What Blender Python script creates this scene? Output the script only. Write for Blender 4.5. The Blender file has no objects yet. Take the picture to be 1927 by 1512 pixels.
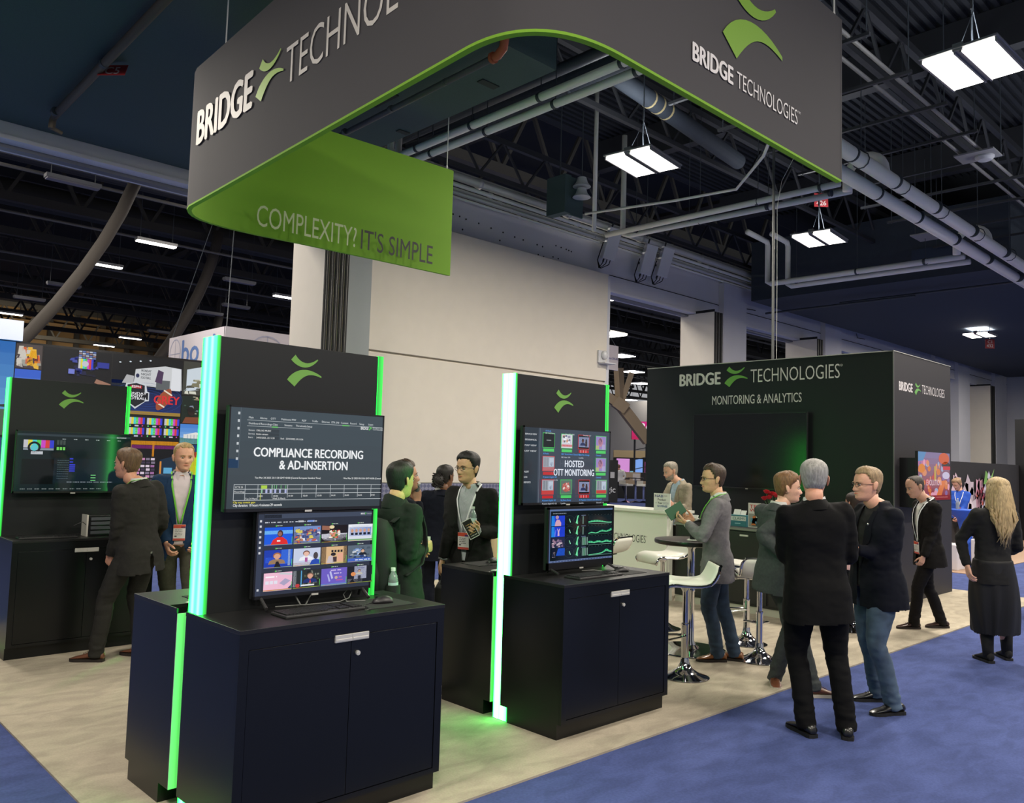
import bpy, bmesh, math, random
import numpy as np
from mathutils import Vector, Matrix, noise, kdtree
from mathutils.bvhtree import BVHTree

PI = math.pi
SC = bpy.context.scene
COL = SC.collection
rnd = random.Random(7)

# ---------------------------------------------------------------- camera
cam_data = bpy.data.cameras.new('camera')
cam = bpy.data.objects.new('camera', cam_data)
COL.objects.link(cam)
cam_data.sensor_fit = 'HORIZONTAL'
cam_data.sensor_width = 36.0
cam_data.lens = 1547.55 / 1927 * 36.0
cam_data.clip_end = 300
CR = Vector((0.72071604, -0.69263276, 0.02877938))
CU = Vector((-0.07034617, -0.03177167, 0.99701654))
CF = Vector((0.68965195, 0.72059033, 0.07162241))
cam.matrix_world = Matrix(((CR.x, CU.x, -CF.x, 0), (CR.y, CU.y, -CF.y, 0), (CR.z, CU.z, -CF.z, 1.77), (0, 0, 0, 1)))
SC.camera = cam

# ---------------------------------------------------------------- world, exposure
SC.view_settings.view_transform = 'Standard'
SC.view_settings.look = 'None'
SC.view_settings.exposure = 0.0
SC.view_settings.gamma = 1.0
SC.view_settings.use_curve_mapping = False
SC.cycles.use_denoising = True
SC.cycles.max_bounces = 6
SC.cycles.sample_clamp_indirect = 4.0
SC.cycles.caustics_reflective = False
SC.cycles.caustics_refractive = False
world = bpy.data.worlds.new('hall_ambient')
SC.world = world
world.use_nodes = True
bgn = world.node_tree.nodes['Background']
bgn.inputs['Color'].default_value = (0.86, 0.87, 0.90, 1)
bgn.inputs['Strength'].default_value = 0.42

def area_light(name, loc, sx, sy, power, color=(1.0, 0.92, 0.80), rot=(0, 0, 0), spread=PI):
    l = bpy.data.lights.new(name, 'AREA')
    l.shape = 'RECTANGLE'
    l.size, l.size_y = sx, sy
    l.energy = power
    l.color = color
    l.spread = spread
    o = bpy.data.objects.new(name, l)
    o.location = loc
    o.rotation_euler = rot
    COL.objects.link(o)
    return o

# lights of the two halls, this hall then the hall beyond the partition
HIGH_BAY_AND_FILL = [(11.25, 8.62, 7.0), (17.75, 8.55, 7.0), (11.3, 3.38, 7.0), (34.1, 10.1, 7.0), (4.9, -1.75, 7.0), (-1.5, 3.4, 7.0), (-1.5, -1.75, 7.0), (11.3, -1.75, 7.0), (17.75, -1.75, 7.0), (24.1, 3.4, 7.0), (17.75, 3.4, 7.0), (24.1, -1.75, 7.0), (-1.5, 8.0, 6.9), (4.9, -6.9, 7.0), (-1.5, -6.9, 7.0), (11.3, -6.9, 7.0), (1.7, 11.4, 6.7), (30.5, 5.5, 7.0), (37.0, 8.0, 7.0), (44.0, 9.0, 7.0)]  # end entries are unseen lights added to brighten the far columns
LAMP_POWER = 340.0
for p in HIGH_BAY_AND_FILL:
    area_light('high_bay_or_fill', (p[0], p[1], p[2] - 0.06), 1.1, 0.75, LAMP_POWER)
    if p[2] > 6.95:
        area_light('ceiling_fill_uplight', (p[0], p[1], p[2] + 0.2), 1.0, 0.7, LAMP_POWER * 0.15, (0.95, 0.97, 1.0), rot=(PI, 0, 0))  # upward fill added to brighten the ceiling and its pipes
for p in [(5, 18.2, 8.5), (16, 17.5, 8.5), (2, 24, 9.5), (12, 24, 9.5), (24, 24, 9.5), (36, 26, 9.5), (6, 40, 9.5), (22, 40, 9.5), (40, 40, 9.5), (60, 44, 9.5)]:  # first one added to brighten the white box sign and video wall
    area_light('far_hall_fill', p, 2.0, 2.0, 520.0, (1.0, 0.93, 0.84))  # area fills without fixtures, added so the far hall shows
area_light('far_hall_fill', (4, 66, 9), 30, 2, 3200.0, (1.0, 0.86, 0.64), rot=(math.radians(55), 0, 0))  # broad warm fill added to make the end wall visible

# ---------------------------------------------------------------- colours and materials
def lin(c):
    return tuple(((v / 255) / 12.92 if v / 255 <= 0.04045 else ((v / 255 + 0.055) / 1.055) ** 2.4) for v in c[:3])

MATS = {}
def mat(name, rgb, rough=0.5, metal=0.0, var=0.0, scale=20.0, bump=0.0, bscale=200.0, coat=0.0, stretch=None, spec=0.5, trans=0.0):
    if name in MATS:
        return MATS[name]
    m = bpy.data.materials.new(name)
    m.use_nodes = True
    nt = m.node_tree
    b = nt.nodes['Principled BSDF']
    c = lin(rgb)
    b.inputs['Base Color'].default_value = (*c, 1)
    b.inputs['Roughness'].default_value = rough
    b.inputs['Metallic'].default_value = metal
    b.inputs['Specular IOR Level'].default_value = spec
    if coat:
        b.inputs['Coat Weight'].default_value = coat
        b.inputs['Coat Roughness'].default_value = 0.08
    if trans:
        b.inputs['Transmission Weight'].default_value = trans
    if var or bump:
        tc = nt.nodes.new('ShaderNodeTexCoord')
        mp = nt.nodes.new('ShaderNodeMapping')
        nt.links.new(tc.outputs['Object'], mp.inputs['Vector'])
        if stretch:
            mp.inputs['Scale'].default_value = stretch
    if var:
        n = nt.nodes.new('ShaderNodeTexNoise')
        n.inputs['Scale'].default_value = scale
        n.inputs['Detail'].default_value = 5
        nt.links.new(mp.outputs[0], n.inputs['Vector'])
        r = nt.nodes.new('ShaderNodeMapRange')
        r.inputs['From Min'].default_value = 0.3
        r.inputs['From Max'].default_value = 0.7
        r.inputs['To Min'].default_value = 1 - var
        r.inputs['To Max'].default_value = 1 + var
        nt.links.new(n.outputs['Fac'], r.inputs['Value'])
        mx = nt.nodes.new('ShaderNodeMix')
        mx.data_type = 'RGBA'
        mx.blend_type = 'MULTIPLY'
        mx.inputs['Factor'].default_value = 1
        mx.inputs['A'].default_value = (*c, 1)
        nt.links.new(r.outputs['Result'], mx.inputs['B'])
        nt.links.new(mx.outputs['Result'], b.inputs['Base Color'])
    if bump:
        n2 = nt.nodes.new('ShaderNodeTexNoise')
        n2.inputs['Scale'].default_value = bscale
        n2.inputs['Detail'].default_value = 3
        nt.links.new(mp.outputs[0], n2.inputs['Vector'])
        bp = nt.nodes.new('ShaderNodeBump')
        bp.inputs['Strength'].default_value = bump
        bp.inputs['Distance'].default_value = 0.01
        nt.links.new(n2.outputs['Fac'], bp.inputs['Height'])
        nt.links.new(bp.outputs['Normal'], b.inputs['Normal'])
    MATS[name] = m
    return m

def emat(name, rgb_lin, strength=1.0):
    if name in MATS:
        return MATS[name]
    m = bpy.data.materials.new(name)
    m.use_nodes = True
    b = m.node_tree.nodes['Principled BSDF']
    b.inputs['Base Color'].default_value = (0.8, 0.8, 0.8, 1)
    b.inputs['Emission Color'].default_value = (*rgb_lin, 1)
    b.inputs['Emission Strength'].default_value = strength
    b.inputs['Roughness'].default_value = 0.4
    MATS[name] = m
    return m

def screen_mat(name, strength=1.0, rough=0.08, emit=True, spec=0.5):
    """Picture on a display or a print: colour comes from the face colours of the picture's own shapes."""
    if name in MATS:
        return MATS[name]
    m = bpy.data.materials.new(name)
    m.use_nodes = True
    nt = m.node_tree
    b = nt.nodes['Principled BSDF']
    a = nt.nodes.new('ShaderNodeAttribute')
    a.attribute_name = 'Col'
    if emit:
        b.inputs['Base Color'].default_value = (0.004, 0.005, 0.006, 1)
        nt.links.new(a.outputs['Color'], b.inputs['Emission Color'])
        b.inputs['Emission Strength'].default_value = strength
    else:
        nt.links.new(a.outputs['Color'], b.inputs['Base Color'])
    b.inputs['Roughness'].default_value = rough
    b.inputs['Specular IOR Level'].default_value = spec
    MATS[name] = m
    return m

# ---------------------------------------------------------------- mesh builder
class MB:
    def __init__(self):
        self.v, self.f, self.mi, self.cur = [], [], [], 0
    def add(self, vs, fs):
        o = len(self.v)
        self.v.extend([tuple(p) for p in vs])
        for f in fs:
            self.f.append(tuple(i + o for i in f))
            self.mi.append(self.cur)
        return self
    def box(self, x0, x1, y0, y1, z0, z1):
        v = [(x, y, z) for z in (z0, z1) for y in (y0, y1) for x in (x0, x1)]
        return self.add(v, [(0, 2, 3, 1), (4, 5, 7, 6), (0, 1, 5, 4), (2, 6, 7, 3), (0, 4, 6, 2), (1, 3, 7, 5)])
    def bar(self, p, q, w, h, up=(0, 0, 1)):
        p, q = Vector(p), Vector(q)
        d = (q - p).normalized()
        s = d.cross(Vector(up))
        if s.length < 1e-4:
            s = d.cross(Vector((1, 0, 0)))
        s.normalize()
        u = s.cross(d)
        v = []
        for e in (p, q):
            for a, b in ((-1, -1), (1, -1), (1, 1), (-1, 1)):
                v.append(e + s * a * w / 2 + u * b * h / 2)
        return self.add(v, [(3, 2, 1, 0), (4, 5, 6, 7), (0, 1, 5, 4), (1, 2, 6, 5), (2, 3, 7, 6), (3, 0, 4, 7)])
    def loft(self, rings, cap=True, closed=False):
        n = len(rings[0])
        vs = [p for r in rings for p in r]
        fs = []
        m = len(rings)
        for i in range(m if closed else m - 1):
            j = (i + 1) % m
            for k in range(n):
                l = (k + 1) % n
                fs.append((i * n + k, i * n + l, j * n + l, j * n + k))
        if cap and not closed:
            fs.append(tuple(reversed(range(n))))
            fs.append(tuple((m - 1) * n + k for k in range(n)))
        return self.add(vs, fs)
    def tube(self, pts, r, n=8, cap=True, closed=False, flat=1.0):
        pts = [Vector(p) for p in pts]
        rr = r if isinstance(r, (list, tuple)) else [r] * len(pts)
        rings = []
        d0 = (pts[1] - pts[0]).normalized()
        u = d0.cross(Vector((0, 0, 1)))
        if u.length < 1e-3:
            u = d0.cross(Vector((1, 0, 0)))
        u.normalize()
        for i, p in enumerate(pts):
            if closed:
                d = pts[(i + 1) % len(pts)] - pts[i - 1]
            else:
                d = pts[min(i + 1, len(pts) - 1)] - pts[max(i - 1, 0)]
            d.normalize()
            u = u - d * u.dot(d)
            u.normalize()
            w = d.cross(u)
            rings.append([p + (u * math.cos(a) + w * math.sin(a) * flat) * rr[i] for a in [2 * PI * k / n for k in range(n)]])
        return self.loft(rings, cap, closed)
    def cyl(self, p, q, r, r2=None, n=16):
        return self.tube([p, q], [r, r if r2 is None else r2], n)
    def lathe(self, prof, c=(0, 0, 0), n=24, cap=True):
        rings = [[(c[0] + r * math.cos(2 * PI * k / n), c[1] + r * math.sin(2 * PI * k / n), c[2] + z) for k in range(n)] for r, z in prof]
        return self.loft(rings, cap)
    def sphere(self, c, r, n=12, m=8):
        r = r if isinstance(r, (tuple, list)) else (r, r, r)
        rings = []
        for i in range(m + 1):
            t = PI * (0.02 + 0.96 * i / m)
            rings.append([(c[0] + r[0] * math.sin(t) * math.cos(2 * PI * k / n), c[1] + r[1] * math.sin(t) * math.sin(2 * PI * k / n), c[2] - r[2] * math.cos(t)) for k in range(n)])
        return self.loft(rings)
    def prism(self, poly, o, ux, uy, depth):
        """2D outline (counter-clockwise) in the frame o, ux, uy pushed back by depth along -(ux x uy)."""
        o, ux, uy = Vector(o), Vector(ux), Vector(uy)
        nrm = ux.cross(uy).normalized()
        n = len(poly)
        v = [o + ux * a + uy * b for a, b in poly] + [o + ux * a + uy * b - nrm * depth for a, b in poly]
        return self.add(v, [tuple(range(n)), tuple(reversed(range(n, 2 * n)))] + [(n + k, n + (k + 1) % n, (k + 1) % n, k) for k in range(n)])
    def mesh(self, name, mats, smooth=False, bevel=0.0, M=None, bseg=2):
        me = bpy.data.meshes.new(name)
        vs = self.v
        if M is not None:
            vs = [M @ Vector(p) for p in vs]
        me.from_pydata(vs, [], self.f)
        for m in (mats if isinstance(mats, (list, tuple)) else [mats]):
            me.materials.append(m)
        if any(self.mi):
            me.polygons.foreach_set('material_index', self.mi)
        if bevel:
            bm = bmesh.new()
            bm.from_mesh(me)
            bmesh.ops.recalc_face_normals(bm, faces=bm.faces)
            bmesh.ops.bevel(bm, geom=[e for e in bm.edges if len(e.link_faces) == 2 and e.calc_face_angle(0) > 0.6], offset=bevel, segments=bseg, affect='EDGES', profile=0.5)
            bm.to_mesh(me)
            bm.free()
        if smooth:
            me.polygons.foreach_set('use_smooth', [True] * len(me.polygons))
            if smooth != 'all':
                me.set_sharp_from_angle(angle=math.radians(40))
        me.update()
        return me

def world_matrix(o):
    M = Matrix.Identity(4)
    while o is not None:
        M = o.matrix_basis @ M
        o = o.parent
    return M

def tag(o, label=None, cat=None, group=None, kind=None):
    for k, v in (('label', label), ('category', cat), ('group', group), ('kind', kind)):
        if v:
            o[k] = v
    return o

def link(name, me, parent=None, loc=None, rz=0):
    o = bpy.data.objects.new(name, me)
    COL.objects.link(o)
    if parent is not None:
        o.parent = parent
    if loc is not None:
        o.location = loc
    if rz:
        o.rotation_euler = (0, 0, rz)
    return o

def obj(name, mb, m, parent=None, smooth=False, bevel=0.0, local=False):
    """Link a builder's shape as one mesh object. World coordinates unless local=True (then parent's own frame)."""
    M = None
    if parent is not None and not local:
        M = world_matrix(parent).inverted()
    return link(name, mb.mesh(name, m, smooth, bevel, M), parent)

def thing(name, label, cat, loc=(0, 0, 0), rz=0, group=None):
    o = bpy.data.objects.new(name, None)
    o.empty_display_size = 0.1
    COL.objects.link(o)
    o.location = loc
    o.rotation_euler = (0, 0, rz)
    return tag(o, label, cat, group)

def one(name, mb, m, label, cat, group=None, smooth=False, bevel=0.0, base=None):
    """A thing that is a single mesh; its origin goes to base."""
    M = Matrix.Translation(-Vector(base)) if base is not None else None
    o = link(name, mb.mesh(name, m, smooth, bevel, M), None, base)
    return tag(o, label, cat, group)

def struct(name, mb, m, parent=None, smooth=False, bevel=0.0):
    o = obj(name, mb, m, parent, smooth, bevel)
    if parent is None:
        o['kind'] = 'structure'
    return o

def dup(root, loc, rz, label, group=None):
    r = root.copy()
    COL.objects.link(r)
    r.location = loc
    r.rotation_euler = (0, 0, rz)
    r['label'] = label
    if group:
        r['group'] = group
    for ch in list(root.children):
        c = ch.copy()
        COL.objects.link(c)
        c.parent = r
        for g in list(ch.children):
            d = g.copy()
            COL.objects.link(d)
            d.parent = c
    return r

# ---------------------------------------------------------------- lettering and flat pictures
TMP = bpy.data.scenes.new('tmp')
TEXTS = {}
def text_tris(body, bold=0.0):
    key = (body, bold)
    if key in TEXTS:
        return TEXTS[key]
    cu = bpy.data.curves.new('t', 'FONT')
    cu.body = body
    cu.size = 1.0
    cu.offset = bold
    cu.resolution_u = 3
    cu.fill_mode = 'FRONT'
    o = bpy.data.objects.new('t', cu)
    me = o.to_mesh()
    vs = [(p.co.x, p.co.y) for p in me.vertices]
    fs = [tuple(p.vertices) for p in me.polygons]
    o.to_mesh_clear()
    bpy.data.objects.remove(o)
    bpy.data.curves.remove(cu)
    TEXTS[key] = (vs, fs)
    return TEXTS[key]

CAP = None
def text2d(body, h, w=None, bold=0.0):
    """Letters with cap height h, ink starting at x=0 on the baseline, squeezed to ink width w."""
    global CAP
    if CAP is None:
        CAP = max(p[1] for p in text_tris('H')[0])
    vs, fs = text_tris(body, bold)
    if not vs:
        return [], [], 0
    x0, x1 = min(p[0] for p in vs), max(p[0] for p in vs)
    s = h / CAP
    sx = s if w is None else w / (x1 - x0)
    return [((p[0] - x0) * sx, p[1] * s) for p in vs], fs, (x1 - x0) * sx

def bez(p0, p1, p2, p3, n=12):
    out = []
    for i in range(n + 1):
        t = i / n
        a, b, c, d = (1 - t) ** 3, 3 * t * (1 - t) ** 2, 3 * t * t * (1 - t), t ** 3
        out.append((a * p0[0] + b * p1[0] + c * p2[0] + d * p3[0], a * p0[1] + b * p1[1] + c * p2[1] + d * p3[1]))
    return out

# the two green strokes of the emblem, unit square, y up
def emblem():
    up = bez((0.09, 0.905), (0.25, 0.70), (0.48, 0.62), (0.885, 0.93)), bez((0.91, 0.90), (0.70, 0.42), (0.28, 0.50), (0.0, 0.80))
    up = [(0.21, 1.0)] + bez((0.21, 1.0), (0.38, 0.72), (0.62, 0.70), (0.86, 0.93))[1:] + [(0.88, 0.90)] + bez((0.88, 0.90), (0.66, 0.56), (0.34, 0.54), (0.09, 0.83))[1:]
    dn = [(0.0, 0.20)] + bez((0.0, 0.20), (0.22, 0.60), (0.62, 0.66), (1.0, 0.40))[1:] + [(1.0, 0.35)] + bez((1.0, 0.35), (0.62, 0.50), (0.46, 0.38), (0.22, 0.0))[1:]
    return up, dn

class Canvas:
    """Flat coloured shapes on one plane (a screen picture, a print, vinyl lettering). x right, y up, metres from the origin."""
    def __init__(self, o, ux, uy):
        self.o, self.ux, self.uy = Vector(o), Vector(ux).normalized(), Vector(uy).normalized()
        self.n = self.ux.cross(self.uy)
        self.v, self.f, self.c, self.layer = [], [], [], 0
        self.sx = self.sy = 1.0
        self.dx = self.dy = 0.0
        self.step = 0.0003
        self.clip = None
    def window(self, x, y, w, h):
        self.dx, self.dy, self.sx, self.sy = x, y, w, h
        return self
    def full(self):
        return self.window(0, 0, 1, 1)
    def _add(self, pts, faces, rgb):
        off = self.n * self.step * self.layer
        b = len(self.v)
        c = lin(rgb)
        self.v += [self.o + self.ux * (self.dx + x * self.sx) + self.uy * (self.dy + y * self.sy) + off for x, y in pts]
        for f in faces:
            self.f.append(tuple(i + b for i in f))
            self.c.append(c)
    def up(self):
        self.layer += 1
        return self
    def poly(self, pts, rgb):
        self._add(pts, [tuple(range(len(pts)))], rgb)
        return self
    def rect(self, x, y, w, h, rgb):
        return self.poly([(x, y), (x + w, y), (x + w, y + h), (x, y + h)], rgb)
    def oval(self, x, y, rx, ry, rgb, n=20, a0=0, a1=2 * PI):
        return self.poly([(x + rx * math.cos(a0 + (a1 - a0) * k / n), y + ry * math.sin(a0 + (a1 - a0) * k / n)) for k in range(n + (0 if abs(a1 - a0 - 2 * PI) < 1e-6 else 1))], rgb)
    def ring(self, x, y, rx, ry, t, rgb, n=24, a0=0, a1=2 * PI):
        for k in range(n):
            a, b = a0 + (a1 - a0) * k / n, a0 + (a1 - a0) * (k + 1) / n
            self.poly([(x + (rx - t) * math.cos(a), y + (ry - t) * math.sin(a)), (x + rx * math.cos(a), y + ry * math.sin(a)), (x + rx * math.cos(b), y + ry * math.sin(b)), (x + (rx - t) * math.cos(b), y + (ry - t) * math.sin(b))], rgb)
        return self
    def grad(self, x, y, w, h, top, bot, n=10):
        for k in range(n):
            t = (k + 0.5) / n
            self.rect(x, y + h * k / n, w, h / n, tuple(bot[i] * (1 - t) + top[i] * t for i in range(3)))
        return self
    def line(self, pts, t, rgb):
        for (a, b), (c, d) in zip(pts[:-1], pts[1:]):
            l = math.hypot(c - a, d - b) or 1
            nx, ny = -(d - b) / l * t / 2, (c - a) / l * t / 2
            self.poly([(a - nx, b - ny), (c - nx, d - ny), (c + nx, d + ny), (a + nx, b + ny)], rgb)
        return self
    def text(self, body, x, y, h, rgb, w=None, bold=0.0, align='l'):
        vs, fs, wd = text2d(body, h, w, min(bold, 0.0))
        e = max(bold, 0.0) * h * 0.9
        x = x - (wd if align == 'r' else wd / 2 if align == 'c' else 0)
        for qx, qy in (((-1, 0), (-.35, .6), (.35, -.6), (1, 0)) if e else ((0, 0),)):
            self.layer += .15
            self._add([(x + a + qx * e, y + b + qy * e) for a, b in vs], fs, rgb)
        return wd
    def emblem(self, x, y, w, h, rgb):
        for p in emblem():
            k = len(p)
            q = [(x + a * w, y + b * h) for a, b in p]
            m = (k - 2) // 2
            # both edges have 13 points: strip of quads
            e1, e2 = q[:13], q[13:][::-1]
            for i in range(12):
                self.poly([e1[i], e1[i + 1], e2[i + 1], e2[i]], rgb)
    def words(self, x, y, w, h, rgb, seed=0):
        """A line of tiny illegible user-interface words, as blurred marks."""
        r = random.Random(seed)
        q = x
        while q < x + w:
            l = min(h * r.uniform(1.2, 4.0), x + w - q)
            self.rect(q, y, l, h, rgb)
            q += l + h * 0.7
        return self
    def mesh(self, name, m, parent=None):
        me = bpy.data.meshes.new(name)
        vs = self.v
        if parent is not None:
            M = world_matrix(parent).inverted()
            vs = [M @ p for p in vs]
        me.from_pydata(vs, [], self.f)
        a = me.color_attributes.new('Col', 'FLOAT_COLOR', 'CORNER')
        buf = []
        for f, c in zip(self.f, self.c):
            buf += [c[0], c[1], c[2], 1.0] * len(f)
        a.data.foreach_set('color', buf)
        me.materials.append(m)
        me.update()
        return me
    def build(self, name, m, parent=None):
        return link(name, self.mesh(name, m, parent), parent)

PRINT = screen_mat('vinyl_print', emit=False, rough=0.55)
SCREEN = screen_mat('display', 1.0)
LEDWALL = screen_mat('led_wall_display', 1.0, rough=0.6)
WHITE = (232, 228, 220)

# ---------------------------------------------------------------- setting: floor, ceiling, partition
def carpet_mat(name, rgb, var, scale, big=0.0):
    m = mat(name, rgb, .95, var=var, scale=scale, bump=.25, bscale=600, spec=.15)
    nt = m.node_tree
    if big:
        b = nt.nodes['Principled BSDF']
        n = nt.nodes.new('ShaderNodeTexNoise')
        n.inputs['Scale'].default_value = 5.0
        n.inputs['Detail'].default_value = 6
        n.inputs['Distortion'].default_value = .6
        mp = nt.nodes.new('ShaderNodeMapping')
        tc = nt.nodes.new('ShaderNodeTexCoord')
        mp.inputs['Scale'].default_value = (.8, 1.6, 1)
        nt.links.new(tc.outputs['Object'], mp.inputs['Vector'])
        nt.links.new(mp.outputs[0], n.inputs['Vector'])
        r = nt.nodes.new('ShaderNodeMapRange')
        r.inputs['From Min'].default_value = .35
        r.inputs['From Max'].default_value = .65
        r.inputs['To Min'].default_value = 1 - big
        r.inputs['To Max'].default_value = 1 + big * .6
        nt.links.new(n.outputs['Fac'], r.inputs['Value'])
        mx = nt.nodes.new('ShaderNodeMix')
        mx.data_type, mx.blend_type = 'RGBA', 'MULTIPLY'
        mx.inputs['Factor'].default_value = 1
        src = b.inputs['Base Color'].links[0].from_socket
        nt.links.new(src, mx.inputs['A'])
        nt.links.new(r.outputs['Result'], mx.inputs['B'])
        nt.links.new(mx.outputs['Result'], b.inputs['Base Color'])
    return m

BLUE_CARPET = carpet_mat('blue_aisle_carpet', (72, 84, 134), .12, 60, .16)
BEIGE_CARPET = carpet_mat('beige_booth_carpet', (176, 166, 148), .07, 80, .16)
struct('floor', MB().box(-25, 95, -25, 95, -.2, 0), BLUE_CARPET)
one('booth_carpet', MB().box(1.411, 13.69, 3.297, 9.45, 0, .012), BEIGE_CARPET, 'pale beige carpet laid under the whole dark booth', 'carpet', base=(1.411, 3.297, 0))

CEIL = mat('dark_ceiling_paint', (34, 38, 44), .9)
NAVY_DUCT = mat('navy_painted_soffit', (50, 58, 68), .8, var=.06, scale=8)
TEAL_DUCT = mat('teal_grey_duct_lining', (62, 82, 84), .85, var=.10, scale=60)
STEEL_DK = mat('dark_painted_steel', (46, 48, 52), .6)
STEEL_BR = mat('brown_grey_steel', (84, 76, 66), .7)
WHITE_WALL = mat('white_wall_panel', (222, 214, 200), .75, var=.02, scale=3)
WHITE_TRIM = mat('white_painted_header', (206, 206, 212), .7, var=.02, scale=2)
PIPE_W = mat('pale_painted_pipe', (232, 232, 224), .45)
PIPE_D = mat('dark_painted_pipe', (58, 64, 70), .5)
CONDUIT = mat('galvanised_conduit', (196, 196, 192), .45, .2)
BLACK_SEAL = mat('black_seal', (20, 20, 21), .7)
RED_TAG = mat('red_tag', (150, 40, 44), .6)

# ceiling deck with its ribs over this hall
c = struct('ceiling', MB().box(-25, 60, -25, 14.6, 10.6, 10.9), CEIL)
rb = MB()
for k in range(60):
    y = 3.0 + k * .19
    rb.box(7, 26, y, y + .09, 10.52, 10.6)
link('deck_rib', rb.mesh('deck_rib', CEIL), c)['kind'] = 'stuff'
for k in range(9):
    x = -8 + 6.2 * k
    obj('roof_beam', MB().box(x - .14, x + .14, -20, 14.4, 9.7, 10.5), STEEL_DK, c)
for k in range(7):
    y = -12 + 4.4 * k
    bm_ = MB()
    bm_.bar((-10, y, 9.5), (50, y, 9.5), .12, .14)
    bm_.bar((-10, y, 8.55), (50, y, 8.55), .10, .10)
    for q in range(40):
        x = -10 + 1.5 * q
        bm_.bar((x, y, 8.55), (x + .75, y, 9.5), .05, .05)
        bm_.bar((x + .75, y, 9.5), (x + 1.5, y, 8.55), .05, .05)
    obj('roof_truss', bm_, STEEL_DK, c)

# large painted soffits
s1 = struct('ceiling_soffit', MB().box(-14, 7.44, 7.13, 14.57, 6.82, 8.4), TEAL_DUCT)
for x, y, w, d in ((6.35, 9.25, .14, .55), (6.95, 8.0, .3, .12), (7.2, 10.2, .2, .1)):
    obj('access_strip', MB().box(x, x + w, y, y + d, 6.805, 6.82), mat('dark_gasket', (34, 44, 46), .8), s1)
s2 = struct('ceiling_soffit', MB().box(24.2, 52, 6.4, 14.0, 7.25, 9.2), NAVY_DUCT)
obj('access_strip', MB().box(24.15, 24.2, 7.6, 8.9, 7.7, 8.1), mat('soffit_hatch', (50, 62, 80), .8), s2)
ln = MB()
for y0, z in ((8.2, 7.0), (10.8, 6.95)):
    ln.tube([(25.5, y0 - 1.5, z + .1), (25.5, y0 + 3.4, z + .1)], .035, 6)
obj('sprinkler_line', ln, PIPE_D, s2)

# partition between the halls: header beam, white wall, parked panels, columns
hd = struct('trim_1', MB().box(-25, 95, 14.6, 15.3, 6.56, 7.85), WHITE_TRIM)
obj('header_joint', MB().box(17.6, 95, 14.585, 14.6, 7.02, 7.04), BLACK_SEAL, hd)
obj('header_lip', MB().box(-25, 95, 14.575, 14.62, 6.555, 6.62), WHITE_TRIM, hd)
obj('track_rail', MB().box(-25, 95, 14.86, 15.04, 6.50, 6.56), mat('grey_rail', (120, 122, 128), .5, .4), hd)
hl = MB()
for x, z in ((11.9, 7.45), (12.1, 7.44), (12.3, 7.42), (12.7, 7.41), (13.1, 7.38), (13.5, 7.36), (13.9, 7.33), (14.2, 7.32), (14.7, 7.30), (14.9, 7.29), (12.2, 7.15), (13.4, 7.14), (15.4, 7.42), (15.6, 7.41), (15.3, 7.1), (15.5, 7.09), (14.75, 7.05), (14.95, 7.04), (15.8, 7.4), (15.9, 7.39), (16.0, 7.38)):
    hl.cyl((x, 14.60, z), (x, 14.592, z), .022, n=8)
o = obj('bolt_hole', hl, BLACK_SEAL, hd)
o['kind'] = 'stuff'
for x, z0 in ((14.4, 7.0), (24.6, 7.3), (33.5, 7.4)):
    ck = MB()
    ck.tube([(x, 14.55, z0 + .02), (x + .12, 14.54, z0 - .16), (x + .8, 14.53, z0 - .12)], .014, 5)
    obj('loose_cable', ck, BLACK_SEAL, hd)

# conduits running above the header
for k, (y, z, r, m) in enumerate(((14.36, 8.26, .10, CONDUIT), (14.34, 8.06, .05, PIPE_W), (14.40, 7.97, .04, CONDUIT), (14.36, 7.88, .045, CONDUIT), (14.44, 7.80, .03, PIPE_W), (14.48, 8.42, .035, CONDUIT), (14.52, 7.92, .035, CONDUIT))):
    cv = MB()
    cv.tube([(8, y, z), (41.9, y, z)], r, 10)
    for q in range(9):
        cv.tube([(9.3 + 3.1 * q + k * .35, y, z), (9.42 + 3.1 * q + k * .35, y, z)], r * 1.22, 10)
    one('conduit', cv, m, ['fat grey pipe along the wall top above the white header', 'slim white conduit under the fat grey pipe on the header', 'thin conduit behind the slim white one on the header', 'grey conduit second from the bottom above the header', 'thinnest white conduit lying on the header edge', 'topmost thin conduit over the fat grey pipe', 'thin grey conduit tight against the header face'][k], 'pipe', 'conduits along the white header', 'all')

wl = struct('wall_back', MB().box(9.38, 17.35, 14.40, 14.60, 0, 6.95), WHITE_WALL)
obj('wall_panel', MB().box(9.37, 17.2, 14.30, 14.40, 3.99, 6.93), WHITE_WALL, wl, bevel=.01)
obj('wall_panel', MB().box(9.37, 17.2, 14.33, 14.40, 3.62, 3.955), WHITE_WALL, wl, bevel=.005)
obj('wall_panel', MB().box(9.37, 17.2, 14.31, 14.40, 1.23, 3.935), WHITE_WALL, wl, bevel=.005)
obj('edge_trim', MB().box(17.2, 17.36, 14.34, 14.46, 0, 6.9), WHITE_TRIM, wl, bevel=.01)
DIAM = mat('diamond_plate', (150, 152, 172), .35, .7)
nt = DIAM.node_tree
tcn, mpn, ch = nt.nodes.new('ShaderNodeTexCoord'), nt.nodes.new('ShaderNodeMapping'), nt.nodes.new('ShaderNodeTexChecker')
mpn.inputs['Rotation'].default_value = (0, math.radians(45), 0)
ch.inputs['Scale'].default_value = 14
ch.inputs['Color1'].default_value = (.22, .23, .34, 1)
ch.inputs['Color2'].default_value = (.42, .42, .52, 1)
nt.links.new(tcn.outputs['Object'], mpn.inputs['Vector'])
nt.links.new(mpn.outputs[0], ch.inputs['Vector'])
nt.links.new(ch.outputs['Color'], nt.nodes['Principled BSDF'].inputs['Base Color'])
obj('kick_plate', MB().box(9.37, 17.2, 14.28, 14.31, .02, 1.22), DIAM, wl)

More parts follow.
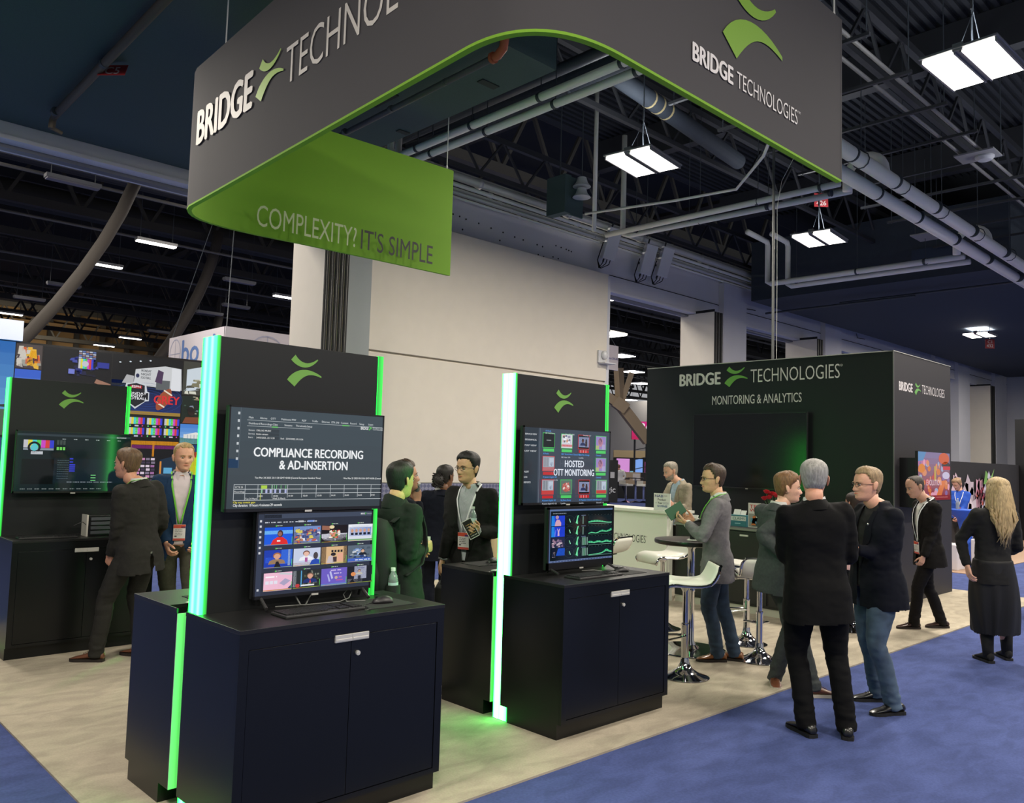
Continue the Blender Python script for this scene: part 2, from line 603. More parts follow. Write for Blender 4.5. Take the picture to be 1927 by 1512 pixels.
def parked_panels(x0, yf, n, dx, z1, nm, depth=1.25):
    """Operable wall panels parked face to face: white faces, dark edge seals."""
    for k in range(n):
        a = x0 + k * dx
        w = MB().box(a, a + dx * .72, yf + .01, yf + depth, .03, z1)
        p = struct('wall_%s' % nm, w, WHITE_WALL)
        obj('edge_seal', MB().box(a + .005, a + dx * .70, yf - .02, yf + .012, .03, z1), BLACK_SEAL, p)
        obj('edge_bead', MB().box(a + dx * .28, a + dx * .36, yf - .03, yf - .018, .03, z1), mat('grey_bead', (112, 112, 108), .5, .5), p)
        if k == 0:
            obj('bottom_seal', MB().box(a - .01, a + .01, yf, yf + depth, z1, z1 + .08), BLACK_SEAL, p)
parked_panels(8.182, 13.9, 5, .115, 6.42, 'parked_left')
struct('wall_pocket_left', MB().box(8.83, 9.37, 14.05, 14.5, 0, 6.5), mat('grey_green_panel', (150, 156, 156), .7))  # plain grey-green panel beside the parked stack
parked_panels(21.868, 13.9, 3, .16, 6.55, 'parked_middle')
parked_panels(28.696, 13.9, 3, .16, 6.55, 'parked_right')
parked_panels(48.58, 13.9, 3, .25, 6.5, 'parked_far')
parked_panels(40.2, 13.9, 2, .22, 6.5, 'parked_far', 1.2)
for x0, x1 in ((23.2, 24.6), (30.4, 31.8), (45.2, 46.9), (51.2, 53.2), (42.0, 43.4)):
    cl = struct('wall_column', MB().box(x0, x1, 14.40, 15.5, 0, 7.75), WHITE_TRIM)
    obj('bumper_joint', MB().box(x0 - .005, x1 + .005, 14.395, 14.41, 1.96, 1.98), mat('joint_grey', (120, 116, 108), .8), cl)
struct('wall_side', MB().box(54, 54.3, 13.6, 15.4, 0, 8), WHITE_TRIM)
struct('wall_side', MB().box(56, 56.3, 5, 15, 0, 10.5), mat('dim_grey_wall', (124, 118, 112), .8))

# ---------------------------------------------------------------- the booth: hanging sign
DARK_FABRIC = mat('charcoal_sign_fabric', (74, 72, 74), .85, var=.03, scale=200, bump=.06, bscale=900)
GREEN_FABRIC = mat('lime_sign_fabric', (128, 178, 46), .8, var=.02, scale=200)
def path_pts():
    out = [(7.44, 3.371)] + [(7.44 - .54 * k, 3.371) for k in range(1, 7)]
    out += bez((4.15, 3.371), (3.66, 3.371), (3.37, 3.56), (3.375, 4.05), 16)
    out += [(3.375 + .034 * k, 4.05 + .9 * k) for k in range(1, 6)]
    out += [(3.56, 9.0), (3.595, 9.14), (3.66, 9.26), (3.74, 9.355), (3.86, 9.44), (4.01, 9.495), (4.2, 9.53), (4.4, 9.545), (4.62, 9.545), (4.9, 9.525), (5.2, 9.50), (6.3, 9.45), (7.60, 9.41)]
    return out
RP = path_pts()
def offset_path(d):
    out = []
    for i, p in enumerate(RP):
        a, b = RP[max(i - 1, 0)], RP[min(i + 1, len(RP) - 1)]
        t = Vector((b[0] - a[0], b[1] - a[1])).normalized()
        out.append((p[0] + t.y * -d * -1, p[1] - t.x * d))   # right-hand side of travel = inside of the ring
    return out
IN = offset_path(.05)
if (Vector(IN[2]) - Vector((5.5, 6.4))).length > (Vector(RP[2]) - Vector((5.5, 6.4))).length:
    IN = offset_path(-.05)
ZB, ZT = 4.5, 6.07
sign = thing('hanging_sign', 'large charcoal and lime fabric sign ring hanging over the booth', 'sign', (5.5, 6.4, ZB))
n = len(RP)
def strip(pa, pb, za, zb):
    m = MB()
    m.add([(x, y, za) for x, y in pa] + [(x, y, zb) for x, y in pb], [(k, k + 1, n + k + 1, n + k) for k in range(n - 1)])
    return m
def wall_strip(pa, d0):
    m = MB()
    q = [(a[0] + (b[0] - a[0]) * .1, a[1] + (b[1] - a[1]) * .1) for a, b in zip(pa, d0)]
    vs = [(x, y, ZB) for x, y in pa] + [(x, y, ZT) for x, y in pa] + [(x, y, ZB) for x, y in q] + [(x, y, ZT) for x, y in q]
    fs = []
    for k in range(n - 1):
        fs += [(k, k + 1, n + k + 1, n + k), (2 * n + k, 3 * n + k, 3 * n + k + 1, 2 * n + k + 1)]
    m.add(vs, fs)
    return m
obj('outer_fabric', wall_strip(RP, IN), DARK_FABRIC, sign, 'all')
obj('inner_fabric', wall_strip(IN, RP), GREEN_FABRIC, sign, 'all')
bt = MB()
vs = [(x, y, z) for pts in (RP, IN) for x, y in pts for z in (ZB - .001, ZB - .022)]
m_ = MB()
for k in range(n - 1):
    a, b, c, d = RP[k], RP[k + 1], IN[k + 1], IN[k]
    m_.add([(*a, ZB - .02), (*b, ZB - .02), (*c, ZB - .02), (*d, ZB - .02), (*a, ZB), (*b, ZB), (*c, ZB), (*d, ZB)], [(0, 3, 2, 1), (4, 5, 6, 7), (0, 1, 5, 4), (2, 3, 7, 6)])
m_.bar((RP[-1][0], RP[-1][1] - .025, ZB - .02), (RP[-1][0], RP[-1][1] - .025, ZT), .05, .02, (0, 1, 0))
obj('lime_edging', m_, GREEN_FABRIC, sign)
e_ = MB()
e_.box(7.43, 7.45, 3.37, 3.42, ZB, ZT)
obj('end_cap', e_, DARK_FABRIC, sign)
for k in range(n - 1):
    pass
tp = MB()
for k in range(n - 1):
    a, b, c, d = RP[k], RP[k + 1], IN[k + 1], IN[k]
    tp.add([(*a, ZT), (*b, ZT), (*c, ZT), (*d, ZT)], [(0, 1, 2, 3)])
obj('top_edge', tp, DARK_FABRIC, sign)
LIME = (150, 196, 52)
dv = Vector((3.375 - 3.546, 4.05 - 9.1, 0)).normalized()
o0 = Vector((3.558, 9.1, 0)) + Vector((-.012, 0, 0))
cl = Canvas(o0, dv, (0, 0, 1))
# the run of lettering drops slightly towards the corner
cl.text('BRIDGE', .27, 5.135, .365, (228, 222, 212), 1.39, .055)
cl.emblem(1.75, 5.12, .58, .42, LIME)
cl.text('TECHNOLOGIES', 2.38, 5.11, .355, (228, 222, 212), 2.90, -.006)
cl.build('lettering', PRINT, sign)
cr = Canvas((0, 3.371 - .010, 0), (1, 0, 0), (0, 0, 1))
cr.text('BRIDGE', 4.96, 4.755, .135, (232, 228, 226), .55, .055)
cr.text('TECHNOLOGIES', 5.57, 4.755, .132, (232, 228, 226), .99, -.006)
cr.text('TM', 6.57, 4.865, .022, (232, 228, 226))
cr.emblem(5.357, 4.985, .93, .70, (124, 170, 52))
cr.build('lettering', PRINT, sign)
cg = Canvas((0, 9.425, 0), (1, -.034, 0), (0, 0, 1))
cg.text('COMPLEXITY?', 4.50, 4.53, .26, (214, 224, 180), 1.39, -.002)
cg.text("IT'S SIMPLE", 5.96, 4.53, .26, (26, 30, 26), 1.18, .002)
cg.build('lettering', PRINT, sign)
for x, y in ((7.35, 3.40), (7.5, 9.38), (3.62, 8.4), (4.2, 3.40), (3.42, 4.4), (4.8, 9.38)):
    w = MB()
    w.tube([(x, y, ZT), (x, y, 9.6)], .008, 5)
    w.tube([(x + .012 * math.cos(t), y, ZT + .03 + .03 * math.sin(t)) for t in [2 * PI * q / 8 for q in range(8)]], .006, 5, closed=True)
    obj('hanging_wire', w, PIPE_W, sign)

# ---------------------------------------------------------------- demo kiosks
LACQUER = mat('black_lacquer', (10, 12, 14), .30, var=.05, scale=3, bump=.012, bscale=400, spec=.45)
LACQ_TOP = mat('black_counter_laminate', (22, 22, 23), .38, bump=.02, bscale=500)
BOARD = mat('black_board_film', (19, 22, 23), .45, spec=.4)
BRUSHED = mat('brushed_steel', (214, 212, 204), .4, .35)
GAP = mat('dark_joint', (6, 6, 7), .8)  # dark colour of the board joints
LED_SIDE = emat('led_green_edge', (.02, .85, .06), 1.0)
STRIP = bpy.data.materials.new('led_strip_diffuser')
STRIP.use_nodes = True
nt = STRIP.node_tree
b_ = nt.nodes['Principled BSDF']
b_.inputs['Base Color'].default_value = (.04, .08, .06, 1)
at = nt.nodes.new('ShaderNodeAttribute')
at.attribute_name = 'Col'
nt.links.new(at.outputs['Color'], b_.inputs['Emission Color'])
b_.inputs['Emission Strength'].default_value = 1.0

def led_strip(name, parent, x0, x1, y0, y1, z0, z1, outer, gain):
    """Diffuser bar with two LED rows glowing on its outer end; the flanks only pass green."""
    m = MB().box(x0, x1, y0, y1, z0, z1)
    nseg = 24
    V, F, C = [], [], []
    def quad(p, c):
        b = len(V)
        V.extend(p)
        F.append((b, b + 1, b + 2, b + 3))
        C.extend(c)
    xo = x0 if outer < 0 else x1
    xi = x1 if outer < 0 else x0
    def row(t):
        g = math.exp(-((t - .26) / .085) ** 2) + math.exp(-((t - .64) / .085) ** 2)
        e = math.exp(-(min(t, 1 - t) / .05) ** 1.5)
        k_ = .5 if outer > 0 else 1.0
        return ((.17 + .50 * g) * (1 - .8 * e) * gain[0], (8.0 + 4.0 * g) * gain[1] * k_, (.84 + .45 * g) * (1 - .75 * e) * gain[2])
    for k in range(nseg):
        a, c = k / nseg, (k + 1) / nseg
        ya, yb = y1 + (y0 - y1) * a, y1 + (y0 - y1) * c
        p = [(xo, ya, z0), (xo, yb, z0), (xo, yb, z1), (xo, ya, z1)]
        q = [row(a), row(c), row(c), row(a)]
        if outer > 0:
            p, q = p[::-1], q[::-1]
        quad(p, q)
    gi, go = (.005, .35, .015), (.02, 1.1, .07)
    for yy, flip in ((y0, False), (y1, True)):
        if flip:
            gi, go = (.02, 3.0, .16), (.05, 9.0, .5)
        p = [(xi, yy, z0), (xo, yy, z0), (xo, yy, z1), (xi, yy, z1)]
        q = [gi, go, go, gi]
        if flip:
            p, q = p[::-1], q[::-1]
        quad(p, q)
    quad([(x0, y0, z1), (x1, y0, z1), (x1, y1, z1), (x0, y1, z1)], [(.3, 2.0, .5)] * 4)
    quad([(xi, y0, z0), (xi, y1, z0), (xi, y1, z1), (xi, y0, z1)], [gi] * 4)
    me = bpy.data.meshes.new(name)
    me.from_pydata(V, [], F)
    ca = me.color_attributes.new('Col', 'FLOAT_COLOR', 'CORNER')
    ca.data.foreach_set('color', [w for c in C for w in (*c, 1.0)])
    me.materials.append(STRIP)
    me.update()
    return link(name, me, parent)

LED_UNITS = []
def kiosk(label, loc, rz, W, gain, sa=.506, sb=.640, zt=2.366, ins=.008):
    cb = sa - .004
    t = thing('demo_kiosk', label, 'kiosk', loc, math.radians(rz), 'double-sided demo kiosks')
    K = world_matrix(t)
    def cab(y0, sgn, nm):
        # y measured from the cabinet's front towards the middle; sgn mirrors for the rear one
        Y = lambda v: y0 + sgn * v
        def bx(x0, x1, a, b, z0, z1):
            return MB().box(x0, x1, min(Y(a), Y(b)), max(Y(a), Y(b)), z0, z1)
        body = bx(0, W, .018, cb, .10, .955)
        bo = obj(nm, body, LACQUER, t, local=True)
        fr = MB()
        for a in ((0, .045, .10, .955), (W - .045, W, .10, .955), (.045, W - .045, .885, .955), (.045, W - .045, .10, .125)):
            x0, x1, z0, z1 = a
            fr.add(bx(x0, x1, 0, .02, z0, z1).v, bx(0, 1, 0, 1, 0, 1).f)
        for x0 in (0, W - .006):
            q = bx(x0, x0 + .006, cb - .001, .562, .10, .955)
            fr.add(q.v, q.f)
        obj('frame', fr, LACQUER, bo, local=True)
        obj('countertop', bx(-.002, W + .002, -.003, cb, .955, .975), LACQ_TOP, t, bevel=.0015, local=True)
        for r_ in ((-.002, .007), (W - .108, W + .002)):
            obj('countertop_tongue', bx(r_[0], r_[1], cb, .562, .955, .975), LACQ_TOP, t, local=True)
        obj('plinth', bx(.004, W - .004, .042, cb - .006, .0, .10), LACQUER, t, local=True)
        for x0, x1 in ((.048, W / 2 - .0015), (W / 2 + .0015, W - .048)):
            d = obj('door', bx(x0, x1, .003, .019, .128, .882), LACQUER, t, bevel=.001, local=True)
            hx = (x1 - .095, x1 + .0012) if x1 < W / 2 + .01 else (x0 - .0012, x0 + .095)
            h = bx(hx[0], hx[1], -.007, .006, .858, .893)
            h2 = bx(hx[0] + .004, hx[1] - .002, -.009, -.005, .862, .874)
            h.add(h2.v, h2.f)
            obj('handle', h, BRUSHED, d, bevel=.0015, local=True)
            if x0 > W / 2 - .01:
                lk = MB()
                lk.cyl((x0 + .035, Y(.004), .795), (x0 + .035, Y(-.009), .795), .0115, n=16)
                lk.cyl((x0 + .035, Y(-.008), .795), (x0 + .035, Y(-.011), .795), .006, n=10)
                obj('lock', lk, BRUSHED, d, smooth=True, local=True)
    obj('added_channel_reflector', MB().box(.0005, .30, .662, .669, .10, .95), mat('pale_reflector_board', (176, 190, 176), .6), t, local=True)  # pale board added so the channel catches the strip's green light
    cab(0, 1, 'front_cabinet')
    cab(1.232, -1, 'rear_cabinet')
    bd = obj('back_board', MB().box(ins + .017, W - .142 - ins, sa + .002, sb - .004, 0, zt - .003), BOARD, t, bevel=.002, local=True)
    led_strip('light_strip', t, ins, ins + .016, sa, sb, .004, zt, -1, gain)
    led_strip('light_strip', t, W - .141 - ins, W - .107 - ins, sa, sb, .976, zt, 1, gain)
    # emblem on the board, front and rear
    for o, ux, uy in ((K @ Vector((0, sa + .0005, 0)), K.to_3x3() @ Vector((1, 0, 0)), (0, 0, 1)), (K @ Vector((W - .102, sb - .0025, 0)), K.to_3x3() @ Vector((-1, 0, 0)), (0, 0, 1))):
        c = Canvas(o, ux, uy)
        c.emblem(W * .5 - .165, 2.115, .205, .17, (112, 168, 70))
        c.build('emblem', PRINT, t)
    return t, K
G1, G2, G3 = (1.0, 1.0, 1.0), (4.5, 1.5, 2.4), (.6, .5, .6)
k1, K1 = kiosk('front demo kiosk with the compliance recording screen, two glowing green strips', (1.705, 3.468, .012), .8, 1.17, G1, .452, .622, 2.335, .034)
k2, K2 = kiosk('demo kiosk with the hosted monitoring screen, between its bright strip and the bar stools', (3.932, 3.578, .012), 0, 1.134, G2)
k3, K3 = kiosk('dim demo kiosk behind the man in the dark charcoal suit', (1.79, 7.775, .012), 0, 1.15, G3)

kiosk('demo kiosk hidden behind the front kiosk, its strip mirrored in the dead screen', (3.932, 8.11, .012), 0, 1.134, (4.5, 4.5, 2.4))

# ---------------------------------------------------------------- displays
BEZEL = mat('display_bezel', (20, 20, 22), .3, spec=.6)
BACK = mat('display_back', (28, 28, 30), .5)
def television(label, K, x0, z0, w, h, y, name='television', group=None, feet=None, wall=None, bez=.009, m=SCREEN, bottom=.016):
    """Flat display facing local -Y of frame K; returns its canvas with the origin at the picture's lower left."""
    fw = lambda x, yy, z: K @ Vector((x, yy, z))
    base = fw(x0 + w / 2, y + .02, z0)
    ang = math.atan2(K[1][0], K[0][0])
    t = thing(name, label, 'display', base, ang, group)
    Mi = world_matrix(t).inverted() @ K
    def part(nm, mb, mm, bevel=0, par=None, smooth=False):
        return link(nm, mb.mesh(nm, mm, smooth, bevel, Mi), par or t)
    part('casing', MB().box(x0, x0 + w, y + .006, y + .036, z0, z0 + h), BACK, .003)
    fr = MB()
    for a in ((x0, x0 + w, z0 + h - bez, z0 + h), (x0, x0 + w, z0, z0 + bottom), (x0, x0 + bez, z0, z0 + h), (x0 + w - bez, x0 + w, z0, z0 + h)):
        fr.box(a[0], a[1], y - .002, y + .01, a[2], a[3])
    part('bezel', fr, BEZEL)
    part('screen_glass', MB().box(x0 + bez * .9, x0 + w - bez * .9, y + .001, y + .008, z0 + bottom * .9, z0 + h - bez * .9), mat('screen_glass', (5, 6, 8), .07))
    part('maker_badge', MB().box(x0 + w / 2 - .02, x0 + w / 2 + .02, y - .004, y, z0 - .006, z0 + .004), BRUSHED)
    if wall:
        part('wall_mount', MB().box(x0 + w * .3, x0 + w * .7, y + .036, y + wall, z0 + h * .3, z0 + h * .7), BACK)
    if feet:
        for fx in (x0 + w * .07, x0 + w * .93):
            f = MB()
            f.tube([(fx, y + .02, z0 + .01), (fx - .012, y - .075, feet + .006)], [.008, .009], 8)
            f.tube([(fx, y + .02, z0 + .01), (fx + .012, y + .052, feet + .006)], [.008, .009], 8)
            part('foot', f, mat('foot_grey', (60, 60, 60), .4, .4), smooth=True)
    o = fw(x0 + bez, y + .0005, z0 + bottom)
    R3 = K.to_3x3()
    cv = Canvas(o, R3 @ Vector((1, 0, 0)), R3 @ Vector((0, 0, 1)))
    return t, cv, w - 2 * bez, h - bez - bottom

def face_pic(c, x, y, s, skin, hair, shirt):
    """Head-and-shoulders figure in a picture."""
    c.poly([(x - s * .9, y - s * 1.3), (x - s * .75, y - s * .75), (x - s * .3, y - s * .5), (x + s * .3, y - s * .5), (x + s * .75, y - s * .75), (x + s * .9, y - s * 1.3)], shirt)
    c.rect(x - s * .16, y - s * .6, s * .32, s * .3, skin)
    c.oval(x, y + s * .06, s * .42, s * .5, hair).up()
    c.oval(x, y - s * .06, s * .33, s * .42, skin).up()

def speckle(c, x, y, w, h, cols, n, seed, smin=.03, smax=.1):
    r = random.Random(seed)
    for k in range(n):
        a, b = r.uniform(smin, smax) * w, r.uniform(smin, smax) * h
        px, py = x + r.random() * (w - a), y + r.random() * (h - b)
        if k % 12 == 0:
            c.up()
        c.poly([(px, py), (px + a, py + b * r.uniform(-.2, .2)), (px + a * r.uniform(.7, 1), py + b), (px + a * r.uniform(0, .3), py + b * r.uniform(.7, 1))], r.choice(cols))
    c.up()

def bars(c, x, y, w, h):
    cols = [(190, 190, 196), (214, 206, 60), (70, 196, 206), (80, 200, 80), (196, 70, 190), (206, 60, 60), (50, 60, 200)]
    for k, q in enumerate(cols):
        c.rect(x + w * k / 7, y, w / 7, h, q)

# big compliance screen of the front kiosk
t, c, w, h = television('wall-hung screen titled compliance recording on the front kiosk', K1, .072, 1.468, .920, .522, .370, wall=.070)
c.grad(0, 0, w, h, (62, 74, 82), (58, 66, 72), 6).up()
c.rect(0, .40 * h, .062 * w, .09 * h, (20, 52, 84)).up()
c.line([(.058 * w, h), (.058 * w, .40 * h)], .002, (90, 100, 108))
for k in range(7):
    c.rect(.042 * w, (.93 - .075 * k) * h, .012 * w, .014 * w, (190, 196, 200))
tabs = ['Main', 'Alarms', 'OTT', 'Multicasts', 'MW', 'RDP', 'Traffic', 'Ethernet', 'ETR 290', 'Content', 'Record', 'Setup', 'Users']
for k, q in enumerate(tabs):
    c.text(q, (.105 + k * .0655) * w, .897 * h, .0095, (200, 206, 208), bold=.01)
c.rect(.095 * w, .877 * h, .90 * w, .003, (150, 158, 162))
c.rect(.095 * w + .655 * w * .93, .873 * h, .05 * w, .006, (90, 190, 80))
for k, q in enumerate(['Dashboard', 'Recordings', 'Clips', 'Streams', 'Thresholds', 'Setup']):
    c.text(q, (.105 + k * .072) * w, .838 * h, .0095, (204, 208, 210), bold=.01)
c.rect(.095 * w, .818 * h, .39 * w, .003, (150, 158, 162)).rect(.245 * w, .815 * h, .036 * w, .006, (90, 190, 80))
for k, (q, r_) in enumerate((('Stream:', 'DELUXE MUSIC'), ('Service:', 'Entire stream'), ('Start:', '24/03/2025, 23:11:28'))):
    c.text(q, .105 * w, (.772 - .036 * k) * h, .008, (196, 200, 202), bold=.01)
    c.rect(.148 * w, (.765 - .036 * k) * h, .142 * w, .015, (50, 58, 64))
c.up()
for k, (q, r_) in enumerate((('Stream:', 'DELUXE MUSIC'), ('Service:', 'Entire stream'), ('Start:', '24/03/2025, 23:11:28'))):
    c.text(r_, .152 * w, (.772 - .036 * k) * h, .008, (220, 222, 222), bold=.015)
c.text('End:   25/03/2025, 09:15:56', .30 * w, .700 * h, .008, (220, 222, 222), bold=.01)
c.text('BRIDGE', .835 * w, .845 * h, .016, (220, 222, 222), .050, .03)
c.emblem(.893 * w, .838 * h, .024, .026, (96, 190, 84))
c.text('TECHNOLOGIES', .922 * w, .845 * h, .016, (190, 196, 198), .068, 0)
c.text('COMPLIANCE RECORDING', .50 * w, .520 * h, .044, (238, 240, 242), .645, .036, 'c')
c.text('& AD-INSERTION', .525 * w, .395 * h, .044, (238, 240, 242), .405, .036, 'c')
c.text('Tue Mar 24 2025 23:11:28 GMT+0100 (Central European Standard Time)', .155 * w, .298 * h, .0085, (226, 228, 228), bold=.02)
c.text('Wed Mar 25 2025 09:15:56 GMT+0100 (Central', .725 * w, .298 * h, .0085, (226, 228, 228), .245, .02)
L_ = (190, 196, 200)
for yy in (.235, .190, .148, .080):
    c.rect(.035 * w, yy * h, .965 * w, .0024, L_)
for k, xx in enumerate((.035, .100, .175, .262, .357, .448, .542, .637, .732, .827, .925)):
    c.rect(xx * w, .080 * h if k < 2 else .105 * h, .0022, .157 * h if k < 2 else .130 * h, L_)
c.rect(.195 * w, .196 * h, .036 * w, .034 * h, (170, 206, 70))
for xx, cc, wd in ((.196, (150, 196, 160), .008), (.222, (170, 176, 216), .012), (.248, (170, 176, 216), .012), (.276, (170, 176, 216), .012), (.306, (170, 176, 216), .010), (.340, (170, 176, 216), .012)):
    c.rect(xx * w, .152 * h, wd * w, .038 * h, cc)
for xx in (.258, .274, .288, .315, .345):
    c.rect(xx * w, .194 * h, .0022, .04 * h, (120, 210, 130))
c.rect(.191 * w, .082 * h, .0024, .065 * h, (206, 214, 60))
for k, q in enumerate(('23:00', '00:00', '01:00', '02:00', '03:00', '04:00', '05:00', '06:00', '07:00')):
    c.text(q, (.178 + .0935 * k) * w, .115 * h, .008, (214, 216, 216), bold=.01)
c.text('Tue 24 March', .103 * w, .09 * h, .008, (214, 216, 216), bold=.01)
c.text('Wed 25 March', .266 * w, .09 * h, .008, (214, 216, 216), bold=.01)
c.text('SCTE 35', .042 * w, .204 * h, .008, (214, 216, 216), bold=.01)
c.text('Recordings', .04 * w, .160 * h, .008, (214, 216, 216), bold=.01)
c.text('Clip may contain gaps', .035 * w, .054 * h, .009, (226, 214, 70), bold=.02)
c.text('Clip duration: 10 hours 4 minutes 29 seconds', .035 * w, .022 * h, .0125, (232, 234, 234), .29 * w, .012)
c.build('screen_picture', SCREEN, t)

# multiview monitor of the front kiosk
t, c, w, h = television('desk monitor showing a grid of twelve news pictures on the front kiosk counter', K1, .248, 1.032, .700, .432, .378, feet=.990, bez=.010)
c.rect(0, 0, w, h, (46, 50, 62)).up()
c.rect(0, 0, .045 * w, h, (52, 58, 74)).rect(.05 * w, .94 * h, .95 * w, .06 * h, (66, 74, 92)).rect(.05 * w, .945 * h, .14 * w, .045 * h, (22, 24, 28)).up()
c.text('BRIDGE', .895 * w, .962 * h, .008, (230, 232, 234), .026, .03)
c.emblem(.934 * w, .958 * h, .012, .013, (96, 190, 84))
c.text('TECHNOLOGIES', .953 * w, .962 * h, .007, (180, 186, 190), .033)
for k in range(9):
    c.words((.055 + .05 * k) * w, .888 * h, .036 * w, .012 * h, (196, 200, 210), k)
c.rect(.33 * w, .885 * h, .045 * w, .022 * h, (190, 194, 200)).rect(.41 * w, .885 * h, .06 * w, .022 * h, (120, 150, 220))
for k in range(7):
    c.rect(.014 * w, (.90 - .065 * k) * h, .016 * w, .016 * w, (206, 208, 214))
c.rect(.014 * w, .06 * h, .016 * w, .016 * w, (206, 208, 214)).up()
cw, chh = .232 * w, .222 * h
for r_ in range(3):
    for q in range(4):
        x, y = (.055 + .240 * q) * w, (.610 - .278 * r_) * h
        c.full().rect(x, y, cw, chh, (24, 26, 30)).up()
        c.words(x + cw * .42, y + chh * 1.06, cw * .2, .010 * h, (170, 180, 170), r_ * 4 + q)
        c.oval(x + cw * .40, y + chh * 1.08, .004, .004, (90, 200, 80), 8)
        c.window(x, y, cw, chh)
        i = r_ * 4 + q
        if i == 0:
            c.rect(0, 0, 1, 1, (30, 90, 220)).rect(0, .62, 1, .2, (120, 190, 240)).up()
            c.poly([(.22, .02), (.30, .30), (.45, .45), (.64, .45), (.80, .25), (.84, .02)], (220, 44, 40)).oval(.55, .64, .10, .20, (70, 46, 40)).up()
            c.oval(.54, .62, .07, .13, (150, 100, 84)).rect(.44, .2, .12, .08, (236, 234, 234))
        elif i == 1:
            c.rect(0, 0, 1, 1, (100, 112, 150)).rect(0, .7, 1, .3, (120, 150, 210))
            speckle(c, 0, 0, 1, .95, [(180, 120, 90), (214, 200, 90), (90, 70, 110), (220, 220, 230), (60, 70, 120), (200, 90, 70), (140, 150, 200)], 70, 4, .06, .18)
        elif i == 2:
            c.rect(0, 0, 1, 1, (30, 22, 20)).oval(.5, .30, .5, .26, (226, 224, 236)).poly([(0, .5), (0, .28), (.5, .05), (1, .28), (1, .52)], (214, 214, 226)).up()
            speckle(c, .28, .22, .45, .52, [(206, 60, 50), (240, 230, 214), (90, 120, 60), (220, 150, 120)], 30, 9, .12, .3)
            c.poly([(0, .75), (.3, .72), (.36, .95), (0, 1)], (150, 100, 80)).oval(.38, .9, .1, .1, (236, 216, 170))
        elif i == 3:
            c.rect(0, 0, 1, 1, (214, 218, 230)).rect(.05, .30, .9, .52, (90, 120, 190)).rect(0, .86, 1, .14, (236, 238, 244)).poly([(.1, .95), (.2, .82), (.8, .82), (.9, .95)], (190, 196, 210)).up()
            for k in range(5):
                c.oval(.16 + .17 * k, .62, .055, .11, (204, 156, 130)).rect(.11 + .17 * k, .36, .11, .14, (30, 32, 40))
            c.rect(0, .04, 1, .08, (120, 170, 120))
        elif i == 4:
            c.rect(0, 0, 1, 1, (30, 60, 170)).rect(.6, .2, .4, .8, (60, 110, 220)).rect(.84, .1, .08, .9, (170, 190, 200)).rect(.05, .3, .3, .3, (50, 90, 210)).up()
            face_pic(c, .45, .66, .34, (214, 160, 130), (160, 104, 60), (150, 120, 90))
            c.poly([(.35, .02), (.42, .35), (.5, .36), (.6, .02)], (24, 20, 20))
        elif i == 5:
            c.rect(0, 0, 1, 1, (196, 204, 226)).rect(0, 0, 1, .2, (150, 96, 66)).up()
            face_pic(c, .47, .70, .30, (230, 186, 166), (110, 66, 44), (236, 236, 242))
            c.oval(.82, .55, .09, .2, (74, 66, 64)).poly([(.6, .05), (.68, .3), (.82, .38), (.98, .3), (1, .05)], (40, 74, 170)).rect(.42, .22, .1, .25, (170, 90, 150))
        elif i == 6:
            c.rect(0, 0, 1, 1, (216, 178, 130)).rect(0, 0, .18, 1, (70, 50, 34)).rect(.86, 0, .14, 1, (20, 16, 14)).up()
            for k in range(4):
                c.rect(.38 + .12 * k, .66, .08, .14, (40, 34, 34))
            c.rect(.62, .15, .22, .45, (226, 166, 140)).poly([(.2, .05), (.28, .45), (.42, .5), (.5, .05)], (200, 186, 190)).oval(.46, .55, .10, .1, (40, 30, 28)).rect(.45, .1, .15, .3, (70, 50, 50))
        elif i == 7:
            c.rect(0, 0, 1, 1, (90, 104, 116)).rect(0, 0, 1, .22, (60, 100, 210)).up()
            speckle(c, 0, .2, 1, .7, [(200, 206, 214), (70, 84, 96), (150, 160, 170), (40, 60, 110), (120, 150, 200)], 28, 12, .1, .25)
            face_pic(c, .60, .66, .20, (214, 170, 140), (60, 50, 44), (30, 32, 36))
            c.words(.3, .09, .6, .06, (214, 224, 240), 3)
        elif i == 8:
            c.rect(0, 0, 1, 1, (236, 184, 206)).rect(0, 0, .5, 1, (240, 196, 212)).up()
            for k in range(3):
                c.rect(.06 + .15 * k, .38, .12, .18, (226, 222, 234))
            c.words(.06, .74, .4, .08, (250, 240, 244), 2)
            c.poly([(.55, .4), (.75, .65), (.95, .5), (.72, .25)], (170, 160, 190)).poly([(.5, .9), (.6, 1), (1, .9), (1, .8), (.7, .86)], (200, 200, 206)).poly([(.85, .1), (1, .3), (1, 0)], (60, 70, 110)).rect(0, .03, 1, .04, (210, 110, 70))
        elif i == 9:
            c.rect(0, 0, 1, 1, (40, 44, 36)).rect(0, .1, .12, .9, (206, 214, 226)).rect(.28, .1, .04, .9, (90, 170, 220)).up()
            speckle(c, .32, .1, .65, .9, [(90, 96, 70), (30, 30, 24), (120, 124, 110), (60, 66, 44)], 40, 8, .06, .15)
            face_pic(c, .62, .68, .30, (214, 160, 134), (120, 90, 70), (34, 48, 110))
            c.rect(.28, .12, .5, .08, (226, 228, 232)).oval(.16, .17, .08, .1, (190, 60, 56)).poly([(.59, .28), (.62, .5), (.66, .28)], (210, 60, 60))
        elif i == 10:
            c.rect(0, 0, 1, 1, (108, 92, 190)).rect(0, 0, 1, .12, (90, 190, 200)).up()
            c.poly([(.22, .65), (.27, .68), (.36, .26), (.30, .22)], (170, 170, 226)).poly([(.31, .80), (.37, .84), (.46, .42), (.40, .36)], (190, 190, 234))
            c.words(.36, .84, .4, .07, (196, 176, 226), 5)
            c.words(.48, .66, .3, .06, (206, 190, 230), 6)
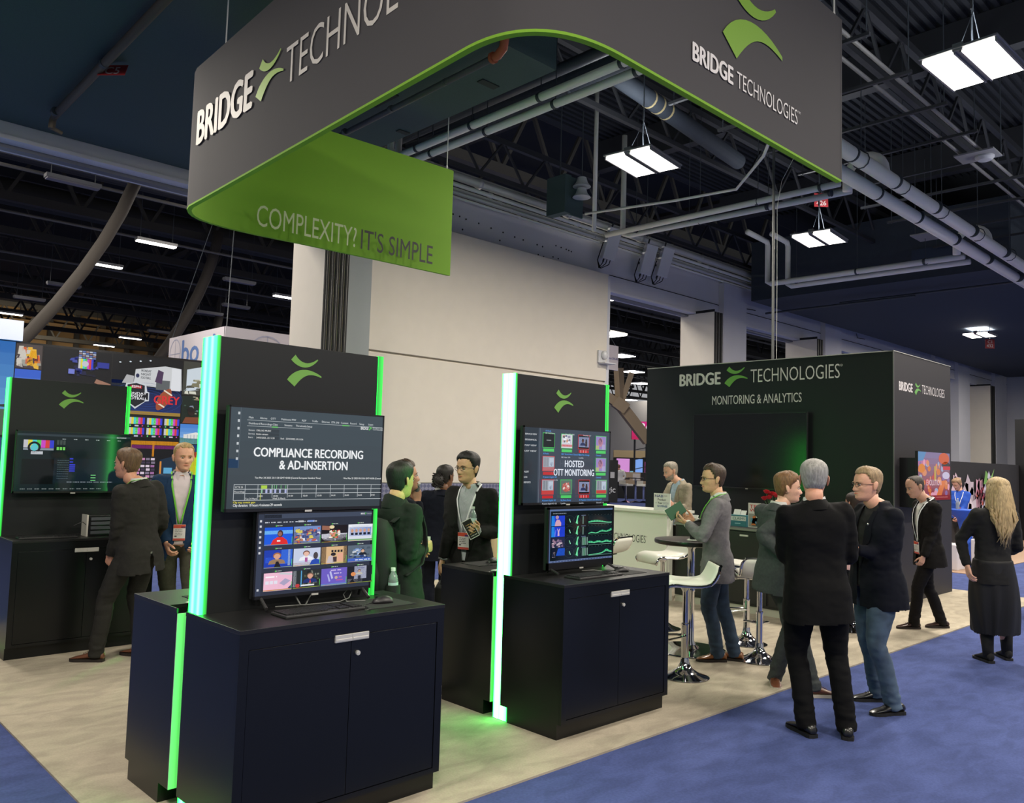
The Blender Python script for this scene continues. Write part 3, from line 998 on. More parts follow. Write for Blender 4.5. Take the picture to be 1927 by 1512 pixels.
            c.oval(.58, .44, .06, .09, (200, 170, 150)).rect(.68, .42, .12, .08, (190, 110, 170)).rect(.58, .26, .26, .06, (190, 90, 150))
        else:
            c.rect(0, 0, 1, 1, (24, 24, 26)).rect(.26, .25, .5, .75, (196, 200, 226)).rect(0, .05, .6, .22, (160, 160, 170)).up()
            face_pic(c, .46, .72, .16, (190, 150, 130), (70, 60, 56), (190, 186, 170))
            c.rect(.41, .1, .12, .34, (44, 44, 50)).oval(.22, .55, .10, .12, (220, 140, 80)).words(.36, .86, .3, .06, (120, 124, 160), 8).poly([(.05, .02), (.2, .3), (.3, .02)], (20, 20, 22))
        c.up().full()
        c.rect(x, y + .002, cw, .0022, (150, 170, 60)).rect(x + cw * .1, y + .002, cw * .25, .0022, (206, 130, 60)).rect(x + cw * .97, y + chh * .1, .003, chh * .35, (90, 200, 90))
c.full().build('screen_picture', SCREEN, t)

# hosted monitoring screen of the second kiosk
t, c, w, h = television('wall-hung screen titled hosted OTT monitoring on the middle kiosk', K2, .034, 1.455, .932, .546, .440, wall=.066)
c.grad(0, 0, w, h, (58, 68, 82), (62, 70, 84), 5).up()
c.rect(0, 0, .15 * w, h, (40, 50, 60)).rect(0, .74 * h, .17 * w, .085 * h, (62, 74, 86)).up()
c.rect(.165 * w, 0, .0025, h, (120, 130, 140))
for k, q in enumerate(('SERVICE VIEW', 'GEOGRAPHICAL', 'MAP VIEW', 'LIST VIEW')):
    c.text(q, .004, (.90 - .075 * k) * h, .011, (206, 210, 214), .115, .015)
for k, q in enumerate(('ALERT', 'LOG', 'REPORTS')):
    c.text(q, .004, (.40 - .07 * k) * h, .011, (206, 210, 214), bold=.015)
def thumb(x, y, kind, ok, title, sub, tw=.115):
    c.full()
    col = (70, 190, 90) if ok else (204, 50, 54)
    c.rect(x - .004, y - .004, tw + .008, .098 + .008, col).up()
    c.rect(x, y, tw, .098, (20, 24, 28)).up().window(x, y, tw, .098)
    if kind == 0:
        c.rect(.3, .48, .4, .05, (150, 160, 160))
    elif kind == 1:
        c.rect(0, 0, 1, 1, (206, 206, 214)).rect(0, .1, 1, .16, (200, 50, 54)).up()
        speckle(c, .05, .3, .9, .65, [(60, 80, 120), (150, 150, 170), (200, 150, 120), (230, 230, 236), (90, 90, 100)], 16, 5, .15, .35)
    elif kind == 2:
        c.rect(0, 0, 1, 1, (12, 12, 14)).rect(0, .12, 1, .76, (150, 160, 196)).up()
        face_pic(c, .40, .60, .28, (90, 60, 56), (30, 26, 26), (40, 50, 90))
        c.rect(.62, .18, .2, .36, (60, 50, 56)).oval(.72, .62, .08, .12, (50, 40, 44))
    elif kind == 3:
        c.rect(0, 0, 1, 1, (150, 130, 190)).rect(0, 0, .3, .3, (180, 190, 90)).up().oval(.45, .55, .24, .34, (180, 130, 150)).oval(.42, .62, .18, .26, (70, 60, 90)).rect(.6, .0, .3, .4, (170, 160, 200)).up()
    elif kind == 4:
        c.rect(0, 0, 1, 1, (150, 156, 166)).rect(0, 0, 1, .25, (190, 60, 56)).rect(.55, .3, .4, .6, (190, 204, 220)).rect(.1, .3, .16, .65, (110, 116, 124)).rect(.32, .3, .14, .65, (120, 126, 132)).oval(.78, .48, .12, .15, (60, 70, 110)).up()
    elif kind == 5:
        c.rect(0, 0, 1, 1, (90, 110, 100)).oval(.5, .48, .36, .34, (190, 80, 76)).oval(.5, .52, .22, .18, (214, 150, 140)).up()
        speckle(c, .1, .15, .8, .7, [(220, 214, 206), (150, 50, 50), (200, 110, 100)], 18, 3, .1, .22)
    c.up().full()
    c.rect(x + .002, y - .030, tw - .004, .020, (80, 200, 100) if ok else (190, 40, 44))
    if not ok and kind == 2:
        for q in range(3):
            c.up().rect(x + .02 + .028 * q, y - .030, .008, .020, (226, 150, 150))
    c.text(title, x + .002, y - .050, .011, (80, 150, 226), bold=.02)
    c.text(sub, x + .002, y - .072, .0095, (196, 200, 208), bold=.01)
X_ = [.20 * w, .405 * w, .605 * w, .815 * w]
Y_ = [.745 * h, .43 * h, .115 * h]
thumb(X_[0], Y_[0], 0, True, 'Al Aoula', 'HD 2 HD Demo')
thumb(X_[1], Y_[0], 1, True, 'BBC World News Channel HD', 'BBC News  0.99')
thumb(X_[2], Y_[0], 2, False, 'NewsMax Orange', '2 profiles')
thumb(X_[3], Y_[0], 3, True, 'Channel1', 'Channel1  4.09')
thumb(X_[0] - .006, Y_[1], 4, False, 'Al Jazeera English HD', 'Al Jazeera English HD 1.78')
thumb(X_[3], Y_[1], 3, True, 'Channel2', 'Channel2  4.99')
thumb(X_[0] - .012, Y_[2], 4, False, 'Al Jazeera English HD', 'Al Jazeera English HD 1.82')
thumb(X_[1] - .01, Y_[2], 5, True, 'Big Bunny Bunny', '2 profiles')
thumb(X_[2], Y_[2], 2, False, 'Al Mayadeen Channel Lebanon', '2 profiles')
thumb(X_[3], Y_[2], 4, True, 'Channel3', 'Channel3  3.14')
for xx, a, b2 in ((X_[0], 'Al Aoula', 'HD 2 HD Demo'), (X_[1] + .02, '', 'News HD  10.00'), (X_[2] + .03, '', 'Streaming  3.17')):
    if a:
        c.text(a, xx, .955 * h, .011, (80, 150, 226), bold=.02)
    c.text(b2, xx, .925 * h, .0095, (196, 200, 208), bold=.01)
c.text('HOSTED', .54 * w, .485 * h, .046, (226, 232, 244), .205, .032, 'c')
c.text('OTT MONITORING', .54 * w, .365 * h, .046, (226, 232, 244), .435, .032, 'c')
c.build('screen_picture', SCREEN, t)

# waveform monitor of the second kiosk
t, c, w, h = television('desk monitor with green waveform graphs on the middle kiosk counter', K2, .196, 1.012, .712, .432, .345, feet=.990, bez=.016, bottom=.05)
c.rect(0, 0, w, h, (8, 18, 22)).up()
c.rect(0, .965 * h, w, .035 * h, (90, 110, 150)).rect(0, 0, .02 * w, h, (76, 96, 136)).rect(0, 0, w, .035 * h, (96, 112, 150)).up()
for k in range(20):
    c.rect((.05 + .046 * k) * w, .008 * h, .03 * w, .016 * h, (60, 74, 110))
c.words(.05 * w, .915 * h, .2 * w, .014 * h, (120, 130, 140), 2)
for r_ in range(4):
    y0 = (.685 - .205 * r_) * h
    c.window(.03 * w, y0, .20 * w, .195 * h)
    if r_ < 2:
        c.rect(0, 0, 1, 1, (30, 60, 200)).poly([(0, 0), (.3, 0), (.2, 1), (0, 1)], (40, 140, 220)).up()
        if r_ == 0:
            c.poly([(.25, 0), (.3, .4), (.4, .62), (.6, .6), (.72, .3), (.72, 0)], (206, 160, 180)).oval(.42, .85, .12, .18, (176, 140, 160))
        else:
            c.poly([(.46, .1), (.48, .5), (.42, .8), (.46, .82), (.54, .6), (.60, .82), (.64, .8), (.58, .5), (.6, .1)], (200, 170, 206)).poly([(.2, .1), (.3, .7), (.36, .7), (.3, .1)], (90, 110, 230))
    elif r_ == 2:
        c.rect(0, 0, 1, 1, (30, 34, 60))
        speckle(c, 0, .05, 1, .9, [(150, 120, 140), (40, 40, 60), (200, 180, 190), (24, 24, 34), (110, 90, 120)], 34, 6, .08, .25)
    else:
        c.rect(0, .2, 1, .8, (12, 20, 40)).poly([(.35, .3), (.5, 1), (1, 1), (1, .3)], (40, 90, 210)).up()
        speckle(c, 0, .1, .4, .6, [(120, 110, 120), (30, 30, 40), (70, 74, 100)], 12, 7, .1, .3)
    c.up().full()
    cx, cy = .30 * w, y0 + .10 * h
    c.ring(cx, cy, .052, .034, .0012, (50, 70, 70))
    c.poly([(cx - .004, cy + .012), (cx + .004, cy + .008), (cx + .014, cy - .014), (cx + .008, cy - .016)], (150, 230, 190))
    cx = .415 * w
    c.line([(cx - .042, cy), (cx, cy + .038), (cx + .042, cy), (cx, cy - .038), (cx - .042, cy)], .0012, (70, 84, 80))
    r = random.Random(r_)
    c.poly([(cx - .004, cy), (cx + .006, cy + .03), (cx + .022, cy + .034), (cx + .010, cy + .006), (cx + .012, cy - .03), (cx - .012, cy - .02)], (110, 220, 160))
    nb_ = 1 if r_ < 2 else 4
    for k in range(nb_):
        c.rect(.495 * w + .018 * k + (.008 if nb_ == 1 else 0), y0 + .02 * h, .010, .15 * h, (110, 140, 130) if k != 1 else (130, 200, 160))
    c.rect(.485 * w, y0 + .178 * h, .07 * w, .016 * h, (84, 96, 120))
    X0, X1 = .60 * w, .985 * w
    c.rect(X0, y0 + .005 * h, X1 - X0, .175 * h, (14, 28, 34)).up()
    for k in range(8):
        c.rect(X0 + (X1 - X0) * k / 7.2, y0 + .185 * h, .003, .003, (120, 140, 140))
    m = 26
    pts = []
    for k in range(m + 1):
        u = k / m
        v = (.28 + .16 * math.sin(u * 5 + r_)) if r_ == 0 else (.12 + .42 * u + .1 * math.sin(u * 14)) if r_ == 1 else (.30 + .18 * abs(math.sin(u * 9 + 1))) if r_ == 2 else (.05 + .30 * u + .38 * math.exp(-((u - .76) / .13) ** 2))
        pts.append((X0 + (X1 - X0) * u, y0 + (.02 + .15 * v) * h, v))
    for k in range(m):
        lo = (.03 if r_ == 0 else .10 * 0) * h
        f0 = .45 if r_ in (0, 2) else .72
        c.poly([(pts[k][0], y0 + .02 * h + (pts[k][1] - y0 - .02 * h) * f0), (pts[k + 1][0], y0 + .02 * h + (pts[k + 1][1] - y0 - .02 * h) * f0), (pts[k + 1][0], pts[k + 1][1]), (pts[k][0], pts[k][1])], (46, 160, 108) if k % 3 else (80, 200, 140))
    c.up().line([(p[0], y0 + .02 * h + (p[1] - y0 - .02 * h) * .62) for p in pts], .004, (110, 220, 160))
    c.rect(X0, y0 + .012 * h, X1 - X0, .004 * h, (150, 200, 180) if r_ != 1 else (60, 120, 90))
    c.up()
c.build('screen_picture', SCREEN, t)

# analyser screen of the dim kiosk
t, c, w, h = television('dark analyser screen with a test-bar picture beside the man in the dark suit', K3, .060, 1.350, .965, .552, .395, wall=.110)
c.rect(0, 0, w, h, (12, 26, 28)).up()
c.rect(0, .93 * h, w, .035 * h, (44, 56, 62)).rect(.05 * w, .12 * h, .27 * w, .42 * h, (5, 10, 10)).rect(.32 * w, .14 * h, .66 * w, .42 * h, (16, 30, 38)).up()
bars(c, .055 * w, .73 * h, .255 * w, .13 * h)
c.rect(.055 * w, .69 * h, .255 * w, .035 * h, (130, 140, 150)).up().ring(.145 * w, .735 * h, .052, .052, .018, (14, 18, 24)).oval(.145 * w, .735 * h, .03, .03, (90, 190, 200)).rect(.12 * w, .62 * h, .1 * w, .05 * h, (186, 190, 196))
for k in range(3):
    c.rect((.335 + .027 * k) * w, .70 * h, .02 * w, .05 * h, (110, 200, 90)).rect((.335 + .027 * k) * w, .79 * h, .02 * w, .08 * h, (60, 70, 66))
for k in range(6):
    c.words((.38 + .10 * k) * w, .885 * h, .03 * w, .010 * h, (190, 200, 200), k)
for k in range(9):
    c.words(.35 * w, (.52 - .038 * k) * h, .10 * w, .008 * h, (80, 96, 104), k)
    if 2 < k:
        c.up()
for k, yy in enumerate((.545, .49, .44, .405, .37, .335)):
    c.rect(.455 * w, yy * h, (.05 if k > 1 else .03) * w, .022 * h, (50, 60, 200))
for k in range(3):
    c.rect(.65 * w, (.27 - .045 * k) * h, .045 * w, .012 * h, (120, 214, 130))
for k in range(7):
    c.words((.44 + .06 * k) * w, .152 * h, .05 * w, .010 * h, (150, 160, 170), k)
for k in range(12):
    c.words((.05 + .06 * k) * w, .035 * h, .04 * w, .010 * h, (130, 140, 140), k + 3)
c.text('BRIDGE TECHNOLOGIES', .87 * w, .935 * h, .010, (206, 210, 210), .085, .01)
c.build('screen_picture', SCREEN, t)

# ---------------------------------------------------------------- keyboards, mice, mats
KEYB = mat('keyboard_shell', (46, 46, 47), .45)
KEYS = mat('keyboard_keys', (30, 30, 32), .5)
def keyboard(label, loc, rz, wire=None):
    t = thing('keyboard', label, 'keyboard', loc, rz, 'keyboards on the kiosks')
    obj('base', MB().box(-.225, .225, -.075, .075, 0, .014), KEYB, t, bevel=.004, local=True)
    for r_ in range(6):
        m = MB()
        n = 15 if r_ else 12
        y = -.058 + r_ * .0205
        for q in range(n):
            x0 = -.215 + q * .0193
            if r_ == 0 and 3 < q < 9:
                continue
            m.box(x0, x0 + .0165, y, y + .0165, .013, .0205)
        if r_ == 0:
            m.box(-.138, -.042, y, y + .0165, .013, .0205)
        for q in range(7):
            x0 = .082 + q * .0193
            if (q == 3 and r_ < 9) or (q < 3 and r_ in (2,)):
                continue
            m.box(x0, x0 + .0165, y, y + .0165, .013, .0205)
        o = obj('key_row', m, KEYS, t, local=True)
        o['kind'] = 'stuff'
    w = MB()
    w.tube([(.03, .076, .006), (.02, .11, .004), (-.04, .13, .004), (-.03, .16, .004)], .0022, 6)
    obj('cable', w, KEYB, t, local=True)
    return t
MOUSE = mat('mouse_plastic', (42, 41, 43), .4)
def mouse(label, loc, rz):
    t = thing('computer_mouse', label, 'mouse', loc, rz, 'computer mice on the kiosks')
    m = MB()
    X, Z = Vector((1, 0, 0)), Vector((0, 0, 1))
    rings = []
    for y, a, hh in ((-.056, .012, .010), (-.05, .024, .024), (-.03, .031, .036), (0, .031, .038), (.03, .029, .030), (.05, .022, .018), (.057, .010, .008)):
        rings.append([Vector((math.cos(q) * a, y, max(0, math.sin(q)) * hh + .001)) for q in [2 * PI * k / 16 for k in range(16)]])
    m.loft(rings)
    obj('shell', m, MOUSE, t, smooth='all', local=True)
    obj('scroll_wheel', MB().cyl((-.003, .034, .028), (.003, .034, .028), .008, n=10), BEZEL, t, local=True)
    w = MB()
    w.tube([(0, .056, .005), (-.02, .10, .003), (-.08, .13, .003), (-.16, .12, .003), (-.19, .16, .003)], .0018, 6)
    obj('cable', w, KEYB, t, local=True)
    return t
MATM = mat('mouse_mat_rubber', (30, 31, 32), .8)
def mouse_mat(label, loc, rz, w=.25, d=.21):
    return one_at('mouse_mat', MB().box(-w / 2, w / 2, -d / 2, d / 2, 0, .003), MATM, label, 'mouse mat', loc, rz, 'mouse mats on the kiosks')
def one_at(name, mb, m, label, cat, loc, rz=0, group=None, smooth=False, bevel=0.0):
    return tag(link(name, mb.mesh(name, m, smooth, bevel), None, loc, rz), label, cat, group)
CZ = .987
keyboard('black keyboard on the front kiosk counter below the twelve-picture monitor', (2.215, 3.665, CZ), math.radians(1))
keyboard('black keyboard on the middle kiosk counter below the waveform monitor', (4.415, 3.745, CZ), 0)
keyboard('dim keyboard on the far-left kiosk counter under the analyser screen', (2.09, 7.95, CZ), math.radians(-4))
mouse_mat('black mouse mat on the front kiosk counter', (2.60, 3.70, CZ), math.radians(2), .30, .25)
mouse_mat('black mouse mat on the middle kiosk counter', (4.78, 3.765, CZ), 0)
mouse_mat('black mouse mat on the rear counter of the front kiosk by the glowing strip', (1.975, 4.36, CZ), 0)
mouse_mat('black mouse mat on the rear counter of the middle kiosk', (4.20, 4.66, CZ), 0)
mouse('dark grey mouse on the front kiosk counter', (2.615, 3.69, CZ + .003), math.radians(75))
mouse('dark grey mouse on the middle kiosk counter', (4.765, 3.785, CZ + .003), math.radians(70))
mouse('dark grey mouse on the rear counter of the middle kiosk', (4.30, 4.66, CZ + .003), math.radians(100))
w = MB()
w.tube([(2.20, 3.88, 1.04), (2.215, 3.85, .995), (2.25, 3.86, .99), (2.33, 3.94, 1.03), (2.36, 3.93, 1.045)], .004, 6)
w.tube([(2.10, 3.90, .99), (2.3, 3.86, .99), (2.45, 3.85, .99), (2.52, 3.87, 1.0), (2.55, 3.89, 1.03), (2.53, 3.9, 1.045), (2.49, 3.88, 1.02), (2.48, 3.83, .99), (2.58, 3.80, .99)], .003, 6)
one('cable', w, mat('grey_cable', (120, 122, 118), .5), 'looped grey cables lying behind the keyboard on the front kiosk', 'cable')
w = MB()
w.tube([(4.5, 3.93, 1.0), (4.6, 3.90, 1.0), (4.68, 3.86, .99), (4.72, 3.83, .99)], .0025, 6)
one('cable', w, mat('grey_cable', (120, 122, 118), .5), 'thin grey cable behind the keyboard on the middle kiosk', 'cable')
# small card and key left on the rear counters
for loc, lb in (((1.84, 4.26, CZ), 'small white card on the rear counter edge beside the front glowing strip'), ((4.05, 4.33, CZ), 'small white card on the rear counter beside the bright strip')):
    one_at('card', MB().box(-.04, .04, -.03, .03, 0, .003), mat('white_card', (226, 226, 220), .5), lb, 'card', loc, .2)
# equipment box on the far-left kiosk
t = thing('rack_unit', 'small open black equipment rack standing on the far-left kiosk counter', 'equipment', (2.50, 7.98, CZ))
obj('side_plate', MB().box(2.395, 2.41, 7.93, 8.07, CZ, CZ + .19), mat('pale_plate', (200, 196, 184), .5), t)
obj('frame', MB().box(2.42, 2.62, 7.94, 8.06, CZ, CZ + .185), BEZEL, t, bevel=.004)
for k in range(4):
    obj('module', MB().box(2.432, 2.61, 7.925, 7.945, CZ + .02 + .04 * k, CZ + .048 + .04 * k), mat('module_grey', (76, 80, 84), .4), t)
w = MB()
w.tube([(2.40, 7.95, CZ + .10), (2.36, 7.92, CZ + .13), (2.32, 7.9, CZ + .12), (2.28, 7.9, CZ + .1)], .003, 6)
obj('cable', w, KEYB, t)

# ---------------------------------------------------------------- booth back block with its dead screen
F0 = .012
BLOCK_F = mat('black_green_wall_film', (23, 28, 28), .42, var=.03, scale=2, spec=.4)
BLOCK_S = mat('charcoal_wall_film', (46, 44, 48), .55, spec=.3)
EDGE_W = mat('pale_board_edge', (190, 190, 180), .6)
t = thing('booth_wall_block', 'tall charcoal booth wall block with brand lettering and dead screen', 'booth wall', (12.3, 6.4, F0))
obj('front_board', MB().box(11.227, 11.30, 4.385, 8.43, F0, 3.38), BLOCK_F, t)
obj('side_board', MB().box(11.232, 13.386, 4.379, 4.45, F0, 3.385), BLOCK_S, t)
obj('core', MB().box(11.30, 13.38, 4.45, 8.43, F0, 3.36), BLOCK_S, t)
obj('top_edging', MB().box(11.222, 11.302, 4.376, 8.432, 3.38, 3.392).box(11.222, 13.39, 4.374, 4.45, 3.385, 3.392), EDGE_W, t)
obj('corner_bead', MB().box(11.219, 11.232, 4.371, 4.384, F0, 3.39), mat('bead_grey', (110, 112, 108), .4, .4), t)
jn = MB()
for z in (1.96, 3.0):
    jn.box(11.2265, 11.2275, 4.385, 4.42, z, z + .004)
obj('board_joint', jn, GAP, t)
c = Canvas((11.2255, 0, 0), (0, -1, 0), (0, 0, 1))
WHT = (222, 222, 212)
c.text('BRIDGE', -7.775, 3.062, .185, WHT, .753, .055)
c.emblem(-6.946, 3.005, .40, .32, (112, 178, 74))
c.text('TECHNOLOGIES', -6.494, 3.058, .20, WHT, 1.386, -.006)
c.ring(-5.085, 3.235, .017, .017, .004, WHT)
c.text('R', -5.091, 3.228, .013, WHT)
c.text('MONITORING & ANALYTICS', -7.162, 2.738, .135, WHT, 1.49, .006)
c.build('lettering', PRINT, t)
c = Canvas((0, 4.3775, 0), (1, 0, 0), (0, 0, 1))
c.text('BRIDGE', 11.42, 2.875, .115, (214, 208, 208), .47, .055)
c.emblem(11.965, 2.845, .235, .18, (104, 166, 84))
c.text('TECHNOLOGIES', 12.24, 2.885, .125, (214, 208, 208), .89, -.006)
c.build('lettering', PRINT, t)

KW = Matrix.Translation((11.13, 7.44, 0)) @ Matrix.Rotation(-PI / 2, 4, 'Z')
t, c, w, h = television('large switched-off screen on the booth wall block, reflecting green', KW, 0, 1.45, 1.90, 1.135, 0, wall=.09, bez=.012)
c.rect(0, 0, w, h, (0, 1, 1))
c.build('screen_picture', screen_mat('dead_display', .5, rough=.16, spec=.3), t)
KP = Matrix.Translation((0, 0, 0))
t, c, w, h = television('angled display with a blurred colourful poster on the side of the booth wall block', KP, 11.30, 1.385, 1.19, .665, 4.10, wall=.0, bez=.006)
obj('wall_mount', MB().box(11.42, 12.2, 4.15, 4.378, 1.30, 1.96), BEZEL, t)
c.grad(0, 0, w, h, (122, 110, 150), (140, 50, 50), 8).up()
r = random.Random(5)
c.poly([(0, h), (.25 * w, h), (.1 * w, .72 * h), (0, .7 * h)], (84, 130, 176)).poly([(0, .72 * h), (.30 * w, .76 * h), (.30 * w, .84 * h), (0, .80 * h)], (196, 110, 140)).up()
for k in range(46):
    x, y = r.random() * w, r.random() * h * .8
    c.oval(min(max(x, .06 * w), .94 * w), min(max(y, .05), h - .05), r.uniform(.03, .12) * w * .6, r.uniform(.02, .05), r.choice([(196, 96, 40), (206, 130, 90), (176, 60, 60), (214, 150, 170), (130, 100, 150), (200, 110, 50), (150, 160, 190)]), 10)
    if k % 4 == 0:
        c.up()
c.oval(.80 * w, .88 * h, .17 * w, .08, (196, 84, 40)).oval(.86 * w, .74 * h, .13 * w, .05, (40, 24, 26)).up().rect(.76 * w, .64 * h, .24 * w, .05, (190, 30, 44)).oval(.86 * w, .52 * h, .12 * w, .05, (190, 180, 206)).oval(.10 * w, .66 * h, .10 * w, .06, (206, 120, 30)).rect(.48 * w, .40 * h, .06 * w, .2, (180, 150, 70)).up()
c.poly([(.5 * w, 0), (.7 * w, .4 * h), (.86 * w, .42 * h), (.66 * w, 0)], (206, 110, 50)).up()
c.text('EVOLUTION', .24 * w, .31 * h, .075, (222, 190, 200), .46 * w, .0)
c.rect(0, 0, w, .10 * h, (130, 34, 36)).words(.08 * w, .05 * h, .84 * w, .012, (190, 120, 120), 3)
c.up().rect(0, -.012, .04 * w, .03, (206, 44, 70))
c.build('screen_picture', SCREEN, t)

# ---------------------------------------------------------------- reception and back counter
t = thing('reception_counter', 'white reception counter with printed front near the grey tweed blazer', 'counter', (9.1, 7.3, F0))
obj('front_panel', MB().box(8.95, 9.0, 6.37, 8.35, F0, 1.135), mat('white_counter_laminate', (216, 218, 206), .35), t, bevel=.002)
obj('end_panel', MB().box(9.0, 9.07, 6.36, 6.42, F0, 1.135), mat('white_counter_laminate', (216, 218, 206), .35), t)
obj('top', MB().box(8.90, 9.45, 6.28, 8.38, 1.135, 1.172), mat('white_counter_laminate', (216, 218, 206), .35), t, bevel=.003)
c = Canvas((8.9485, 0, 0), (0, -1, 0), (0, 0, 1))
DKT = (44, 50, 46)
c.text('BRIDGE', -7.83, .73, .098, DKT, .30, .055)
c.emblem(-7.49, .71, .13, .13, (104, 166, 84))
c.text('TECHNOLOGIES', -7.34, .725, .098, DKT, .635, -.006)
c.ring(-6.69, .812, .008, .008, .002, DKT)
c.build('lettering', PRINT, t)
t = thing('back_counter', 'long dark counter with black doors behind the standing group', 'counter', (9.3, 5.5, F0))
CN = mat('dark_counter_laminate', (28, 30, 29), .4)
obj('carcass', MB().box(9.09, 9.60, 4.35, 6.33, .10, 1.0), CN, t)
obj('top', MB().box(9.06, 9.63, 4.33, 6.34, 1.0, 1.028), mat('counter_edge', (120, 124, 116), .35), t)
obj('top_film', MB().box(9.065, 9.625, 4.335, 6.335, 1.028, 1.030), CN, t)
for k in range(3):
    y = 4.40 + .62 * k
    d = obj('door', MB().box(9.07, 9.09, y, y + .585, .13, .985), CN, t, bevel=.002)
    obj('handle', MB().box(9.055, 9.07, y + .24, y + .35, .93, .95), BRUSHED, d)
obj('plinth', MB().box(9.10, 9.58, 4.35, 6.33, F0, .10), mat('pale_plinth', (176, 176, 160), .5), t)

t = thing('sign_card', 'white square award nominee card standing on the white counter end', 'sign', (9.02, 6.50, 1.172))
obj('card', MB().box(9.0, 9.012, 6.36, 6.62, 1.174, 1.395), mat('white_card', (226, 226, 220), .5), t)
obj('strut', MB().bar((9.012, 6.49, 1.3), (9.09, 6.49, 1.174), .06, .004), mat('white_card', (226, 226, 220), .5), t)
c = Canvas((8.9985, 6.615, 1.177), (0, -1, 0), (0, 0, 1))
c.text('NAB', .015, .165, .032, (48, 62, 128), .13, .03)
c.text('SHOW', .155, .178, .014, (60, 62, 70), .055)
c.text('Product', .06, .122, .028, (44, 46, 52), .13, .01)
c.text('of the', .02, .085, .011, (44, 46, 52), .03)
c.text('Year', .06, .078, .028, (44, 46, 52), .075, .02)
c.text('2026', .145, .078, .028, (150, 160, 170), .09)
c.text('NOMINEE', .055, .036, .026, (56, 90, 150), .16, .02)
c.build('print', PRINT, t)
one_at('paper', MB().box(-.10, .10, -.14, .14, 0, .012), mat('white_card', (226, 226, 220), .5), 'stack of white papers at the hidden end of the white counter', 'paper', (9.15, 7.75, 1.172), .2)

# things on the back counter
BX = 9.30
t = thing('display_box', 'teal and white boxed display reading CLAIMS on the dark back counter', 'box', (BX, 5.50, 1.03))
obj('box', MB().box(9.26, 9.36, 5.40, 5.64, 1.03, 1.17), mat('teal_card', (60, 120, 130), .5), t)
obj('sheet', MB().bar((9.30, 5.47, 1.17), (9.33, 5.47, 1.225), .07, .01, (1, 0, 0)).bar((9.30, 5.56, 1.17), (9.33, 5.56, 1.235), .09, .01, (1, 0, 0)), mat('white_card', (226, 226, 220), .5), t)
c = Canvas((9.2585, 5.64, 1.03), (0, -1, 0), (0, 0, 1))
c.rect(.005, .07, .23, .055, (206, 214, 206)).up().text('CLAIMS', .05, .082, .032, (50, 90, 96), .17, .012)
c.rect(.08, .03, .08, .012, (150, 200, 206))
c.build('print', PRINT, t)
t = thing('info_stand', 'upright leaflet stand with red lettering on the dark back counter', 'sign', (BX, 5.26, 1.03))
obj('board', MB().box(9.27, 9.29, 5.20, 5.38, 1.03, 1.33), mat('leaflet_white', (214, 210, 204), .5), t)
c = Canvas((9.2685, 5.38, 1.03), (0, -1, 0), (0, 0, 1))
c.text('TRY', .02, .235, .045, (190, 40, 44), .16, .03)
c.text('WIN', .02, .195, .035, (190, 40, 44), .16, .03)
c.rect(.01, .01, .19, .16, (150, 150, 140)).up()
speckle(c, .015, .015, .18, .15, [(90, 150, 170), (206, 120, 60), (60, 80, 90), (200, 200, 190)], 20, 3, .2, .4)
c.build('print', PRINT, t)
t = thing('card_holder', 'small clear holder of white business cards on the dark counter behind the phone', 'card holder', (9.2, 6.12, 1.03))
obj('tray', MB().box(9.17, 9.25, 6.05, 6.19, 1.03, 1.05), mat('clear_acrylic', (200, 206, 200), .2), t)
for y in (6.10, 6.155):
    obj('card', MB().bar((9.19, y, 1.05), (9.225, y, 1.13), .055, .012, (1, 0, 0)), mat('white_card', (226, 226, 220), .5), t)

# roses
t = thing('rose_bouquet', 'bunch of red roses standing behind the young man on the back counter', 'flowers', (9.32, 5.08, 1.03))
v = MB()
v.lathe([(.045, 0), (.05, .02), (.04, .10), (.055, .20), (.05, .20), (.036, .10), (.02, .02)], (9.32, 5.08, 1.03), 16)
obj('vase', v, mat('grey_glass_vase', (120, 130, 128), .1), t, smooth=True)
RED = mat('rose_red', (176, 16, 34), .6)
LEAF = mat('rose_leaf', (70, 110, 60), .6)
rr = random.Random(3)
for k in range(9):
    a = 2 * PI * k / 8
    rad = .0 if k == 8 else rr.uniform(.07, .12)
    px_, py_, pz_ = 9.32 + rad * math.cos(a), 5.08 + rad * 1.1 * math.sin(a), 1.44 + rr.uniform(-.05, .06)
    m = MB()
    for q in range(3):
        for p in range(5):
            b = 2 * PI * p / 5 + q * .6
            rq = .012 + .011 * q
            hgt = .030 - .006 * q
            pts = []
            for u in range(4):
                for s_ in range(4):
                    ang = b + (u / 3 - .5) * 1.5
                    rz_ = rq * (.5 + .7 * (s_ / 3) ** .7)
                    pts.append((px_ + rz_ * math.cos(ang), py_ + rz_ * math.sin(ang), pz_ - .02 + (hgt + .018) * s_ / 3 * (1 - .25 * abs(u / 3 - .5) * 2)))
            m.add(pts, [(u * 4 + s_, (u + 1) * 4 + s_, (u + 1) * 4 + s_ + 1, u * 4 + s_ + 1) for u in range(3) for s_ in range(3)])
    m.sphere((px_, py_, pz_ - .005), (.028, .028, .022), 10, 6)
    fo = obj('rose', m, RED, t, smooth='all')
    st = MB()
    st.tube([(9.32, 5.08, 1.15), (9.32 + rad * .5 * math.cos(a), 5.08 + rad * .5 * math.sin(a), 1.28), (px_, py_, pz_ - .02)], .003, 5)
    obj('stem', st, LEAF, fo)
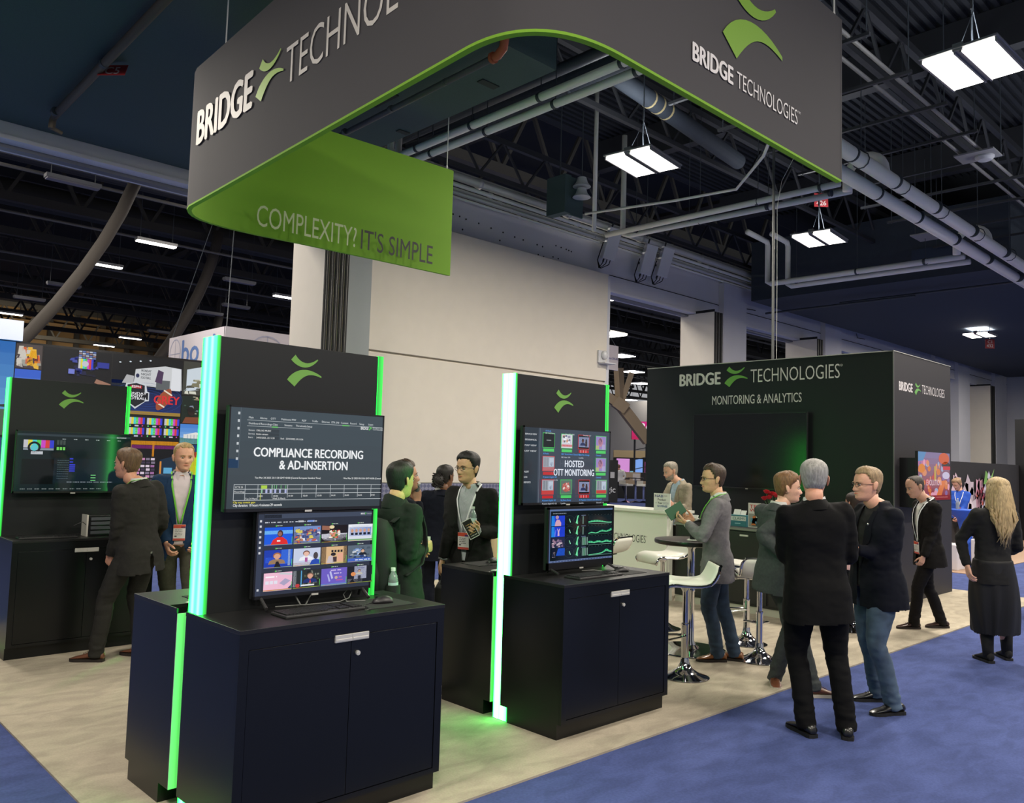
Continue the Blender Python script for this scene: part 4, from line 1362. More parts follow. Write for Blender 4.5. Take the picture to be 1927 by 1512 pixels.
for k in range(10):
    a = 2 * PI * k / 10 + .3
    m = MB()
    c0 = Vector((9.32 + .05 * math.cos(a), 5.08 + .05 * math.sin(a), 1.29))
    d = Vector((math.cos(a), math.sin(a), .25)).normalized()
    sd = d.cross(Vector((0, 0, 1))).normalized()
    m.add([c0, c0 + d * .04 + sd * .025, c0 + d * .09 + Vector((0, 0, -.01)), c0 + d * .04 - sd * .025, c0 + d * .045 + Vector((0, 0, .012))], [(0, 1, 4), (1, 2, 4), (2, 3, 4), (3, 0, 4)])
    obj('leaf', m, LEAF, t)

# ---------------------------------------------------------------- bar tables and stools
CHROME = mat('chrome', (214, 214, 218), .06, 1.0)
SEATM = mat('white_leatherette', (226, 224, 214), .4)
DKWOOD = mat('dark_tabletop', (38, 30, 27), .3)
def bar_table(label, loc):
    t = thing('bar_table', label, 'bar table', loc, 0, 'round bar tables')
    obj('top', MB().lathe([(.0, 1.005), (.33, 1.005), (.35, 1.012), (.355, 1.03), (.35, 1.048), (.34, 1.05), (.0, 1.05)], n=40), DKWOOD, t, smooth=True, local=True)
    obj('pole', MB().lathe([(.052, .02), (.052, .06), (.034, .10), (.034, .55), (.04, .56), (.04, .60), (.034, .61), (.034, .96), (.07, 1.004)], n=24), CHROME, t, smooth=True, local=True)
    obj('base', MB().lathe([(.0, 0), (.335, 0), (.34, .006), (.335, .014), (.2, .02), (.085, .03), (.06, .06), (.0, .06)], n=48), CHROME, t, smooth=True, local=True)
    return t
bar_table('round dark-topped bar table in front of the grey tweed blazer', (6.80, 4.55, F0))
bar_table('round dark-topped bar table left of the curly-haired person', (5.6, 7.8, F0))

def seat_profile():
    return bez((.20, -.075), (.215, -.02), (.19, .0), (.12, .005), 6) + bez((.12, .005), (.0, -.008), (-.10, -.012), (-.16, .012), 6)[1:] + bez((-.16, .012), (-.20, .035), (-.225, .09), (-.245, .155), 6)[1:]
def bar_stool():
    t = thing('bar_stool', 'x', 'bar stool', (0, 0, 0), 0, 'white chrome-framed bar stools')
    obj('base', MB().lathe([(.0, 0), (.20, 0), (.205, .006), (.19, .014), (.12, .035), (.06, .075), (.038, .12), (.034, .16), (0, .16)], n=36), CHROME, t, smooth=True, local=True)
    obj('pole', MB().lathe([(.031, .14), (.031, .42), (.033, .425), (.033, .44), (.024, .445), (.024, .70), (.05, .745)], n=20), CHROME, t, smooth=True, local=True)
    pr = seat_profile()
    n = len(pr)
    S, R_ = MB(), MB()
    rows = []
    for i, (x, z) in enumerate(pr):
        a, b = pr[max(i - 1, 0)], pr[min(i + 1, n - 1)]
        d = Vector((b[0] - a[0], 0, b[1] - a[1])).normalized()
        nn = Vector((-d.z, 0, d.x))
        nn = -nn if nn.z < 0 or (abs(nn.z) < .3 and nn.x < 0) else nn
        e = min(i, n - 1 - i) / 2
        wv = .20 - .03 * max(0, 1 - e) ** 2
        th = .030
        P = Vector((x, 0, z + .785))
        ring = []
        for k in range(20):
            q = 2 * PI * k / 20
            yy = math.copysign(abs(math.cos(q)) ** (2 / 5), math.cos(q)) * wv
            hh = math.copysign(abs(math.sin(q)) ** (2 / 2.5), math.sin(q)) * th
            ring.append(P + Vector((0, yy, 0)) + nn * hh)
        rows.append(ring)
    S.loft(rows)
    obj('seat', S, SEATM, t, smooth='all', local=True)
    for sg in (-1, 1):
        R_.tube([(x, sg * (.205 - .03 * max(0, 1 - min(i, n - 1 - i) / 2) ** 2), z + .775) for i, (x, z) in enumerate(pr)], .013, 8)
    R_.tube([(pr[-1][0] - .006, -.175 + .07 * k, pr[-1][1] + .785) for k in range(6)], .013, 8)
    R_.tube([(pr[0][0] + .004, -.175 + .07 * k, pr[0][1] + .785) for k in range(6)], .012, 8)
    R_.box(-.12, .12, -.07, .07, .742, .757)
    obj('seat_frame', R_, CHROME, t, smooth=True, local=True)
    f = MB()
    f.tube([(.0, .03, .34), (.16, .11, .32), (.22, .09, .31), (.23, 0, .31), (.22, -.09, .31), (.16, -.11, .32), (0, -.03, .34)], .010, 8)
    f.tube([(.19, .115, .70), (.21, .115, .5), (.215, .10, .32)], .010, 8) if False else None
    obj('footrest', f, CHROME, t, smooth=True, local=True)
    return t
st0 = bar_stool()
stools = [((5.93, 4.02, F0), 136, 'white bar stool with chrome trumpet base beside the middle kiosk'),
          ((7.45, 5.35, F0), 160, 'chrome-edged bar stool turned away by the white counter end'),
          ((7.25, 6.0, F0), 100, 'white bar stool half hidden behind the middle kiosk counter'),
          ((6.985, 3.93, F0), 40, 'nearer of the two white bar stools between the tweed blazer and the grey suit'),
          ((7.53, 4.38, F0), 120, 'further of the two white bar stools between the tweed blazer and the grey suit'),
          ((9.12, 4.03, F0), 60, 'bar stool under the person in the pale pink shirt'),
          ((6.45, 7.05, F0), 20, 'white bar stool left of the curly-haired person beside the dark table')]
for i, (loc, a, lb) in enumerate(stools):
    if i == 0:
        st0.location, st0.rotation_euler, st0['label'] = loc, (0, 0, math.radians(a)), lb
    else:
        dup(st0, loc, math.radians(a), lb)
# coffee cup and coasters
for dx in (0, .012):
    one_at('coaster', MB().lathe([(0, 0), (.055, 0), (.055, .004), (0, .004)], n=24), mat('white_card', (226, 226, 220), .5), 'white paper coaster %s on the bar table' % ('under the black cup' if dx == 0 else 'lying on top of another, holding the black cup'), 'coaster', (6.74 + dx, 4.50, F0 + 1.05 + (.004 if dx else 0)), 0, 'coasters under the cup')
t = thing('coffee_cup', 'black paper coffee cup with white lid on the bar table', 'cup', (6.752, 4.50, F0 + 1.058))
obj('cup', MB().lathe([(0, 0), (.030, 0), (.042, .125), (0, .125)], n=24), mat('black_paper_cup', (20, 20, 21), .6), t, smooth=True, local=True)
obj('lid', MB().lathe([(.044, .12), (.045, .130), (.040, .134), (.038, .142), (0, .142)], n=24), mat('white_lid', (226, 224, 216), .4), t, smooth=True, local=True)

# beige armchair and black case behind the middle kiosk
t = thing('lounge_chair', 'beige padded chair back behind the man with the white lanyard', 'chair', (5.95, 6.15, F0))
BEIGE_L = mat('beige_leatherette', (196, 176, 138), .5)
obj('back', MB().box(5.62, 6.10, 6.10, 6.22, .55, 1.12), BEIGE_L, t, bevel=.03)
obj('seat', MB().box(5.62, 6.10, 5.90, 6.20, .50, .62), BEIGE_L, t, bevel=.03)
for x, y in ((5.66, 5.93), (6.06, 5.93), (5.66, 6.18), (6.06, 6.18)):
    obj('leg', MB().cyl((x, y, F0), (x, y, .52), .014, n=8), CHROME, t)

# ---------------------------------------------------------------- lamps and pipes overhead
HOUSE = mat('lamp_housing', (150, 150, 150), .5, .3)
LENS = emat('lamp_lens', (1.0, .95, .86), 9.0)
def high_bay(label, loc, rz=0):
    t = thing('high_bay_light', label, 'ceiling light', loc, rz, 'high-bay ceiling lights')
    obj('housing', MB().box(-.56, .56, -.06, .06, .02, .12).box(-.58, .58, -.46, .46, .045, .075), HOUSE, t, bevel=.006, local=True)
    for s_ in (-1, 1):
        l = obj('lens', MB().box(-.52, .52, min(s_ * .05, s_ * .42), max(s_ * .05, s_ * .42), .0, .046), LENS, t, local=True)
        f = MB()
        for y in (s_ * .035, s_ * .435):
            f.box(-.55, .55, y - .012, y + .012, -.01, .05)
        obj('reflector_edge', f, HOUSE, t, local=True)
    w = MB()
    w.tube([(-.45, 0, .12), (0, 0, .75), (.45, 0, .12)], .006, 5)
    w.tube([(0, 0, .75), (0, 0, 3.6)], .006, 5)
    w.tube([(0, .02, .12), (.05, .03, .3), (.01, .02, .5), (.03, .02, .9), (.02, .02, 3.6)], .011, 6)
    obj('hanger', w, PIPE_D, t, local=True)
    obj('connector', MB().cyl((.02, .02, .80), (.02, .02, .95), .022, n=8), BEZEL, t, local=True)
    return t
lb = {0: 'bright high-bay light hanging inside the sign ring opening', 1: 'bright high-bay light by the white upright pipes', 2: 'high-bay light high beside the sign end, dimmed by the picture corner', 3: 'far high-bay light under the navy soffit'}
h0 = None
for i, p in enumerate(HIGH_BAY_AND_FILL[:4]):
    rz = math.radians((8, 6, -2, 0)[i])
    if h0 is None:
        h0 = high_bay(lb[i], p, rz)
    else:
        dup(h0, p, rz, lb[i])

def pipe(label, pts, r, m, rings=(), n=12, name='pipe', group=None, hang=()):
    t = thing(name, label, 'pipe', pts[0], 0, group)
    a = MB()
    a.tube(pts, r, n)
    obj('run', a, m, t, smooth='all')
    if rings:
        for (p, q) in rings:
            obj('clamp', MB().tube([p, q], r * 1.10, n), PIPE_D, t, smooth=True)
    for p in hang:
        h = MB()
        h.tube([p, (p[0], p[1], 9.6)], .008, 5)
        h.tube([(p[0] + (r * 1.15) * math.cos(q), p[1], p[2] + (r * 1.15) * math.sin(q)) if abs(pts[0][0] - pts[-1][0]) < 1 else (p[0], p[1] + (r * 1.15) * math.cos(q), p[2] + (r * 1.15) * math.sin(q)) for q in [2 * PI * k / 10 for k in range(10)]], .010, 5, closed=True)
        obj('hanger', h, PIPE_D, t)
    return t
ys = [5.2, 6.6, 8.1, 9.6, 11.0]
pipe('pale pipe nearer the teal duct, of the two seen through the sign ring', [(8.15, 4.6, 7), (8.15, 11.6, 7), (8.13, 11.72, 7.06), (8.12, 11.75, 7.2), (8.12, 11.75, 8.4)], .062, PIPE_W, [((8.15, y, 7), (8.15, y + .05, 7)) for y in ys], group='pale ceiling pipes', hang=[(8.15, y, 7) for y in ys])
pipe('pale pipe further from the teal duct, of the two seen through the sign ring', [(8.46, 4.6, 7), (8.46, 11.9, 7), (8.46, 12.0, 7.06), (8.46, 12.0, 8.4)], .062, PIPE_W, [((8.46, y, 7), (8.46, y + .05, 7)) for y in ys], group='pale ceiling pipes', hang=[(8.46, y, 7) for y in ys])
pipe('dark sprinkler pipe under the teal duct seen through the sign ring', [(6.48, 7.25, 6.68), (6.54, 11.35, 6.68)], .042, PIPE_D, [((6.49, y, 6.68), (6.49, y + .05, 6.68)) for y in (8.2, 9.4, 10.6)], group='sprinkler pipes')
OR = mat('orange_fitting', (150, 74, 48), .5)
m = MB()
m.tube([(6.48, 7.32, 6.68), (6.48, 7.20, 6.68), (6.48, 7.10, 6.74), (6.46, 7.05, 6.87), (6.43, 7.03, 7.12)], .055, 10)
m.tube([(6.48, 7.26, 6.68), (6.48, 7.30, 6.68)], .072, 10)
one('pipe_elbow', m, OR, 'orange pipe elbow at the end of the dark sprinkler pipe', 'pipe fitting', smooth=True)
pipe('brownish pipe under the dark ceiling soffit carrying a red tag', [(3.14, 7.2, 6.70), (3.24, 13.4, 6.70)], .055, STEEL_BR, [((3.2, y, 6.70), (3.2, y + .08, 6.70)) for y in (8.7, 11.05, 13.2)], group='sprinkler pipes')
m = MB()
m.tube([(3.24, 13.4, 6.70), (3.24, 13.5, 6.66), (3.23, 13.5, 6.52)], .05, 8)
m.tube([(3.23, 13.5, 6.54), (3.38, 13.52, 6.50)], .03, 8)
one('pipe_elbow', m, STEEL_BR, 'brown valve fitting at the lower end of the tagged pipe', 'pipe fitting', smooth=True)
m = MB()
m.tube([(9.5, 5, 8.2), (9.5, 14, 8.2)], .10, 12)
one('pipe', m, PIPE_D, 'slim dark duct beside the round navy one inside the ring', 'duct', 'dark round ducts', 'all')
m = MB()
m.tube([(10.3, 4, 8.4), (10.3, 14, 8.4)], .26, 20)
for y in (7.2, 9.4, 11.8):
    m.tube([(10.3, y, 8.4), (10.3, y + .08, 8.4)], .275, 20)
one('round_duct', m, NAVY_DUCT, 'round navy duct crossing behind the green sign panel', 'duct', 'dark round ducts', 'all')
m = MB()
m.tube([(10.75, 8.98, 8.6), (16, 9.6, 8.6)], .17, 16)
one('round_duct', m, NAVY_DUCT, 'round navy duct running towards the white double speaker', 'duct', 'dark round ducts', 'all')
for k in range(3):
    x = 12.05 + .32 * k
    m = MB()
    m.tube([(x, 9.135 + .037 * k, 8.6), (x + .05, 9.14 + .037 * k, 8.6)], .176, 16)
    one('duct_band', m, mat('cream_band', (190, 176, 130), .6), 'cream band %s on the navy duct' % ('nearest the green sign', 'in the middle of three', 'nearest the speaker')[k], 'band', 'cream duct bands', True)
t = thing('air_grille', 'square dark air grille hung above the bright lamp in the ring', 'vent', (9.7, 6.6, 7.6))
obj('frame', MB().box(9.1, 10.3, 5.95, 6.0, 7.6, 7.68).box(9.1, 10.3, 7.2, 7.25, 7.6, 7.68).box(9.1, 9.15, 5.95, 7.25, 7.6, 7.68).box(10.25, 10.3, 5.95, 7.25, 7.6, 7.68), STEEL_DK, t)
for k in range(22):
    obj('slat', MB().box(9.15, 10.25, 6.02 + .053 * k, 6.045 + .053 * k, 7.61, 7.65), CEIL, t)
obj('plenum', MB().box(9.1, 10.3, 5.95, 7.25, 7.68, 8.0), CEIL, t)

xs = [11.6, 13.2, 15.0, 17.0, 19.2, 21.5, 24]
pipe('thick pale pipe along the aisle ceiling, upper of the pair', [(10.5, 5.80, 7.02), (34, 5.98, 7.02)], .125, PIPE_W, [((x, 5.81, 7.02), (x + .035, 5.81, 7.02)) for x in xs], 16, group='thick pale pipes', hang=[(x + .4, 5.82, 7.02) for x in xs])
pipe('thick pale pipe along the aisle ceiling, lower of the pair', [(10.5, 6.24, 6.98), (34, 6.42, 6.98)], .125, PIPE_W, [((x + .3, 6.26, 6.98), (x + .335, 6.26, 6.98)) for x in xs], 16, group='thick pale pipes')
for x, y0, l in ((14.6, 5.83, 'pale pipe loop nearer the sign, rising from the thick pale pipes'), (20.6, 5.9, 'pale pipe loop at the far end of the thick pale pipes')):
    m = MB()
    m.tube([(x, y0, 7.05)] + [(x + .02, y0 + .34 - .34 * math.cos(q), 7.12 + .34 * math.sin(q)) for q in [PI * k / 10 for k in range(11)]] + [(x + .02, y0 + .68, 6.9)], .085, 12)
    one('pipe_loop', m, PIPE_W, l, 'pipe', 'pale pipe loops', 'all')
yc = [6.9, 8.2, 9.8, 11.2]
pipe('pale pipe crossing under the sign ring to the header, upper of the pair', [(14.42, 6.56, 7), (14.32, 12.0, 7)], .062, PIPE_W, [((14.4, y, 7), (14.4, y + .05, 7)) for y in yc], group='pale ceiling pipes', hang=[(14.4, y, 7) for y in yc])
pipe('pale pipe crossing under the sign ring to the header, lower of the pair', [(14.95, 6.58, 7), (14.68, 11.6, 7), (14.68, 11.75, 7.05), (14.68, 11.8, 7.2), (14.68, 11.8, 9.4)], .062, PIPE_W, [((14.8, y, 7), (14.8, y + .05, 7)) for y in yc], group='pale ceiling pipes', hang=[(14.8, y, 7) for y in yc])
pipe('pale upright pipe left of the antenna boxes', [(13.9, 12.0, 7.0), (13.9, 12.0, 10.6)], .05, PIPE_W, group='pale ceiling pipes')
pipe('upright pale pipe bending along the soffit, nearer of the pair', [(20.0, 11.7, 8.25), (21.15, 11.75, 8.22), (21.2, 11.75, 8.1), (21.2, 11.75, 7.05), (21.2, 11.65, 7.0), (21.3, 6.62, 7.0)], .075, PIPE_W, [((21.25, y, 7.0), (21.25, y + .05, 7.0)) for y in (7.5, 9.2, 10.9)], group='pale ceiling pipes', hang=[(21.25, y, 7.0) for y in (7.5, 9.2, 10.9)])
pipe('upright pale pipe bending along the soffit, further of the pair', [(20.6, 11.3, 8.25), (21.55, 11.35, 8.22), (21.62, 11.35, 8.1), (21.62, 11.35, 7.0), (21.62, 11.25, 6.95), (21.7, 6.62, 6.95)], .075, PIPE_W, group='pale ceiling pipes')
m = MB()
m.tube([(12.9, 11.4, 7.05), (13.4, 9.5, 7.05), (13.6, 8.2, 7.05), (13.0, 7.3, 7.3), (12.2, 6.4, 7.9)], .028, 8)
one('conduit_run', m, PIPE_W, 'slim bent conduit climbing from the pale pipes into the ring', 'pipe', smooth='all')
# rails on trapeze hangers
for dy, l in ((0, 'long thin grey rail under the trapeze hangers, nearer the sign'), (.35, 'long thin grey rail under the trapeze hangers, further from the sign')):
    m = MB()
    m.tube([(10.5, 5.05 + dy, 8.05), (30, 5.05 + dy, 8.05)], .032, 8)
    one('ceiling_rail', m, mat('grey_rail_paint', (128, 126, 124), .5), l, 'rail', 'thin ceiling rails', 'all')
for k in range(9):
    x = 11.4 + 1.55 * k
    t = thing('trapeze_hanger', 'trapeze hanger %s from the sign end, carrying the thin rails' % ('first', 'second', 'third', 'fourth', 'fifth', 'sixth', 'seventh', 'eighth', 'ninth')[k], 'hanger', (x, 6.2, 8.0), 0, 'trapeze hangers')
    obj('channel', MB().box(x - .03, x + .03, 4.75, 8.2, 7.97, 8.02), STEEL_DK, t)
    for y in (4.8, 8.1):
        obj('rod', MB().tube([(x, y, 7.95), (x, y, 10.6)], .011, 5), PIPE_D, t)
t = thing('access_point', 'grey square plate with a round radio unit under the thin rails', 'access point', (17.2, 5.12, 7.95))
obj('plate', MB().box(16.95, 17.5, 4.75, 5.45, 7.93, 7.96), mat('plate_grey', (128, 128, 130), .5), t)
obj('radio', MB().lathe([(0, -.09), (.12, -.08), (.17, -.03), (.17, 0), (0, 0)], (17.3, 5.0, 7.93), 20), mat('radio_white', (176, 176, 180), .4), t, smooth=True)
t = thing('access_point', 'thin plate radio unit far below the thick pale pipes', 'access point', (21, 7.2, 7.6))
obj('plate', MB().box(20.8, 21.5, 6.9, 7.7, 7.58, 7.61), mat('plate_grey', (128, 128, 130), .5), t)
obj('rod', MB().cyl((21.1, 7.3, 7.6), (21.1, 7.3, 10.6), .012, n=6), PIPE_D, t)
t = thing('horn_speaker', 'white stacked double horn speaker hanging left of the bright lamp', 'speaker', (13.18, 11.76, 7.75))
HW = mat('horn_white', (190, 194, 194), .5)
for z in (7.55, 7.79):
    obj('horn', MB().lathe([(.20, 0), (.185, .02), (.13, .09), (.10, .20), (0, .22)], (13.18, 11.76, z), 24), HW, t, smooth=True)
obj('rod', MB().cyl((13.18, 11.76, 8.0), (13.18, 11.76, 9.5), .012, n=6), PIPE_D, t)
t = thing('equipment_cabinet', 'teal open equipment cabinet above the conduits', 'cabinet', (13.0, 12.3, 7.0))
obj('body', MB().box(12.85, 13.05, 11.95, 12.5, 7.2, 8.05), TEAL_DUCT, t)
obj('door', MB().box(13.05, 13.5, 12.0, 12.04, 7.2, 8.05), TEAL_DUCT, t)
obj('rod', MB().cyl((12.95, 12.2, 8.0), (12.95, 12.2, 10.6), .015, n=6), PIPE_D, t)
obj('module', MB().box(13.1, 13.35, 12.1, 12.2, 7.35, 7.7), mat('module_grey', (76, 80, 84), .4), t)
ANT = mat('antenna_shell', (206, 206, 210), .5)
for x, z, l in ((17.06, 7.72, 'white antenna box leftmost on the header, over the wall end'), (18.70, 7.60, 'white antenna box in the middle of three on the header'), (19.50, 7.68, 'white antenna box nearest the column, of three on the header')):
    rz = Matrix.Rotation(math.radians(-20), 4, 'Z') @ Matrix.Rotation(math.radians(14), 4, 'X') @ Matrix.Rotation(math.radians(8), 4, 'Y')
    t = thing('antenna_box', l, 'antenna', (x, 14.1, z - .45), 0, 'antenna boxes on the header')
    M_ = Matrix.Translation((0, 0, .45)) @ rz
    link('shell', MB().box(-.19, .19, -.08, .08, -.43, .43).mesh('shell', ANT, False, .015, M_), t)
    link('bracket', MB().box(-.05, .05, .08, .2, -.1, .1).cyl((0, .2, -.5), (0, .2, .6), .025, n=8).bar((0, .2, -.1), (.1, .62, -.1), .05, .05).mesh('bracket', STEEL_DK, False, 0, M_), t)
    w = MB()
    for q in (-.10, 0, .10):
        w.tube([(q, 0, -.43), (q, .02, -.55), (q * .3 - .1, .1, -.70), (-.18, .2, -.5), (-.12, .25, .0)], .014, 5)
    link('cable', w.mesh('cable', BLACK_SEAL, 'all', 0, M_), t)
t = thing('wall_strobe', 'small white alarm strobe on the right edge of the white wall', 'alarm', (16.98, 14.28, 4.45))
obj('backplate', MB().box(16.80, 17.10, 14.24, 14.30, 4.46, 4.80), ANT, t, bevel=.01)
obj('lens', MB().lathe([(0, 0), (.10, 0), (.09, .05), (.05, .07), (0, .075)], n=20).mesh and MB().sphere((17.0, 14.2, 4.68), (.11, .07, .12), 14, 8), mat('strobe_lens', (214, 214, 216), .2), t, smooth=True)
obj('shelf', MB().box(16.85, 17.3, 14.05, 14.3, 4.44, 4.47), ANT, t)
def red_tag(label, o, ux, uy, w, h, lines, sz):
    t = thing('location_tag', label, 'tag', o, 0, 'red location tags')
    ux, uy = Vector(ux).normalized(), Vector(uy).normalized()
    b = MB()
    b.prism([(0, 0), (w, 0), (w, h), (0, h)], o, ux, uy, .004)
    obj('plate', b, RED_TAG, t)
    tp_ = Vector(o) + ux * w * .5 + uy * h
    if 'brownish' not in label:
        obj('cord', MB().tube([tp_, (tp_.x, tp_.y, 7.3 if '432' in label else 10.6)], .008, 5), PIPE_D, t)
    c = Canvas(Vector(o) + ux.cross(uy) * .002, ux, uy)
    for k, q in enumerate(lines):
        c.text(q, w / 2, h - (k + 1) * (sz * 1.35), sz, (206, 196, 190), None, .02, 'c')
    c.build('lettering', PRINT, t)
red_tag('curled red tag marked C5 under the brownish pipe', (3.19, 11.32, 6.62), (.55, -.75, -.05), (.30, .35, .9), .40, .20, ['C5'], .13)
red_tag('red tag marked 426 above the lamp by the upright pipes', (17.9, 8.75, 7.85), (.7, -.7, 0), (0, 0, 1), .32, .32, ['C1', '426'], .105)
red_tag('red tag marked 432 below the far lamp', (33.0, 9.6, 6.35), (.7, -.7, 0), (0, 0, 1), .34, .34, ['C1', '432'], .11)
red_tag('red tag marked 424 cut by the top edge above the dimmed lamp', (11.1, 5.0, 8.55), (.7, -.7, 0), (0, 0, 1), .26, .2, ['424'], .10)
t = thing('power_pole', 'slim grey drop pole from the ceiling down behind the booth wall block', 'pole', (13.5, 7.37, 0))
obj('tube', MB().cyl((13.5, 7.37, 0), (13.5, 7.375, 10.55), .024, n=10), mat('pole_grey', (84, 86, 86), .5, .3), t, smooth=True)
w = MB()
w.tube([(13.55, 7.33, 3.0), (13.56, 7.33, 5.0), (13.55, 7.33, 6.5), (13.62, 7.28, 7.0), (13.9, 7.0, 7.8)], .005, 5)
obj('cable', w, PIPE_W, t)

# ---------------------------------------------------------------- the hall beyond the partition
far_ceil = struct('ceiling_far', MB().box(-25, 95, 15.3, 95, 13.6, 13.9), CEIL)
BEAM = mat('dim_beam_paint', (60, 58, 54), .7)
for k in range(11):
    y = 17.5 + 4.6 * k + (k * k) * .08
    m = MB()
    m.bar((-20, y, 12.6), (92, y, 12.6), .3, .35)
    m.bar((-20, y, 10.3), (92, y, 10.3), .28, .30)
    for q in range(46):
        x = -20 + 2.4 * q
        m.bar((x, y, 10.3), (x + 1.2, y, 12.6), .11, .11)
        m.bar((x + 1.2, y, 12.6), (x + 2.4, y, 10.3), .11, .11)
    obj('roof_truss', m, BEAM, far_ceil)
for k in range(8):
    x = -6 + 12 * k
    m = MB()
    pts = [(x, 15.6 + 7.5 * q, 12.9 - .0 * q) for q in range(11)]
    m.tube(pts, .22, 6)
    obj('roof_beam', m, BEAM, far_ceil)
lines = MB()
for k, (y, z) in enumerate(((19.6, 9.2), (20.0, 9.0), (24.0, 9.3), (24.3, 9.05), (30.5, 9.4), (37, 9.4), (46, 9.6))):
    lines.tube([(-20, y, z), (92, y, z)], .05, 6)
o = obj('ceiling_line', lines, mat('dim_line', (110, 108, 104), .6), far_ceil)
o['kind'] = 'stuff'
dct = MB()
for y, z, r_ in ((22.3, 10.8, .45), (27.5, 10.6, .4), (34, 11, .5)):
    dct.tube([(-20, y, z), (92, y, z)], r_, 12)
obj('ceiling_duct', dct, BEAM, far_ceil, smooth='all')
for k, (x0, y0, z0, x1, y1, z1) in enumerate(((7.6, 22, 10.4, 3.2, 22.5, 2), (13.5, 31, 10.4, 11.0, 32, 4), (19.6, 44, 11, 17.5, 44, 3))):
    m = MB()
    pts = bez((x0, y0, z0)[:2] + (0,), (x0, y0), (x1, y1), (x1, y1), 10) if False else [Vector((x0 + (x1 - x0) * t ** 1.7, y0 + (y1 - y0) * t, z0 + (z1 - z0) * t)) for t in [q / 10 for q in range(11)]]
    m.tube(pts, (.16, .2, .24)[k], 8)
    one('roof_rib', m, mat('rib_paint', (62, 56, 50), .8), ('curved brown roof rib at the left picture edge under the header', 'curved brown roof rib left of the linear lamps', 'distant curved brown roof rib above the video wall')[k], 'roof rib', 'curved roof ribs', 'all')
TANW = mat('tan_end_wall', (150, 122, 84), .85)
ew = struct('wall_end', MB().box(-25, 40, 78, 78.4, 0, 13.6), TANW)
for k in range(24):
    x = -8 + 2.1 * k
    obj('girt_post', MB().box(x, x + .35, 77.2, 77.6, 0, 13.6), BEAM if k % 3 else STEEL_BR, ew)
for k in range(9):
    z = 2 + 1.25 * k
    obj('girt_rail', MB().box(-20, 40, 76.9, 77.2, z, z + .28), BEAM if k % 2 else mat('tan_beam', (160, 130, 90), .8), ew)
ww = struct('wall_far', MB().box(38, 95, 60, 60.4, 0, 7.5), mat('far_white_wall', (226, 222, 216), .8))
struct('wall_far', MB().box(60, 60.3, 25, 60, 0, 7.5), mat('far_white_wall', (226, 222, 216), .8))
LIN = emat('linear_lamp_lens', (1.0, .97, .92), 7.0)
OFF = mat('unlit_lens', (150, 146, 150), .5)
def linear(label, loc, lit=True, L=1.35, wide=.28):
    t = thing('linear_light', label, 'ceiling light', loc, 0, 'linear lamps of the far hall')
    x, y, z = loc
    obj('housing', MB().box(x - L / 2, x + L / 2, y - wide / 2, y + wide / 2, z + .04, z + .14), HOUSE, t)
    obj('lens', MB().box(x - L / 2 + .03, x + L / 2 - .03, y - wide / 2 + .02, y + wide / 2 - .02, z, z + .04), LIN if lit else OFF, t)
    w = MB()
    for d in (-.4, .4):
        w.tube([(x + d * L, y, z + .14), (x + d * L, y, 13.6)], .012, 4)
    obj('hanger', w, PIPE_D, t)
LL = [((10.28, 28.6), 1, 'lit linear lamp highest in the far hall, below the sign corner'), ((10.17, 33.6), 1, 'lit linear lamp second in the row below the sign corner'), ((10.34, 39.4), 0, 'unlit linear lamp third in the row below the sign corner'), ((10.2, 44.4), 0, 'unlit linear lamp fourth in the row below the sign corner'), ((10.6, 50.2), 1, 'lit linear lamp at the left picture edge above the video wall'), ((18.3, 54.4), 1, 'upper of two small lit lamps over the video wall'), ((18.5, 60.0), 1, 'lower of two small lit lamps over the video wall'), ((18.0, 33.7), 1, 'lit linear lamp cut off by the parked wall panels'), ((6.3, 23.8), 0, 'unlit plate lamp just under the white header'), ((15.05, 32.3), 0, 'unlit linear lamp above the white hanging sign, upper left'), ((17.6, 38.0), 0, 'unlit linear lamp above the white hanging sign, middle'), ((17.6, 41.0), 0, 'unlit linear lamp over the white hanging sign corner'), ((18.5, 50.1), 0, 'unlit linear lamp beyond the small lit lamps')]
for (x, y), lit, l in LL:
    linear(l, (x, y, 8.8), bool(lit))
for (x, y), l in (((26.7, 22.0), 'topmost lit lamp in the opening right of the white wall'), ((34.8, 28.7), 'second lit lamp down in the opening right of the white wall'), ((42.2, 33.8), 'third lit lamp down in the opening right of the white wall'), ((50.1, 39.0), 'fourth lit lamp down in the opening right of the white wall'), ((57.8, 44.1), 'fifth lit lamp down beside the booth wall block edge'), ((72.0, 56.5), 'lowest tiny lamp in the opening right of the white wall')):
    linear(l, (x, y, 8.8), True, 1.5, 1.2)
for x, y, z0, l in ((24.6, 29.0, 8.6, 'dim hook lamp'),):
    pass

# white hanging box sign of the neighbour, video wall behind it
WSG = mat('white_sign_fabric', (214, 206, 210), .8)
t = thing('hanging_box_sign', 'white hanging box sign lettered bo in blue above the video wall', 'sign', (9.4, 20.3, 3.9))
obj('left_face', MB().box(8.55, 8.62, 19.0, 22.4, 3.88, 4.80), WSG, t)
obj('front_face', MB().box(8.55, 12.5, 18.97, 19.03, 3.88, 4.80), WSG, t)
c = Canvas((8.545, 22.38, 3.88), (0, -1, 0), (0, 0, 1))
SB = (96, 128, 186)
c.ring(.42, .46, .36, .40, .03, (176, 176, 196)).rect(.10, .45, .64, .02, (176, 176, 196)).rect(.41, .1, .02, .72, (176, 176, 196))
c.text('bo', .88, .16, .62, SB, 1.05, .03)
c.text('l', 2.75, .16, .62, SB, .10, .03)
c.build('lettering', PRINT, t)
c = Canvas((8.6, 18.965, 3.88), (1, 0, 0), (0, 0, 1))
c.ring(1.05, .30, .50, .52, .035, (176, 176, 196)).rect(1.04, .1, .025, .7, (176, 176, 196))
